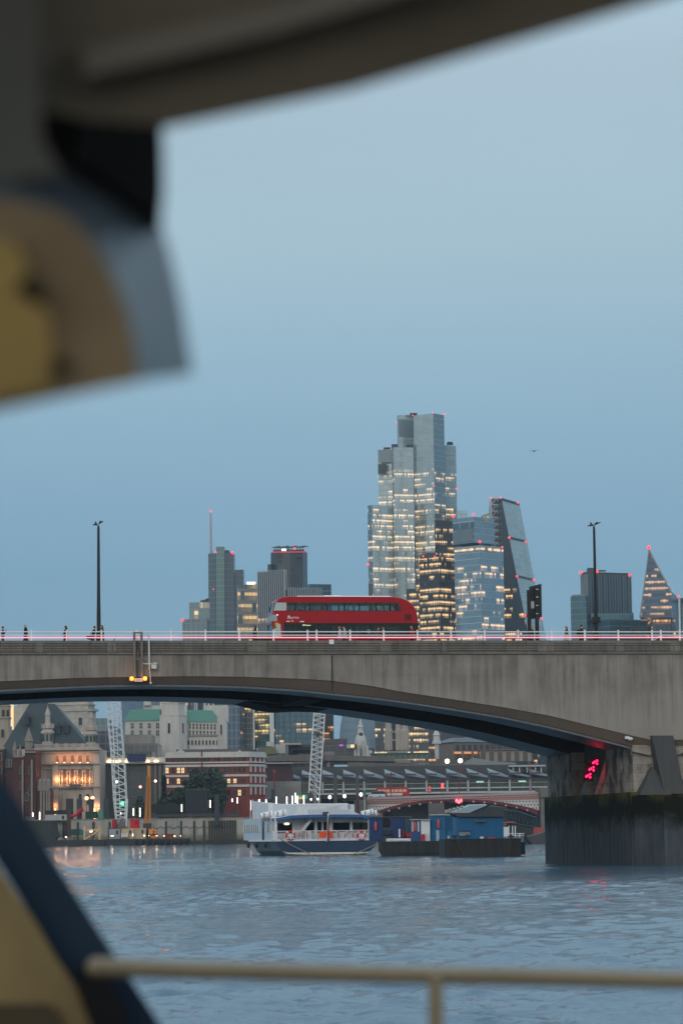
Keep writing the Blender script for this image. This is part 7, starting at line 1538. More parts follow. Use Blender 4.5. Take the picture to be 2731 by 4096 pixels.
mb = MB(); a, b_ = vp(1480, 0), vp(1600, 0); mb.box(a.x, b_.x, VY - 3, VY + 24, -3, vp(0, 215).z); part('stone_pier', mb, stone('old pier stone', (.20, .18, .16), amount=.6, block=(.8, .8, .8), bw=2, bh=1), vb); mb = MB(); a, b_ = vp(30, 0), vp(128, 0); mb.box(a.x, b_.x, VY - 3, VY + 24, -3, vp(0, 295).z)
mb.box(vp(1475, 0).x, vp(1530, 0).x, VY - 4, VY - 3, vp(0, 290).z, vp(0, 270).z); part('stone_pier', mb, stone('old pier stone', (.20, .18, .16), amount=.6, block=(.8, .8, .8), bw=2, bh=1), vb)
GLD = flat('gilt boss', (.45, .28, .10), .4, .4)
bm_ = MB(); bm_.ball((0, 0, 0), .42, 8, 6, (1, .5, 1)); bme = bm_.mesh('boss', GLD)
for x, y in ((223, 405), (303, 380), (383, 360), (464, 342), (547, 328), (629, 317), (713, 311), (965, 308), (1051, 314), (1134, 323), (1219, 338), (1303, 354), (1386, 375)): p = vp(x, y); inst('boss', bme, vb, (p.x, VY - .65, p.z))
p, q = vp(824, 318), vp(876, 290); mb = MB(); mb.box(p.x, q.x, VY - 1.1, VY - .7, p.z, q.z); lp = part('signal_board', mb, flat('signal board', (.45, .12, .12), .5, emit=.35, ecol=(1, .05, .08)), vb)
for x, y in ((833, 298), (866, 298), (849, 311)): p = vp(x, y); mb = MB(); mb.ball((p.x, VY - 1.3, p.z), .5, 8, 6); part('red_lamp', mb, glow('signal red lamp', (1, .06, .08), 7), lp)
p, q = vp(775, 318), vp(812, 293); mb = MB(); mb.box(p.x, q.x, VY - 1.1, VY - .65, p.z, q.z); part('signal_board', mb, flat('signal board dark', (.04, .02, .03)), vb)
for x, yb, yt in ((322, 265, 75), (856, 245, 35), (1414, 230, 25)): mb = MB(); mb.tube([vp(x, yb, 2), vp(x, yt, 2)], .16, 5); mb.ball(vp(x, yt + 12, 2), .5, 6, 5, (1, .6, .5)); part('lamp_standard', mb, flat('mast red', (.20, .03, .04)), vb)
# its bus and van
VM = Matrix.Translation((0, 0, 0))
p = vp(193, 262, 6); q = vp(465, 192, 6); L_ = q.x - p.x; H_ = q.z - p.z
b2_ = thing('far_bus', 'small red double-decker bus on the red and white arched bridge', 'bus', (p.x, VY + 6, vp(300, 272, 6).z))
z0 = vp(300, 272, 6).z
mb = MB(); mb.loft([(p.x, VY + 6, z0 + .4), (q.x, VY + 6, z0 + .4), (q.x, VY + 6, z0 + H_ * .8), (q.x - .5, VY + 6, q.z - .2), (q.x - 1.2, VY + 6, q.z), (p.x + 1, VY + 6, q.z - .1), (p.x + .3, VY + 6, q.z - .6)], [(p.x, VY + 8.5, z0 + .4), (q.x, VY + 8.5, z0 + .4), (q.x, VY + 8.5, z0 + H_ * .8), (q.x - .5, VY + 8.5, q.z - .2), (q.x - 1.2, VY + 8.5, q.z), (p.x + 1, VY + 8.5, q.z - .1), (p.x + .3, VY + 8.5, q.z - .6)]); part('body', mb, flat('far bus red', (.42, .015, .03), .4), b2_)
mb = MB()
for i in range(7): x = p.x + 1.2 + i * (L_ - 2) / 7; mb.box(x, x + (L_ - 2) / 7 - .35, VY + 5.9, VY + 6, q.z - 1.75, q.z - .75)
part('upper_windows', mb, flat('bus pane warm', (.22, .17, .12), .2, emit=.22, ecol=(1, .7, .45)), b2_)
mb = MB(); mb.box(p.x + L_ * .35, p.x + L_ * .8, VY + 5.88, VY + 6, q.z - 2.9, q.z - 2.1); part('side_advert', mb, flat('advert pale', (.62, .58, .55)), b2_)
mb = MB(); mb.box(q.x - .3, q.x + .05, VY + 5.95, VY + 8.4, q.z - 1.9, q.z - .7); part('windscreen', mb, PDARK, b2_)
for x in (p.x + 2.2, q.x - 2.4): mb = MB(); mb.plate([(x + .5 * math.cos(i * .63), z0 + .5 + .5 * math.sin(i * .63)) for i in range(10)], VY + 5.9, VY + 6.3); part('wheel', mb, TYR, b2_)
p = vp(140, 272, 3); vn = car((p.x, VY + 3, vp(200, 277, 3).z), 0, (.60, .64, .68), 'white van ahead of the far bus on the red and white bridge', van=True, copyname='van', cat='van'); vn.scale = (1.22, 1.1, 1.15)
p = vp(547, 258, 3); person('small figure in a yellow-green jacket on the red and white bridge', Matrix.Translation((p.x, VY + 1.2, vp(547, 268, 3).z)), 1.9, 1, .1, top='hi-vis', topc=(.35, .6, .03))
for x, y, c, lb_ in ((723, 183, (1, .05, .05), 'red signal pair hanging by the station glazing'), (622, 208, (.6, .05, .05), 'dim red signal lower left by the station glazing')):
 p = vp(x, y, 30); mb = MB(); mb.ball((p.x, p.y, p.z + .5), .45, 8, 6); mb.ball((p.x, p.y, p.z - .5), .45, 8, 6); t = thing('rail_signal', lb_, 'signal', (p.x, p.y, vp(x, 240, 30).z)); part('lamp', mb, glow('sig %.1f' % c[0], c, 4 if c[0] > .8 else 1), t); mb = MB(); mb.box(p.x - .4, p.x + .4, p.y + .3, p.y + .5, p.z - 1.3, p.z + 1.3); mb.box(p.x - .1, p.x + .1, p.y + .3, p.y + .5, vp(x, 240, 30).z, p.z - 1.3); part('post', mb, flat('lamp pole', (.08, .085, .09)), t)
# pier building and truss walkway under the arch
pbd = thing('river_pier_building', 'low river pier building with a sloping pale blue roof under the iron arch', 'building', tuple(P(c2(900, 110), 800).xy) + (0,))
mb = MB(); A = [P(c2(x, y), 800) for x, y in ((718, 112), (870, 48), (1020, 44), (860, 112))]; mb.loft([(p.x, 800, p.z) for p in A], [(p.x, 812, p.z + .4) for p in A]); part('roof', mb, flat('pier roof blue', (.26, .32, .35), .5), pbd)
mb = MB(); A = [P(c2(x, y), 801) for x, y in ((790, 200), (862, 110), (1022, 50), (1200, 70), (1180, 200))]; mb.loft([(p.x, 801, p.z) for p in A], [(p.x, 811, p.z) for p in A]); part('wall', mb, flat('pier wall dark', (.03, .036, .042)), pbd)
for x in (664, 695, 730, 765, 800): mb = MB(); p, q = P(c2(x - 12, 112 - (x - 664) * .15), 803), P(c2(x + 12, 84 - (x - 664) * .25), 803); mb.box(p.x, q.x, 803, 804, p.z, q.z); f_ = part('window', mb, flat('white frame', (.45, .45, .45)), pbd); mb = MB(); mb.box(p.x + .25, q.x - .25, 802.9, 803, p.z + .25, q.z - .25); part('pane', mb, PDARK, f_)
mb = MB(); p, q = P(c2(640, 200), 804), P(c2(850, 112), 804); mb.box(p.x, q.x, 804.1, 810, 0, q.z); part('base_wall', mb, flat('pier base', (.2, .17, .13)), pbd)
tw_ = thing('truss_walkway', 'dark steel truss walkway sloping down under the right of the iron arch', 'walkway', tuple(P(c2(1300, 200), 760).xy) + (0,))
mb = MB(); lattice(mb, [P(c2(1165, 88), 760), P(c2(1300, 105), 760), P(c2(1450, 160), 760)], [P(c2(1165, 175), 760), P(c2(1300, 215), 760), P(c2(1450, 240), 760)], 5, 9, .3, .22); part('truss', mb, flat('truss dark', (.035, .045, .055)), tw_)
mb = MB(); A = [P(c2(x, y), 763) for x, y in ((1165, 92), (1300, 108), (1450, 162), (1450, 238), (1300, 212), (1165, 172))]; mb.loft([(p.x, 763, p.z) for p in A], [(p.x, 764, p.z) for p in A]); part('side_panel', mb, flat('walkway dark', (.028, .034, .042)), tw_)
for x in (1180, 1430): mb = MB(); p = P(c2(x, 230), 761); mb.box(p.x - .6, p.x + .6, 761.5, 763, -2, p.z); part('support', mb, flat('truss dark', (.035, .045, .055)), tw_)
# ---- spires and roofs over the station
def spire(name, label, Y, pieces, m_, base_px, cat='spire'):
 p = P(base_px, Y); t = thing(name, label, cat, (p.x, p.y, GZ))
 for nm, prof, n_ in pieces:
  mb = MB(); pr_ = []
  for (w, y) in prof: pr_.append((max(.05, w / 2 / FPX * Y), P((base_px[0], y), Y).z - GZ))
  mb.lathe((p.x, p.y, GZ), pr_, n_); part(nm, mb, m_, t)
 return t
WSP = stone('white spire stone', (.55, .54, .52), dark=(.2, .2, .2), amount=.6, streak=.5, sc=.4)
X = lambda y: a3(0, y)[1]
sx_ = a3(1418, 0)[0]
ws = spire('church_spire', 'white tiered church spire right of the second crane', 1180, [('tower', [(62, X(800)), (60, X(640)), (50, X(630)), (44, X(540)), (40, X(520)), (24, X(480))], 8), ('lantern', [(34, X(475)), (34, X(466)), (22, X(462)), (20, X(420)), (26, X(415)), (18, X(400)), (12, X(370)), (14, X(365)), (7, X(345)), (1.5, X(320)), (1, X(290))], 8)], WSP, (sx_, X(700)))
p = P(a3(1400, 495), 1180)
for dx, y in ((-15, 590), (15, 590), (0, 505)): q = P(a3(1418 + dx, y), 1180); mb = MB(); mb.ball((q.x, q.y - (1.6 if y > 550 else 1.2), q.z), .9, 8, 6, (1, .6, 1.2)); part('oval_opening', mb, PDARK, ws)
mb = MB();
for x, w, y0, y1 in ((1345, 30, 720, 650), (1380, 26, 720, 600), (1462, 34, 720, 610), (1500, 34, 720, 660), (1440, 30, 720, 560)): q = P(a3(x, y1), 1176); q2 = P(a3(x + w, y0), 1176); mb.box(q.x, q2.x, 1174, 1184, GZ, q.z)
part('buttress', mb, WSP, ws)
Y_ = 1210.; tp2 = lambda x, y, d=0: P(a4(x, y), Y_ + d)
ct = thing('church_tower', 'square pale stone church tower with four tall corner pinnacles', 'tower', tuple(tp2(365, 500).xy) + (GZ,))
mb = MB(); mb.box(tp2(288, 0).x, tp2(441, 0).x, Y_, Y_ + 16, GZ, tp2(0, 415).z); mb.box(tp2(292, 0).x, tp2(437, 0).x, Y_ + .3, Y_ + 15, tp2(0, 415).z, tp2(0, 335).z); mb.box(tp2(284, 0).x, tp2(445, 0).x, Y_ - .4, Y_ + 16.4, tp2(0, 420).z, tp2(0, 412).z); part('wall', mb, stone('tower buff', (.40, .36, .31), dark=(.15, .14, .13), amount=.6, sc=.4), ct)
for x in (303, 380, 427, 345):
 q = tp2(x, 340, 1 if x != 345 else 14); r_ = .085 * 22; mb = MB(); mb.lathe((q.x, q.y, q.z - 8), [(r_, 0), (r_, 8), (r_ * .8, 9), (r_ * .75, 11.5), (.1, 15)], 8); part('pinnacle', mb, stone('tower buff', (.40, .36, .31)), ct)
wg = win_mesh(2.4, 8, .4, 0, 0, 1, True, True).mesh('window', [stone('tower buff', (.4, .36, .31)), PDARK, FDK]);
for x, y in ((335, 405), (400, 405), (338, 500)): q = tp2(x, y); inst('window', wg, ct, (q.x, Y_ + .25 if y < 450 else Y_ - .02, q.z))
X4 = lambda y: a4(0, y)[1]
spire('clock_turret', 'slim white domed clock turret right of the pinnacled church tower', 1160, [('tower', [(17, X4(560)), (17, X4(445)), (36, X4(442)), (34, X4(418)), (28, X4(415)), (26, X4(375)), (34, X4(372)), (22, X4(360)), (20, X4(350)), (12, X4(335)), (2, X4(324))], 10)], WSP, (a4(678, 0)[0], X4(480)), 'turret')
# brown terraces at the right
QY = 1180.; qp = lambda x, y, d=0: P(a4(x, y), QY + d)
BRT = stone('terrace stone', (.20, .16, .135), dark=(.09, .075, .07), amount=.5, sc=.3)
tb = thing('brown_terrace_office', 'brown stone office with a dark roof and orange lit ground-floor arcade', 'building', tuple(qp(860, 590).xy) + (GZ,))
ff = foot(a4(672, 0)[0], a4(800, 0)[0], a4(1112, 0)[0], 2980, QY, .35)
mb = MB(); mb.prism(ff, GZ, qp(0, 440).z); part('wall', mb, BRT, tb)
mb = MB(); mb.prism(grow(ff, 1.), qp(0, 438).z, qp(0, 400).z, grow(ff, -6)); part('roof', mb, flat('terrace roof', (.10, .11, .125)), tb)
mb = MB(); a, b_ = ff[1], ff[2]; L, av, an_ = face(a, b_); M_ = Matrix.Translation((a[0], a[1], 0)) @ Matrix.Rotation(an_, 4, 'Z'); mb = MB(M_); mb.box(.6, L - .6, -.25, .0, qp(0, 505).z, qp(0, 442).z); part('window_band', mb, facade('terrace glazing', 5.5, 2.6, (.03, .035, .05), (.11, .09, .08), lit=.9, seed=13, metal=.25, mull=.2), tb)
mb = MB(M_); mb.box(-.3, L * .62, -.4, .0, qp(0, 530).z, qp(0, 513).z); part('lit_fascia', mb, flat('lit fascia', (.5, .2, .1), .6, emit=.5, ecol=(1, .42, .16)), tb)
mb = MB(M_); mb.box(.3, L * .6, -.1, .0, qp(0, 575).z, qp(0, 531).z); part('arcade_window', mb, facade('arcade', 5.5, 2.6, (.05, .03, .02), (.12, .09, .08), lit=.45, seed=14, litcol=(1, .5, .2), strength=.7, mull=.18), tb)
mb = MB(M_)
for i in range(5): x = L * i / 4 * .98; mb.box(x - .5, x + .5, -.6, -.401, GZ, qp(0, 505).z)
part('pier_strip', mb, BRT, tb)
t3 = thing('brown_terrace_block', 'brown terrace block with tall stone piers at the right, above the station roof', 'building', tuple(qp(1250, 560).xy) + (GZ,))
mb = MB(); fbox(mb, a4(1020, 580), a4(1430, 495), QY - 12, 20); part('wall', mb, facade('terrace block', 7, 3.4, (.07, .06, .055), (.22, .185, .16), lit=.93, seed=15, metal=.1, mull=.22), t3)
mb = MB(); fbox(mb, a4(1015, 495), a4(1440, 484), QY - 13, 22); part('parapet', mb, BRT, t3)
mb = MB(); fbox(mb, a4(1100, 495), a4(1560, 415), QY + 5, 30); single('dim_office', mb, facade('dim office', 4, 2.6, (.03, .04, .055), (.07, .08, .09), lit=.9, seed=16, metal=.3), 'dim blue-grey office between the far girder and the brown terrace', 'building')
mb = MB(); A = [qp(880, 600, -30), qp(960, 548, -30), qp(1120, 578, -30), qp(1300, 590, -30), qp(1300, 615, -30), qp(880, 615, -30)]; mb.loft([(p.x, QY - 30, p.z) for p in A], [(p.x, QY - 16, p.z) for p in A]); single('market_roof', mb, flat('shed roof grey', (.2, .22, .24)), 'low grey gabled roofs in front of the brown terrace', 'roofs')
for x, y, lb_ in ((760, 578, 'left of two bright white lamps above the concrete deck'), (862, 574, 'right of two bright white lamps above the concrete deck')): p = P(a4(x, y), 1120); t = thing('flood_lamp', lb_, 'lamp', (p.x, p.y, p.z - 3)); mb = MB(); mb.ball(p, .9, 8, 6); part('globe', mb, BALL, t); mb = MB(); mb.box(p.x - .12, p.x + .12, p.y, p.y + .2, p.z - 3.5, p.z - .8); part('pole', mb, flat('lamp pole', (.08, .085, .09)), t)
pv = thing('riverside_pavilion', 'flat-roofed pale pavilion with slender columns above the station roof, far right', 'building', tuple(P(a4(1385, 660), 1100).xy) + (GZ,))
mb = MB(); fbox(mb, a4(1248, 622), a4(1530, 606), 1098, 14); part('roof', mb, flat('pavilion roof', (.36, .37, .37)), pv); mb = MB(); fbox(mb, a4(1280, 665), a4(1530, 622), 1106, 6); part('wall', mb, facade('pavilion', 4, 3, (.06, .06, .06), (.1, .1, .1), lit=.75, seed=18, metal=.1), pv)
mb = MB()
for x in (1276, 1325, 1385, 1450, 1495): fbox(mb, a4(x - 4, 668), a4(x + 5, 622.5), 1099, .6)
part('column', mb, flat('column pale', (.45, .44, .42)), pv)
mb = MB(); fbox(mb, a4(160, 560), a4(620, 520), 1150, 10); o = single('green_roofed_hall', mb, facade('green hall', 3.4, 2.2, (.05, .09, .09), (.10, .16, .15), lit=.95, seed=19, metal=.2), 'long low hall with a green roof edge behind the concrete deck', 'building'); mb = MB(); fbox(mb, a4(155, 520), a4(625, 510), 1149, 12); part('roof', mb, flat('verdigris', (.06, .16, .14)), o)
# rooftop clutter strip (boxes on roofs) between brick block and crane
for i, (x0, x1, y0, y1, c, nm, lb_) in enumerate(((165, 312, 340, 430, (.17, .19, .08), 'green_plant_room', 'olive green plant room on the roofs left of the second crane'), (80, 165, 350, 410, (.36, .37, .37), 'pale_plant_room', 'pale plant room beside the olive green one'), (315, 440, 305, 420, (.45, .46, .46), 'white_plant_room', 'white roof building right of the olive green plant room'), (205, 280, 270, 332, (.5, .49, .46), 'white_turret_room', 'white rooftop hut in front of the white vertical fin'), (400, 640, 288, 312, (.42, .40, .37), 'pale_parapet', 'pale stone parapet strip below the blue glass office'), (450, 780, 314, 352, (.05, .055, .065), 'dark_rooftop', 'dark rooftop plant strip right of the white roof building'), (440, 770, 352, 378, (.26, .29, .29), 'curved_roof', 'pale grey low roof below the dark rooftop plant'), (440, 770, 378, 440, (.05, .065, .055), 'roof_garden', 'dark planted roof terrace below the pale low roof'), (930, 1060, 395, 450, (.25, .22, .24), 'mauve_roof_room', 'mauve-grey rooftop rooms right of the second crane'))):
 mb = MB(); fbox(mb, c4(x0, y1), c4(x1, y0), 1150 + i * 3, 12); q = P(c4(x0, y1), 1150 + i * 3); mb.box(q.x + 1, q.x + 2.5, 1151 + i * 3, 1155 + i * 3, GZ, q.z); single(nm, mb, stone('roof room %d' % i, c, amount=.35, sc=.4), lb_, 'roof structure')
mb = MB(); fbox(mb, c4(900, 450), c4(1330, 300), 1175, 14); single('slate_mansard', mb, facade('mansard', 3.2, 3, (.05, .06, .08), (.075, .08, .095), lit=.92, seed=20, metal=.1), 'dim slate-blue mansard block between second crane and white spire', 'building')
mb = MB(); A = [c4(925, 300), c4(1220, 300), c4(1215, 232), c4(940, 240)]; fpoly(mb, A, 1180, 12); single('slate_roof_block', mb, flat('slate brown', (.085, .085, .09)), 'grey-brown slate roof above the mansard block', 'roof')
p = P(c4(1280, 330), 1170); mb = MB(); fbox(mb, c4(1210, 355), c4(1310, 305), 1170, 3); o = single('lit_dormer', mb, flat('dormer pale', (.4, .4, .4)), 'warm lit rooftop dormer left of the white spire', 'dormer'); mb = MB(); fbox(mb, c4(1262, 345), c4(1305, 310), 1169.7, .3); part('window', mb, flat('dormer lit', (.5, .3, .15), emit=1.2, ecol=(1, .6, .28)), o)
mb = MB(); fbox(mb, c4(1118, 330), c4(1168, 305), 1174, .5); single('purple_sign', mb, glow('purple sign', (.42, .08, .6), .6), 'small glowing purple sign left of the lit dormer', 'sign')
# filler: long lower mass behind everything so that no gap shows the horizon
# ================================================================ glass offices between bank and city
def block(name, label, xs, ytop, Y, k, m, z0=None, cat='building', roof=None, group=None, nm='facade'):
 fp = foot(xs[0], xs[1], xs[2], ytop, Y, k); zt2 = P((xs[1], ytop), Y).z
 t = thing(name, label, cat, (fp[1][0], fp[1][1], GZ), group)
 part(nm, MB().prism(fp, GZ if z0 is None else z0, zt2), m, t)
 return t, fp, zt2
X3 = lambda x: a3(x, 0)[0]
X2 = lambda x: a2(x, 0)[0]
DULL = dict(metal=.35, rough=.25)
block('office_block', 'dim blue-grey glass block behind the left copper roof', (X2(-5 + 225), X2(400), X2(800)), 2690, 1500, .4, facade('f blue grey', 3.8, 3., (.16, .22, .27), (.12, .16, .19), lit=.84, seed=21, **DULL))
t, fp, zt2 = block('office_block', 'office with tall white fins and warm windows behind the square stone tower', (X2(805), X2(830), X2(1110)), 2695, 1420, .3, facade('f fins', 3.8, 3.4, (.12, .16, .2), (.10, .13, .16), lit=.6, seed=22, litcol=(1, .66, .36), **DULL))
mb = MB()
for x in (815, 900, 910, 985, 1020, 1060): p = P((X2(x), 2800), 1415); mb.box(p.x - .45, p.x + .45, 1414, 1416, GZ + 30, zt2)
part('white_fin', mb, flat('fin white', (.5, .52, .52)), t)
block('office_block', 'dark blue office with close vertical stripes right of the stone block', (X3(10), X3(150), X3(184)), 2700, 1400, 2.5, facade('f stripe blue', 3.8, 2.4, (.07, .11, .16), (.13, .16, .19), lit=.80, seed=23, mull=.16, litcol=(1, .6, .32), **DULL))
t, fp, zt2 = block('office_block', 'grey-tan office with fine floor lines beside the dark blue striped one', (X3(185), X3(296), X3(302)), 2700, 1410, 3, facade('f tan', 2.6, 1.7, (.15, .17, .18), (.21, .215, .21), lit=.68, seed=24, litcol=(1, .74, .42), **DULL))
mb = MB(); p = P((X3(300), 2800), 1405); mb.box(p.x - .35, p.x + .35, 1404, 1406, GZ, zt2); part('white_fin', mb, flat('fin white', (.5, .52, .52)), t)
t, fp, zt2 = block('office_block', 'dark green glass office with warm lit rooms between two white fins', (X3(303), X3(470), X3(480)), 2705, 1405, 3, facade('f green', 2.7, 1.9, (.045, .085, .08), (.06, .10, .095), lit=.60, seed=25, litcol=(1, .74, .34), metal=.3), )
mb = MB(); p = P((X3(488), 2800), 1400); mb.box(p.x - 1.0, p.x + 1.0, 1398, 1402, GZ, zt2); part('white_fin', mb, flat('fin white', (.55, .56, .55)), t)
block('office_block', 'blue glass office with a square window grid behind the second crane', (X3(497), X3(925), X3(950)), 2705, 1395, 4, facade('f grid', 2.7, 2.9, (.05, .12, .165), (.03, .055, .075), lit=.60, seed=26, mull=.12, span=.2, run=7, litcol=(1, .68, .36), metal=.4, strength=.8, rough=.2))
block('office_block', 'brown dark office with orange lit floors right of the second crane', (X3(1000), X3(1120), X3(1130)), 2740, 1450, 3, facade('f brown', 3., 2.2, (.06, .06, .065), (.07, .065, .06), lit=.55, seed=27, litcol=(1, .5, .2), metal=.2))
# curved-sided tower (wider at the top)
WY = 1600.; wp = lambda x, y, d=0: P(a3(x, y), WY + d)
wt = thing('flared_tower', 'blue glass tower with a flaring curved left edge behind the white spire', 'skyscraper', (wp(1380, 525).x, WY, GZ))
pts = [(1194, 640), (1195, 525), (1203, 420), (1228, 265), (1262, 120)]
mb = MB()
for i in range(len(pts) - 1):
 (x0, y0), (x1, y1) = pts[i], pts[i + 1]
 a, b_, c, d_ = wp(x0, y0), wp(1600 + (525 - y0) * .1, y0), wp(1600 + (525 - y1) * .1, y1), wp(x1, y1)
 z0 = max(GZ, a.z); mb.hexa([(a.x, WY, z0), (b_.x, WY, z0), (b_.x, WY + 35, z0), (a.x + 4, WY + 35, z0), (d_.x, WY, d_.z), (c.x, WY, d_.z), (c.x, WY + 35, d_.z), (d_.x + 4, WY + 35, d_.z)])
part('facade', mb, facade('f flare', 4.6, 2.2, (.13, .21, .28), (.11, .17, .22), lit=.82, seed=28, litcol=(1, .68, .32), metal=.4), wt)
X4x = lambda x: a4(x, 0)[0]
block('lit_office', 'office with bright warm lit floors behind the pinnacled church tower, left half', (X4x(188), X4x(196), X4x(430)), 2870, 1540, .2, facade('f lit a', 3.1, 1.6, (.07, .08, .09), (.06, .065, .07), lit=.34, seed=29, litcol=(1, .76, .44), strength=1.15, metal=.2, span=.35))
block('lit_office', 'office with bright warm lit floors right of the pinnacled church tower', (X4x(430), X4x(440), X4x(612)), 2892, 1530, .2, facade('f lit b', 3.3, 1.6, (.07, .08, .09), (.06, .065, .07), lit=.36, seed=30, litcol=(1, .72, .40), strength=1.1, metal=.2, span=.35))
block('lit_office', 'dark brown office with scattered orange windows behind the clock turret', (X4x(600), X4x(612), X4x(900)), 2900, 1560, .2, facade('f lit c', 3.3, 2., (.05, .055, .06), (.05, .05, .052), lit=.50, seed=31, litcol=(1, .55, .24), strength=1.0, metal=.2, span=.35))
block('office_block', 'far dim office between blue-grey block and white crane', (X2(90), X2(140), X2(230)), 2905, 1700, .5, facade('f far', 4, 3, (.15, .20, .24), (.14, .18, .21), lit=.93, seed=32, **DULL))
# dense low roofs to the horizon
mb = MB(); rn = random.Random(12);
for i in range(150):
 Y = rn.uniform(1230, 2600); x = rn.uniform(-.16, .16) * Y; w = rn.uniform(14, 40); h = rn.uniform(12, 24); mb.box(x - w, x + w, Y, Y + rn.uniform(15, 40), GZ - 1, GZ + h)
o = single('distant_roofs', mb, facade('f roofs', 3.6, 3., (.10, .12, .14), (.14, .15, .16), lit=.9, seed=33, metal=.2), 'mass of far low city buildings behind the riverside', 'buildings'); o['kind'] = 'stuff'
# ================================================================ the city cluster
SKYK = dict(rough=.16)
F22 = facade('f tall', 3.6, 1.1, (.34, .42, .44), (.30, .37, .39), lit=.47, seed=41, metal=.62, strength=1.0, litcol=(1, .77, .50), zr=(0, 247), mull=.10, span=.14, run=24, **SKYK)
F22b = facade('f tall side', 3.6, 1.5, (.20, .29, .33), (.20, .27, .30), lit=.49, seed=42, metal=.6, strength=1.0, litcol=(1, .76, .48), zr=(0, 247), mull=.1, span=.14, **SKYK)
LOUV = facade('f louvre', 30., 1.3, (.20, .26, .29), (.10, .14, .16), lit=2, seed=43, metal=.4, mull=.22, span=.02, rough=.35)
TY2 = 1920.
tl = thing('tallest_glass_tower', 'tallest pale glass skyscraper with stepped tiers and bands of warm lit floors', 'skyscraper', (P(z1(500, 1500), TY2).x, TY2, GZ))
def z1f(xl, xc, xr, y, Y, k=1.): return foot(z1(xl, 0)[0], z1(xc, 0)[0], z1(xr, 0)[0], z1(0, y)[1], Y, k)
def z1z(y, Y=TY2, x=500): return P(z1(x, y), Y).z
def tier(xl, xc, xr, y, Y, k, mats, z0=GZ, nm='tier'):
 fp = z1f(xl, xc, xr, y, Y, k); zt2 = z1z(y, Y, xc)
 mb = MB(); mb.prism(fp, z0, zt2)
 n_ = len(mb.f)
 if isinstance(mats, list):            # left face / right face
  mb.mi = [0, 0, 0, 1, 1, 0][:n_] if n_ == 6 else mb.mi
 return part(nm, mb, mats, tl), fp, zt2
o, f_a, za = tier(497, 650, 735, 104, TY2, 1.3, [F22, F22b])
o, f_b, zb2 = tier(366, 380, 496, 116, TY2 + 22, .25, F22)
mb = MB(); L, av, an_ = face(f_b[1], f_b[2]); M_ = Matrix.Translation((f_b[1][0], f_b[1][1], 0)) @ Matrix.Rotation(an_, 4, 'Z'); mb = MB(M_); mb.box(-.3, L + .2, -.35, 0, z1z(250), z1z(150, TY2 + 22)); part('louvre_screen', mb, LOUV, tl)
mb = MB(); A, Bq = P(z1(366, 180), TY2 + 21), P(z1(495, 118), TY2 + 21); mb.hexa([(A.x, TY2 + 21, zb2 - 12), (Bq.x, TY2 + 21, zb2 - 12), (Bq.x, TY2 + 24, zb2 - 12), (A.x, TY2 + 24, zb2 - 12), (A.x, TY2 + 21, zb2 + .1), (Bq.x, TY2 + 21, zb2 + .4), (Bq.x, TY2 + 24, zb2 + .4), (A.x, TY2 + 24, zb2 + .1)])
tier(330, 340, 496.5, 370, TY2 + 5, .25, F22)
o, f_c, zc2 = tier(217, 325, 331, 385, TY2 + 14, 3, F22)
mb = MB(); A, Bq = P(z1(217, 490), TY2 + 13), P(z1(330, 390), TY2 + 13); mb.box(A.x + .2, Bq.x, TY2 + 12.6, TY2 + 13.2, A.z, zc2 - .5); part('louvre_screen', mb, LOUV, tl)
mb = MB(); A, Bq = P(z1(219, 580), TY2 + 12), P(z1(283, 502), TY2 + 12); mb.box(A.x, Bq.x, TY2 + 12.2, TY2 + 12.59, A.z, Bq.z); part('dark_louvre', mb, flat('louvre dark', (.05, .06, .065), .5), tl)
tier(136, 172, 335, 822, TY2 - 6, .6, [F22b, F22])
tier(332, 345, 505, 795, TY2 - 2, .3, F22)
o, f_d, zd2 = tier(736, 745, 828, 356, TY2 + 30, .4, F22b)
mb = MB()
for x, y in ((335, 800), (497, 360), (505, 1000)): p = P(z1(x, y), TY2 - 9); mb.box(p.x - .3, p.x + .3, TY2 - 8.4, TY2 - 7.9, GZ, p.z)
part('recess_line', mb, flat('joint blue', (.10, .14, .17), .4), tl)
DKT = flat('roof plant dark', (.05, .06, .065), .6)
def crane_arm(x0, x1, y, yb, Y):
 A, Bq = P(z1(x0, y), Y), P(z1(x1, y), Y); mb = MB(); mb.box(A.x, Bq.x, Y, Y + 3, A.z - .5, A.z + .6); m_ = (A.x + Bq.x) / 2; mb.box(m_ - 2.2, m_ + 2.2, Y + .2, Y + 3, P(z1(x0, yb), Y).z, A.z - .5); part('maintenance_cradle', mb, DKT, tl)
crane_arm(468, 525, 108, 128, TY2 + 18); crane_arm(262, 318, 378, 392, TY2 + 16); crane_arm(325, 375, 353, 375, TY2 + 12); crane_arm(440, 496, 354, 366, TY2 + 8); crane_arm(760, 802, 334, 350, TY2 + 32)
for x, y, r_ in ((362, 177, .7), (490, 122, .8), (648, 99, .8), (738, 112, .8), (657, 674, .7), (831, 696, 1.), (141, 1290, 1.5)): beacon(tl, z1(x, y), TY2 - 12, r_, 0)
mb = MB(); A, Bq = P(z1(145, 1560), TY2 - 12), P(z1(176, 1440), TY2 - 12);
mb.box(A.x, Bq.x, TY2 - 13, TY2 - 12, GZ, Bq.z); part('dark_annex', mb, facade('f annex', 4, 2, (.06, .075, .085), (.05, .06, .07), lit=.97, seed=44, metal=.3), tl)
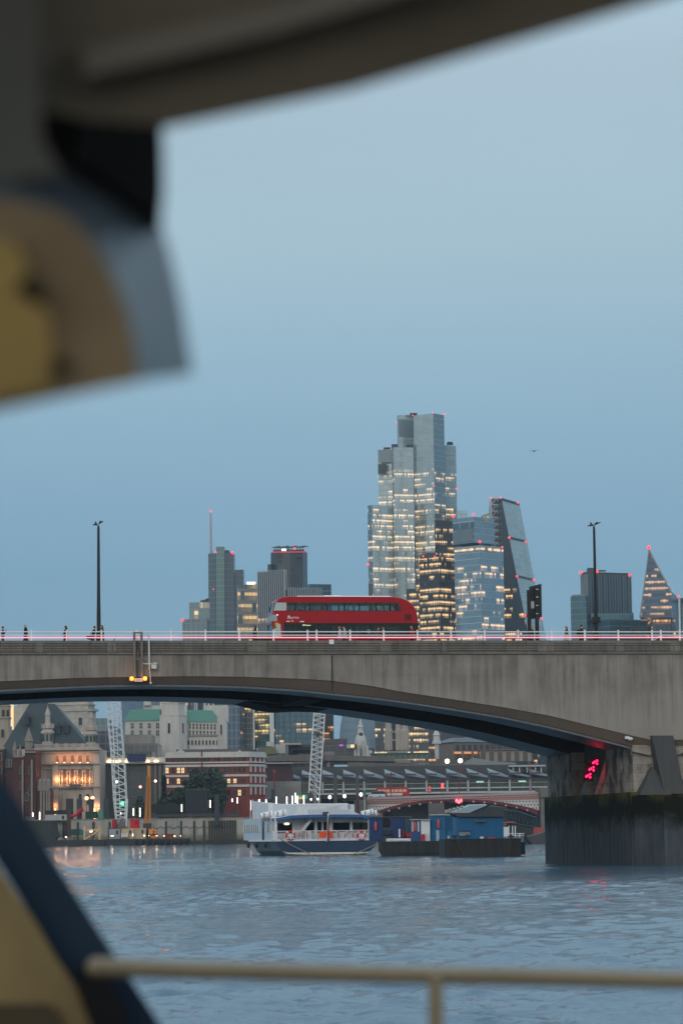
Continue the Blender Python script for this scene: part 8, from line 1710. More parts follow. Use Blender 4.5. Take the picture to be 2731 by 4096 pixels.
# dark towers in front of its foot, one slab standing in for a reflection
FDT = facade('f dark a', 4.0, 1.5, (.035, .04, .05), (.045, .047, .05), lit=.42, seed=45, spec=.2, metal=.12, strength=1.2, litcol=(1, .74, .42), mull=.14, span=.3, run=9, rough=.25)
FDT2 = facade('f dark b', 4.0, 1.5, (.03, .035, .045), (.035, .038, .042), lit=.46, seed=46, spec=.2, metal=.12, strength=1.2, litcol=(1, .72, .40), mull=.14, span=.3, run=9, rough=.25)
t, fp, zt2 = block('dark_block', 'dark office tower with lit floors and red lights on its flat roof', (z1(540, 0)[0], z1(695, 0)[0], z1(822, 0)[0]), z1(0, 1232)[1], 1800, 1.1, FDT, cat='skyscraper')
mb = MB(); A, Bq = P(z1(552, 1243), 1798), P(z1(690, 1215), 1798); mb.box(A.x, Bq.x, 1806, 1812, zt2 + .01, zt2 + 2.4); mb.box(A.x + 4, A.x + 9, 1804, 1806, zt2 + .01, zt2 + 3.4); part('roof_plant', mb, DKT, t)
for x, y in ((572, 1224), (664, 1228)): beacon(t, z1(x, y), 1797, .9, 1.)
t, fp, zt2 = block('dark_block', 'dark slab standing in for a reflection between the tallest tower and the blue glass block', (z1(660, 0)[0], z1(668, 0)[0], z1(818, 0)[0]), z1(0, 935)[1], 1860, .5, FDT2, cat='skyscraper')  # added slab; a dark reflection on a tower side, built as a block
t, fp, zt2 = block('dark_block', 'low dark office wing with rows of lit windows beside the bus rear', (z1(440, 0)[0], z1(532, 0)[0], z1(545, 0)[0]), z1(0, 1478)[1], 1790, 3, FDT, cat='building')
# blue glass tower with an overhanging top box
FBL = facade('f blue', 4.0, 1.5, (.20, .31, .38), (.30, .38, .43), lit=.50, seed=47, metal=.6, strength=1.05, litcol=(1, .70, .42), mull=.05, span=.12, run=10, zr=(0, 168), **SKYK)
FBR = facade('f blue r', 4.0, 1.5, (.26, .37, .43), (.22, .32, .38), lit=.50, seed=48, metal=.62, strength=1.05, litcol=(1, .70, .42), mull=.05, span=.1, run=10, zr=(0, 168), **SKYK)
E_ = 1780.
t, fp, zt2 = block('blue_glass_tower', 'blue glass tower whose boxed top overhangs a dark recess', (z1(815, 0)[0], z1(1020, 0)[0], z1(1198, 0)[0]), z1(0, 1138)[1], E_, 1.1, FBL, cat='skyscraper')
o = KIDS(t)[0]; o.data.materials.append(FBR)
for p_ in o.data.polygons:
 if p_.normal.x > .3: p_.material_index = 1
o2 = z1f(808, 970, 1120, 905, E_ + 6, 1.1)
mb = MB(); mb.prism(o2, zt2 + 1.5, z1z(1112, E_, 970)); part('recess', mb, flat('recess dark', (.02, .02, .03)), t)
mb = MB(); mb.prism(grow(o2, .6), z1z(1111, E_, 970), z1z(908, E_, 970)); bxp = part('top_box', mb, FBL, t); bxp.data.materials.append(FBR)
for p_ in bxp.data.polygons:
 if p_.normal.x > .3: p_.material_index = 1
L, av, an_ = face(o2[0], o2[1]); M_ = Matrix.Translation((o2[0][0], o2[0][1], 0)) @ Matrix.Rotation(an_, 4, 'Z')
mb = MB(M_); mb.box(.5, L - .5, -1.1, -.62, z1z(1105, E_), z1z(1010, E_)); part('louvre_screen', mb, LOUV, t)
mb = MB(M_); mb.box(.2, L, -1.0, -.62, z1z(1002, E_), z1z(955, E_)); part('dark_band', mb, facade('f band', 40, 8, (.10, .17, .22), (.14, .2, .24), lit=2, seed=2, metal=.5), t)
L, av, an_ = face(fp[0], fp[1]); L2, av2, an2 = face(fp[1], fp[2])
for (p0_, ll_, aa) in ((fp[0], L, an_), (fp[1], L2, an2)):
 M_ = Matrix.Translation((p0_[0], p0_[1], 0)) @ Matrix.Rotation(aa, 4, 'Z'); mb = MB(M_); mb.box(.3, ll_ - .3, -.35, -.05, z1z(1180, E_, 1000), z1z(1148, E_, 1000)); part('sky_lobby', mb, facade('f lobby %d' % int(ll_), 4.6, 1.3, (.2, .2, .2), (.3, .3, .3), lit=.18, seed=50, metal=.3, strength=1.1, litcol=(1, .80, .55)), t)
mb = MB(); A, Bq = P(z1(834, 905), E_ + 40), P(z1(918, 866), E_ + 40); mb.box(A.x, Bq.x, E_ + 40, E_ + 60, GZ, Bq.z); part('rear_core', mb, FBR, t)
p = P(z1(1062, 915), E_ + 4); mb = MB(); mb.loft([p + Vector((-3, 0, -.5)), p + Vector((3, 0, 1.5)), p + Vector((2.5, 0, 2.6)), p + Vector((-3, 0, .5))], [p + Vector((-3, 2, -.5)), p + Vector((3, 2, 1.5)), p + Vector((2.5, 2, 2.6)), p + Vector((-3, 2, .5))]); mb.box(p.x - .6, p.x + .6, p.y, p.y + 2, p.z - 4, p.z); part('yellow_hoist', mb, flat('hoist yellow', (.30, .26, .08)), t)
for x, y, r_ in ((808, 910, 1.5), (966, 900, 1.3), (1015, 1111, 1.4)): beacon(t, z1(x, y), E_ - 9, r_, 1.)
# wedge-shaped tower
KY = 1900.; kp = lambda x, y, d=0: P(z1(x, y), KY + d)
wd = thing('wedge_tower', 'sloping wedge-shaped glass tower with a steel braced core on its left', 'skyscraper', (kp(1250, 1800).x, KY, GZ))
A0, A1, A2, A3 = kp(1185, 775, 0), kp(1325, 815, 30), kp(1530, 1850, 30), kp(1396, 1850, 0)
FW = facade('f wedge', 4.0, 2.6, (.30, .40, .43), (.26, .34, .37), lit=.985, seed=52, metal=.62, mull=.06, span=.08, **SKYK)
FWD = facade('f wedge dark', 4.2, 1.6, (.035, .06, .08), (.04, .055, .065), lit=.50, seed=53, spec=.15, metal=.08, strength=1.1, litcol=(1, .68, .36), mull=.1, span=.25, run=6, rough=.25, zr=(0, 165))
def low(a, b_): t = (GZ - a.z) / (b_.z - a.z); return a.lerp(b_, t)
B0_, B1_ = low(A0, A3), low(A1, A2)
D = Vector((8, 34, 0))
bk0, bk1 = Vector((A0.x - 6, KY + 45, A0.z)), Vector((A0.x - 6, KY + 45, GZ))
mb = MB(); mb.add([A0, A1, B1_, B0_, A1 + Vector((-6, 20, 0)), B1_ + Vector((-8, 25, 0)), bk0, bk1], [(0, 1, 2, 3), (1, 4, 5, 2), (4, 6, 7, 5), (0, 6, 4, 1)])
part('sloping_face', mb, FW, wd)
C0_, C1_ = kp(1184, 780, 1), P(z1(1205, 1850), KY + 12); C1_ = Vector((C1_.x, C1_.y, GZ))
mb = MB(); mb.add([A0 + Vector((-.1, 0, 0)), B0_, Vector((A0.x - 1.2, KY + 14, GZ)), Vector((A0.x - 1.2, KY + 14, A0.z))], [(0, 1, 2, 3)]); mb.add([A0 + Vector((-.4, .6, -.2)), B0_ + Vector((-.4, .6, 0)), Vector((A0.x - 1.6, KY + 15, GZ)), Vector((A0.x - 1.6, KY + 15, A0.z - .2))], [(3, 2, 1, 0)])
part('glazed_flank', mb, FWD, wd)
mb = MB(); E0, E1 = kp(1102, 772, 16), kp(1184, 772, 16); mb.box(E0.x, E1.x + .6, KY + 16, KY + 34, GZ, E0.z); part('core', mb, facade('f core', 4, 6, (.03, .045, .055), (.03, .04, .05), lit=.97, seed=54, metal=.2), wd)
mb = MB(); W_ = E1.x - E0.x; nf = 13; hz_ = (E0.z - z1z(1160, KY)) / 8
for x in (E0.x, E1.x): mb.box(x - .45, x + .45, KY + 14.8, KY + 15.9, GZ, E0.z)
for i in range(16):
 z0 = E0.z - hz_ * (i + 1)
 if z0 < GZ: break
 mb.box(E0.x, E1.x, KY + 15, KY + 15.8, z0 + hz_ - .35, z0 + hz_ + .35)
 mb.tube([(E0.x + .3, KY + 15.3, z0), ((E0.x + E1.x) / 2, KY + 15.3, z0 + hz_)], .42, 4); mb.tube([((E0.x + E1.x) / 2, KY + 15.3, z0 + hz_), (E1.x - .3, KY + 15.3, z0)], .42, 4)
part('steel_bracing', mb, flat('bracing pale', (.36, .40, .43), .5, .3), wd)
for y0, y1 in ((1080, 1112), (1382, 1414), (1688, 1716)):
 t0 = (z1z(y0, KY, 1240) - A0.z) / (B0_.z - A0.z); t1 = (P(z1(1370, y1), KY + 30).z - A1.z) / (B1_.z - A1.z)
 a, b_ = A0.lerp(B0_, t0), A1.lerp(B1_, t1); mb = MB(); mb.loft([a + Vector((0, -.7, -.8)), a + Vector((0, -.7, .8)), a + Vector((0, .4, .8)), a + Vector((0, .4, -.8))], [b_ + Vector((0, -.7, -.8)), b_ + Vector((0, -.7, .8)), b_ + Vector((0, .4, .8)), b_ + Vector((0, .4, -.8))]); part('floor_band', mb, flat('band dark', (.03, .04, .05), .4), wd)
a, b_ = A0, A1; mb = MB(); mb.loft([a + Vector((0, -.7, -1.2)), a + Vector((0, -.7, .6)), a + Vector((0, .4, .6)), a + Vector((0, .4, -1.2))], [b_ + Vector((0, -.7, -1.2)), b_ + Vector((0, -.7, .6)), b_ + Vector((0, .4, .6)), b_ + Vector((0, .4, -1.2))])
part('floor_band', mb, flat('band dark', (.03, .04, .05), .4), wd)
for x, y, r_ in ((1104, 768, .9), (1176, 765, .9), (1313, 806, 1.1), (1117, 942, 1.3), (1245, 1079, 1.4), (1374, 1111, 1.3), (1190, 1153, 1.2), (1306, 1382, 1.4), (1437, 1411, 1.4), (1368, 1688, 1.4), (1497, 1713, 1.4)): beacon(wd, z1(x, y), KY - 3, r_, 0)
# ---- left group
Z2 = lambda x: z2(x, 0)[0]
H_Y = 2050.
FH = facade('f mast tower', 4.0, 1.6, (.075, .12, .14), (.09, .12, .135), lit=.93, seed=55, metal=.45, mull=.16, span=.18, litcol=(1, .7, .4), **SKYK)
FHG = facade('f mast tower green', 4.0, 1.6, (.08, .16, .165), (.13, .19, .19), lit=.97, seed=56, metal=.45, mull=.2, span=.2, **SKYK)
FHD = facade('f mast tower dark', 4.0, 1.6, (.045, .075, .11), (.06, .09, .12), lit=.86, seed=57, metal=.3, span=.2, litcol=(1, .62, .3), run=5, **SKYK)
t, fp, zt2 = block('mast_tower', 'dark blue-green glass tower with a tall thin mast on its left corner', (Z2(457), Z2(514), Z2(518)), z2(0, 515)[1], H_Y, 2, FH, cat='skyscraper')
hz2 = lambda y, x=560: P(z2(x, y), H_Y).z
mb = MB(); A, Bq = P(z2(516, 0), H_Y), P(z2(580, 0), H_Y); mb.box(A.x, Bq.x, H_Y - 2, H_Y + 14, GZ, hz2(466)); part('stair_shaft', mb, FHG, t)
mb = MB(); A, Bq = P(z2(580.5, 0), H_Y), P(z2(655, 0), H_Y); mb.box(A.x, Bq.x, H_Y, H_Y + 24, GZ, hz2(512)); part('main_slab', mb, FHD, t)
mb = MB(); A, Bq = P(z2(655.5, 0), H_Y), P(z2(727, 0), H_Y); mb.box(A.x, Bq.x, H_Y + 3, H_Y + 24, GZ, hz2(643)); part('lower_slab', mb, FHD, t)
mb = MB(); p = P(z2(479, 500), H_Y + 4); mb.lathe((p.x, p.y, p.z - 4), [(1.3, 0), (.9, 6), (.75, 20), (.5, P(z2(0, 195), H_Y).z - p.z + 4)], 8); ms = part('mast', mb, flat('mast grey red', (.36, .34, .36), .5), t); beacon(ms, z2(478, 188), H_Y + 4, 1.1, 0)
mb = MB(); A, Bq = P(z2(582, 0), H_Y), P(z2(625, 0), H_Y); mb.hexa([(A.x, H_Y + 5, hz2(512)), (Bq.x, H_Y + 5, hz2(512)), (Bq.x, H_Y + 9, hz2(512)), (A.x, H_Y + 9, hz2(512)), (A.x, H_Y + 5, hz2(485)), (A.x + 3, H_Y + 5, hz2(488)), (A.x + 3, H_Y + 9, hz2(488)), (A.x, H_Y + 9, hz2(485))]); part('roof_arm', mb, DKT, t)
for x, y, r_ in ((518, 508, .8), (647, 513, 1.7), (497, 797, .7)): beacon(t, z2(x, y), H_Y - 4, r_, 1.)
t, fp, zt2 = block('stepped_glass_block', 'lower stepped glass block at the left foot of the mast tower', (Z2(255), Z2(445), Z2(462)), z2(0, 1028)[1], 1900, 3, facade('f low left', 4.2, 3.6, (.13, .19, .22), (.18, .21, .22), lit=.74, seed=58, metal=.45, mull=.1, span=.12, litcol=(1, .70, .38)))
mb = MB(); A, Bq = P(z2(303, 0), 1915), P(z2(460, 0), 1915); mb.box(A.x, Bq.x, 1915, 1930, zt2 + .01, P(z2(0, 905), 1915).z); part('upper_storeys', mb, facade('f low left up', 9., 3.2, (.15, .22, .25), (.16, .2, .22), lit=.52, seed=59, metal=.45, span=.1, litcol=(1, .68, .36)), t)
mb = MB(); A, Bq = P(z2(395, 895), 1915), P(z2(458, 880), 1915); mb.box(A.x, Bq.x, 1918, 1924, A.z - 2, Bq.z); mb.tube([(A.x, 1920, A.z), (Bq.x, 1920, Bq.z + 1)], .7, 5); part('roof_plant', mb, DKT, t); beacon(t, z2(256, 1041), 1896, 1.7, 0)
t, fp, zt2 = block('warm_lit_office', 'office glowing yellow in broad floor bands between mast tower and striped tower', (Z2(683), Z2(690), Z2(848)), z2(0, 762)[1], 1850, .3, facade('f yellow', 7.6, 2.6, (.16, .20, .22), (.20, .22, .21), lit=.38, seed=60, metal=.35, strength=.62, litcol=(1, .74, .36), mull=.05, span=.22, run=22, zr=(52, 400)))
mb = MB(); A, Bq = P(z2(758, 760), 1852), P(z2(830, 742), 1852); mb.box(A.x, Bq.x, 1858, 1864, zt2 + .01, Bq.z); q_ = part('roof_plant', mb, DKT, t)
for x in (768, 786, 802, 818): p = P(z2(x, 750), 1856); mb = MB(); mb.ball(p, .8, 6, 5); part('roof_lamp', mb, glow('roof lamp', (1, .82, .62), 4), q_)
def fins(t, p0, p1, zb, ztp, step, w, d, m_):
 L, av, an_ = face(p0, p1); M_ = Matrix.Translation((p0[0], p0[1], 0)) @ Matrix.Rotation(an_, 4, 'Z'); mb = MB(M_); n_ = max(1, int(L / step))
 for i in range(n_ + 1): mb.box(L * i / n_ - w / 2, L * i / n_ + w / 2, -d, -.05, zb, ztp)
 part('vertical_fins', mb, m_, t)
FIN = flat('fin grey', (.34, .36, .37), .5)
FST = facade('f striped', 4.0, 2.6, (.04, .065, .09), (.045, .065, .085), lit=.78, seed=61, metal=.3, litcol=(1, .6, .32), span=.2, run=12)
t, fp, zt2 = block('striped_tower', 'tower with close pale vertical fins behind the front of the bus', (Z2(845), Z2(1050), Z2(1066)), z2(0, 655)[1], 1820, 3, FST, cat='skyscraper'); fins(t, fp[0], fp[1], GZ, zt2 + 1, 1.3, .36, .6, FIN); fins(t, fp[1], fp[2], GZ, zt2 + 1, 1.3, .36, .6, FIN)
t, fp, zt2 = block('striped_wing', 'lower curved-looking wing with pale fins above the roof of the bus', (Z2(1062), Z2(1085), Z2(1340)), z2(0, 796)[1], 1810, .25, FST); fins(t, fp[1], fp[2], GZ, zt2 + 1, 1.5, .4, .6, FIN)
DY_ = 1990.
t, fp, zt2 = block('dark_octagonal_tower', 'dark blunt tower with chamfered sides, red rim lights and roof aerials', (Z2(938), Z2(1075), Z2(1226)), z2(0, 500)[1], DY_, .3, flat('tower 42 shadow', (.05, .06, .068), .5), cat='skyscraper')
o = KIDS(t)[0]; bpy.data.objects.remove(o)
A, B_, C_, D_ = P(z2(938, 0), DY_), P(z2(1048, 0), DY_), P(z2(1092, 0), DY_), P(z2(1225, 0), DY_)
FD = facade('f dark oct', 3.9, 1.0, (.03, .045, .056), (.035, .05, .058), lit=.995, seed=62, metal=.3, mull=.3, span=.12, rough=.3)
mb = MB(); mb.prism([(A.x, DY_ + 12), (A.x + 5, DY_ + 1), (B_.x, DY_), (C_.x, DY_), (D_.x - 3, DY_ + 2), (D_.x, DY_ + 12), (D_.x - 6, DY_ + 40), (A.x + 6, DY_ + 40)], GZ, P(z2(1075, 500), DY_).z); part('facade', mb, FD, t)
zt3 = P(z2(1075, 500), DY_).z
mb = MB()
for x0, x1, y0, y1 in ((985, 1035, 552, 522), (1140, 1195, 552, 522), (1010, 1030, 590, 565), (1160, 1180, 590, 565), (1100, 1135, 640, 625), (1120, 1160, 700, 680)): a, b_ = P(z2(x0, y0), DY_), P(z2(x1, y1), DY_); mb.box(a.x, b_.x, DY_ - .6, DY_ - .02, a.z, b_.z)
part('dark_vent', mb, flat('vent black', (.025, .032, .038), .4), t)
mb = MB(); mb.box(A.x + 2, D_.x - 2, DY_ + 3, DY_ + 20, zt3 + .01, zt3 + 1.5)
for i in range(11): x = A.x + 3 + i * (D_.x - A.x - 6) / 10; mb.box(x - .3, x + .3, DY_ + 4, DY_ + 4.6, zt3 + 1.5, zt3 + 3.5); mb.tube([(x - 2, DY_ + 4.2, zt3 + 3), (x + 4, DY_ + 4.2, zt3 + 4.2 - (i % 3) * .6)], .3, 4)
p = P(z2(1080, 455), DY_ + 8); mb.tube([(p.x, p.y, zt3), p], .3, 5); part('roof_aerials', mb, DKT, t)
mb = MB(); mb.box(A.x + .5, D_.x - .5, DY_ - .7, DY_ - .1, zt3 - 1., zt3 - .2); part('rim_light', mb, glow('rim red', (.55, .03, .05), .45), t)
for x, c in ((1040, 'w'), (1058, 'w')): mb = MB(); p = P(z2(x, 489), DY_ - 1); mb.ball(p, .75, 6, 5); part('roof_lamp', mb, glow('roof lamp', (1, .82, .62), 4), t)
beacon(t, z2(1133, 477), DY_ - 1, 1.4, 1.)
mb = MB(); p = P(z2(934, 640), DY_ + 2); mb.box(p.x - 1.2, p.x + 1.5, DY_ + 8, DY_ + 14, GZ, P(z2(0, 605), DY_).z); part('side_shaft', mb, DKT, t)
t, fp, zt2 = block('plain_blue_block', 'plain dark blue glass block behind the roof of the bus, right of the dark tower', (Z2(1228), Z2(1250), Z2(1420)), z2(0, 757)[1], 2100, .3, facade('f plain blue', 18, 30, (.075, .14, .18), (.13, .2, .23), lit=2, seed=63, metal=.5, span=.04, mull=.005))
# ---- right group
Z3 = lambda x: z3(x, 0)[0]
RYB = 1700.
FRB = facade('f ribbed', 60., 3.4, (.045, .085, .12), (.075, .125, .16), lit=2, seed=64, metal=.4, mull=.2, span=.0, rough=.25)
t, fp, zt2 = block('ribbed_blue_block', 'square dark blue block with vertical ribs behind the right street lamp', (Z3(697), Z3(745), Z3(1112)), z3(0, 728)[1], RYB, .5, FRB, cat='skyscraper')
fins(t, fp[1], fp[2], P(z3(0, 1090), RYB).z, zt2 - 1, 1.8, .6, .8, flat('rib blue', (.09, .135, .165), .4)); fins(t, fp[0], fp[1], P(z3(0, 1090), RYB).z, zt2 - 1, 1.8, .7, .8, flat('rib pale', (.22, .27, .29), .4))
mb = MB(); mb.prism(grow(fp, .3), zt2 - 1.2, zt2 + .3); a, b_ = P(z3(732, 0), RYB + 8), P(z3(800, 0), RYB + 8); mb.box(a.x, b_.x, RYB + 8, RYB + 14, zt2 + .3, zt2 + 3.4); a, b_ = P(z3(760, 0), RYB + 8), P(z3(890, 0), RYB + 8); mb.box(a.x, b_.x, RYB + 10, RYB + 12, zt2 + 1.4, zt2 + 2.2); part('roof_plant', mb, DKT, t)
for x, y in ((691, 731), (828, 720), (1107, 751)): beacon(t, z3(x, y), RYB - 4, 1.5, 1.)
FTL = facade('f teal', 3.7, 6., (.05, .115, .15), (.07, .14, .17), lit=.985, seed=65, metal=.5, mull=.02, span=.16, rough=.2)
t, fp, zt2 = block('teal_glass_block', 'lower teal glass block left of the ribbed blue block', (Z3(600), Z3(735), Z3(752)), z3(0, 930)[1], RYB - 12, 3, FTL)
part('roof_rail', MB().prism(grow(fp, -.8), zt2 + .01, zt2 + 1.), flat('roof rail', (.15, .2, .22)), t)
t, fp, zt2 = block('teal_podium', 'broad teal glass podium spreading right below the ribbed blue block', (Z3(752), Z3(950), Z3(1262)), z3(0, 1128)[1], RYB - 16, .6, FTL)
mb = MB(); a, b_ = P(z3(752, 0), RYB - 5), P(z3(1115, 0), RYB - 5); mb.box(a.x, b_.x, RYB - 6, RYB + 20, zt2, P(z3(0, 1095), RYB).z); part('upper_step', mb, FTL, t)
# pointed glass tower
SY_ = 1650.; sp3 = lambda x, y, d=0: P(z3(x, y), SY_ + d)
pt3 = thing('pointed_glass_tower', 'sharp triangular glass tower with orange lit floors at the right edge', 'skyscraper', (sp3(1330, 1230).x, SY_, GZ))
apx = sp3(1273, 535, 12)
fl, fr, fr2, fl2 = sp3(1197, 1132), sp3(1466, 905), sp3(1466, 1132), sp3(1197, 1132)
FS = facade('f pointed', 3.75, 1.7, (.06, .10, .14), (.075, .10, .125), lit=.36, seed=66, metal=.35, strength=.72, litcol=(1, .62, .36), mull=.06, span=.42, run=9)
zlo = sp3(0, 1132).z
bkA, bkB = Vector((fl.x + 4, SY_ + 30, zlo)), Vector((fr.x + 6, SY_ + 30, zlo))
bkC = Vector((fr.x + 6, SY_ + 30, fr.z))
mb = MB(); mb.add([Vector((fl.x, SY_, zlo)), Vector((fr.x, SY_, zlo)), Vector((fr.x, SY_, fr.z)), apx, bkA, bkB, bkC], [(0, 1, 2, 3), (4, 0, 3), (2, 6, 3), (4, 3, 6, 5), (1, 5, 6, 2), (0, 4, 5, 1)])
part('facade', mb, FS, pt3)
EDG = flat('edge pale', (.20, .215, .22), .4)
mb = MB(); mb.tube([Vector((fl.x, SY_ - .3, zlo)), apx], .55, 5, .3); mb.tube([apx, Vector((fr.x, SY_ - .3, fr.z))], .5, 5); part('edge_trim', mb, EDG, pt3)
mb = MB(); a, b_ = sp3(1265, 0, 6), sp3(1466, 0, 6); mb.box(a.x, b_.x, SY_ + 4, SY_ + 28, GZ, zlo - .01); part('lower_block', mb, facade('f pointed low', 3.75, 2.4, (.045, .06, .08), (.06, .075, .09), lit=.58, seed=67, metal=.3, strength=.95, litcol=(1, .52, .22), mull=.1, span=.3, run=5), pt3)
q0 = sp3(1466, 905); q1 = sp3(1536, 940, 20)
mb = MB(); mb.add([Vector((q0.x + .1, SY_ + .5, GZ)), Vector((q1.x, SY_ + 20, GZ)), Vector((q1.x, SY_ + 20, q1.z)), Vector((q0.x + .1, SY_ + .5, q0.z)), Vector((q0.x + 8, SY_ + 40, GZ)), Vector((q0.x + 8, SY_ + 40, q0.z))], [(0, 1, 2, 3), (1, 4, 5, 2), (0, 3, 5, 4), (3, 2, 5)]); part('side_facade', mb, facade('f pointed side', 3.75, 1.7, (.10, .155, .20), (.09, .13, .165), lit=.97, seed=68, metal=.5, span=.1), pt3)
beacon(pt3, z3(1272, 514), SY_ + 10, 1.8, 2.); beacon(pt3, z3(1525, 937), SY_ - 3, 1.6, 0)
t, fp, zt2 = block('edge_glass_block', 'teal glass block cut by the right picture edge', (Z3(1540), Z3(1548), Z3(1760)), z3(0, 945)[1], SY_ + 40, .3, facade('f edge', 4, 1.5, (.10, .17, .19), (.12, .19, .2), lit=.96, seed=69, metal=.45, mull=.1), cat='skyscraper')
mb = MB(); a, b_ = P(z3(1546, 985), SY_ + 37), P(z3(1760, 955), SY_ + 37); mb.box(a.x, b_.x, SY_ + 37, SY_ + 38, a.z, b_.z); part('dark_band', mb, flat('band dark', (.03, .04, .05), .4), t)
# ================================================================ the boat the picture is taken from (out of focus)
own = thing('viewing_boat', 'cream and navy boat frame close to the camera with roof beam, bracket, post, handrail', 'boat', (-1.0, 3.0, .4))
CRM = flat('cream gloss paint', (.25, .20, .125), .5, vary=.15, scale=3); CRD = flat('roof beam paint', (.21, .185, .148), .8, vary=.25, scale=2)
NVY = flat('navy gloss paint', (.011, .030, .058), .7, vary=.2, scale=3); RIMB = flat('bracket rim grey', (.10, .127, .152), .4, vary=.1)
BKF = flat('bracket face', (.30, .225, .14), .55, vary=.25, scale=7); OCH = flat('ochre panel', (.52, .37, .13), .5, vary=.2, scale=4); BLK2 = flat('shade black', (.008, .008, .009), .9)  # the near-black colour stands in for shade in the gaps
def L2(fpts, d0, bpts, d1): return [P(p, d0) for p in fpts], [P(p, d1) for p in bpts]
# roof beam across the top
FA = [(120, 430), (560, 525), (645, 515), (1394, 362), (2090, 160), (2700, -20), (2960, -110), (2900, -900), (120, -900)]
mb = MB(); A, Bq = L2(FA, 2.7, [(x, y - 30) for x, y in FA], 3.0); mb.loft(A, Bq); part('roof_beam', mb, CRD, own)
FA = [(330, 310), (1100, 130), (1900, -110), (1900, -200), (1050, 30), (330, 190)]
mb = MB(); A, Bq = L2(FA, 2.62, FA, 2.69); mb.loft(A, Bq); part('beam_streak', mb, flat('streak grey', (.28, .26, .23), .7), own)  # lighter grey streak along the beam
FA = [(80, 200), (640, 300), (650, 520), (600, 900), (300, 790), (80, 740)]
mb = MB(); A, Bq = L2(FA, 3.01, FA, 3.05); mb.loft(A, Bq); part('beam_shade_sheet', mb, BLK2, own)  # black sheet filling the gap, its shade put into the colour
# dark block under the beam
FA = [(330, 480), (640, 500), (652, 560), (655, 760), (640, 920), (560, 820), (420, 700), (300, 640)]
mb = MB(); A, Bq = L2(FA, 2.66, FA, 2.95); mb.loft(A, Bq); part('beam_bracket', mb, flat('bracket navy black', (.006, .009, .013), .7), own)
# upright at the far left
FA = [(-300, -300), (150, -300), (160, 250), (170, 560), (250, 700), (-300, 760)]
mb = MB(); A, Bq = L2(FA, 2.55, FA, 2.64); mb.loft(A, Bq); part('upright', mb, flat('upright grey', (.14, .146, .14), .7), own)
# curved knee: grey-blue rim and cream face with bolts
arc = lambda pts: pts
fin_ = [(-300, 800), (0, 790), (145, 820), (230, 845), (289, 878), (361, 954), (448, 1085), (506, 1229), (542, 1374), (556, 1526)]
fout = [(-300, 560), (0, 585), (145, 625), (289, 692), (398, 738), (520, 795), (636, 868), (680, 1010), (724, 1200), (772, 1496)]
mb = MB(); A = [P(p, 2.45) for p in fin_ + [(0, 1640), (-300, 1700)]]; Bq = [P(p, 2.75) for p in fout + [(0, 1580), (-300, 1640)]]; mb.loft(A, Bq)
part('knee_rim', mb, RIMB, own)
FA = [(x, y + 2) for x, y in fin_] + [(0, 1636), (-300, 1695)]
mb = MB(); A, Bq = L2(FA, 2.435, FA, 2.448); mb.loft(A, Bq); kf = part('knee_face', mb, BKF, own)
FA = [(-300, 940), (60, 960), (120, 1090), (190, 1250), (215, 1400), (190, 1560), (-300, 1640)]
mb = MB(); A, Bq = L2(FA, 2.42, FA, 2.434); mb.loft(A, Bq); part('ochre_patch', mb, OCH, kf)  # lighter ochre patch on the knee face
for x, y, r in ((118, 1145, 46), (250, 1468, 40), (150, 1190, 30)): p = P((x, y), 2.41); mb = MB(); mb.ball(p, r / FPX * 2.41, 10, 8, (1, .5, 1)); part('bolt', mb, flat('bolt dark', (.02, .016, .01), .6), kf)
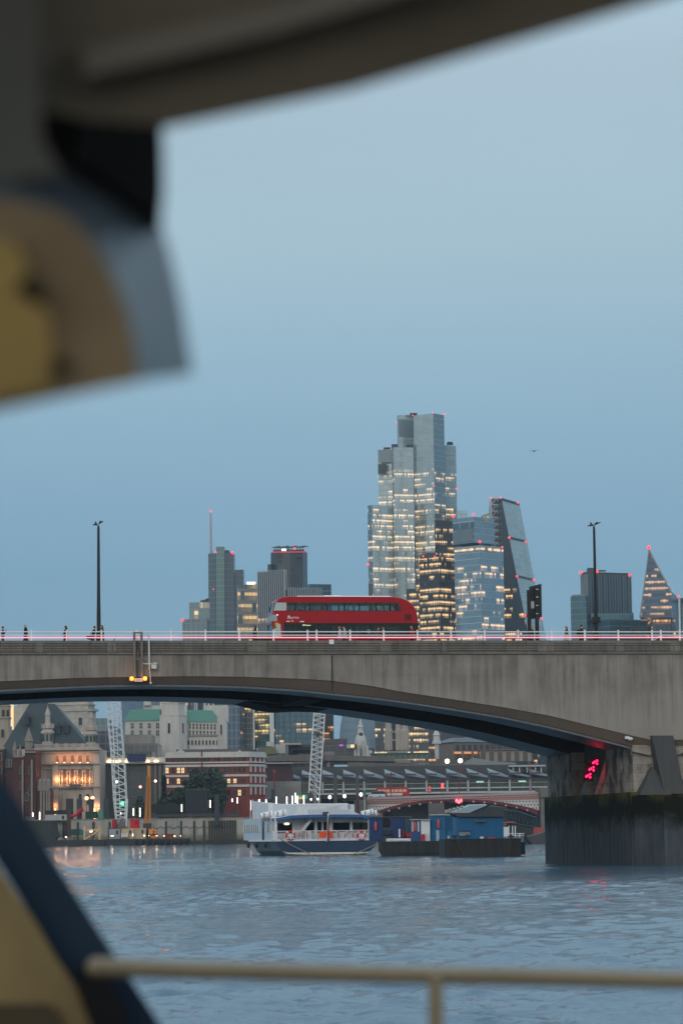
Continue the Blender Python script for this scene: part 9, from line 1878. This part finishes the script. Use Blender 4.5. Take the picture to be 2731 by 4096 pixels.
# raking post bottom left
Q1 = [(-60, 3000), (0, 3095), (241, 3480), (430, 3775), (640, 4096), (800, 4340), (500, 4340), (380, 4096), (200, 3800), (100, 3620), (0, 3456), (-60, 3360)]
mb = MB(); A, Bq = L2(Q1, 5.3, Q1, 5.42); mb.loft(A, Bq); part('raking_post', mb, NVY, own)
FA = [(330, 3860), (430, 3900), (480, 4000), (560, 4200), (470, 4300), (370, 4120), (310, 3960)]
mb = MB(); A, Bq = L2(FA, 5.2, FA, 5.295); mb.loft(A, Bq); part('shadow_stripe', mb, BLK2, own)  # black strip painted as the shadow between post and panel
FA = [(-200, 3180), (0, 3476), (144, 3689), (225, 3832), (325, 3976), (400, 4096), (520, 4290), (-200, 4290)]
mb = MB(); A, Bq = L2(FA, 5.22, FA, 5.29); mb.loft(A, Bq); bp_ = part('bulwark_panel', mb, flat('bulwark ochre', (.21, .155, .07), .6, vary=.2, scale=4), own)
FA = [(-200, 4020), (0, 4015), (200, 4015), (240, 4060), (280, 4300), (-200, 4300)]
mb = MB(); A, Bq = L2(FA, 5.19, FA, 5.215); mb.loft(A, Bq); part('panel_band', mb, flat('panel band brown', (.06, .045, .025), .7), bp_)  # dark brown band across the foot of the panel
# handrail and stanchion
rl = [(385, 3868), (800, 3882), (1400, 3896), (2100, 3908), (2800, 3924), (3600, 3944)]
mb = MB(); mb.tube([P(p, 5.0 + .15 * i) for i, p in enumerate(rl)], .0165, 12); hr = part('handrail', mb, CRM, own)
a = P((1740, 3900), 5.32); mb = MB(); mb.tube([a, Vector((a.x, a.y, a.z - .9))], .014, 10); part('stanchion', mb, CRM, own)
a = P((3000, 3930), 5.7); mb = MB(); mb.tube([a, Vector((a.x, a.y, a.z - .9))], .014, 10); part('stanchion', mb, CRM, own)
p = P((385, 3868), 5.0); mb = MB(); mb.ball(p, .0168, 10, 8); part('rail_end', mb, CRM, own)
# deck and house behind the camera shade these parts as the boat's own roof does
mb = MB(); mb.box(-2.2, 2.2, -2.5, 2.6, 4.15, 4.25); part('roof', mb, CRD, own)
# ================================================================ dusk haze over the city
hz_m = bpy.data.materials.new('haze'); hz_m.use_nodes = True; hn = hz_m.node_tree; hn.nodes.clear()
ho_ = hn.nodes.new('ShaderNodeOutputMaterial'); hv = hn.nodes.new('ShaderNodeVolumePrincipled')
hv.inputs['Color'].default_value = (.62, .80, .95, 1); hv.inputs['Density'].default_value = .00006; hv.inputs['Anisotropy'].default_value = .0
hn.links.new(hv.outputs[0], ho_.inputs['Volume'])
hb = MB(); hb.box(-760, 760, -60, 2700, -5, 340)
h = bpy.data.objects.new('haze', hb.mesh('haze', hz_m)); COL.objects.link(h); h['kind'] = 'stuff'
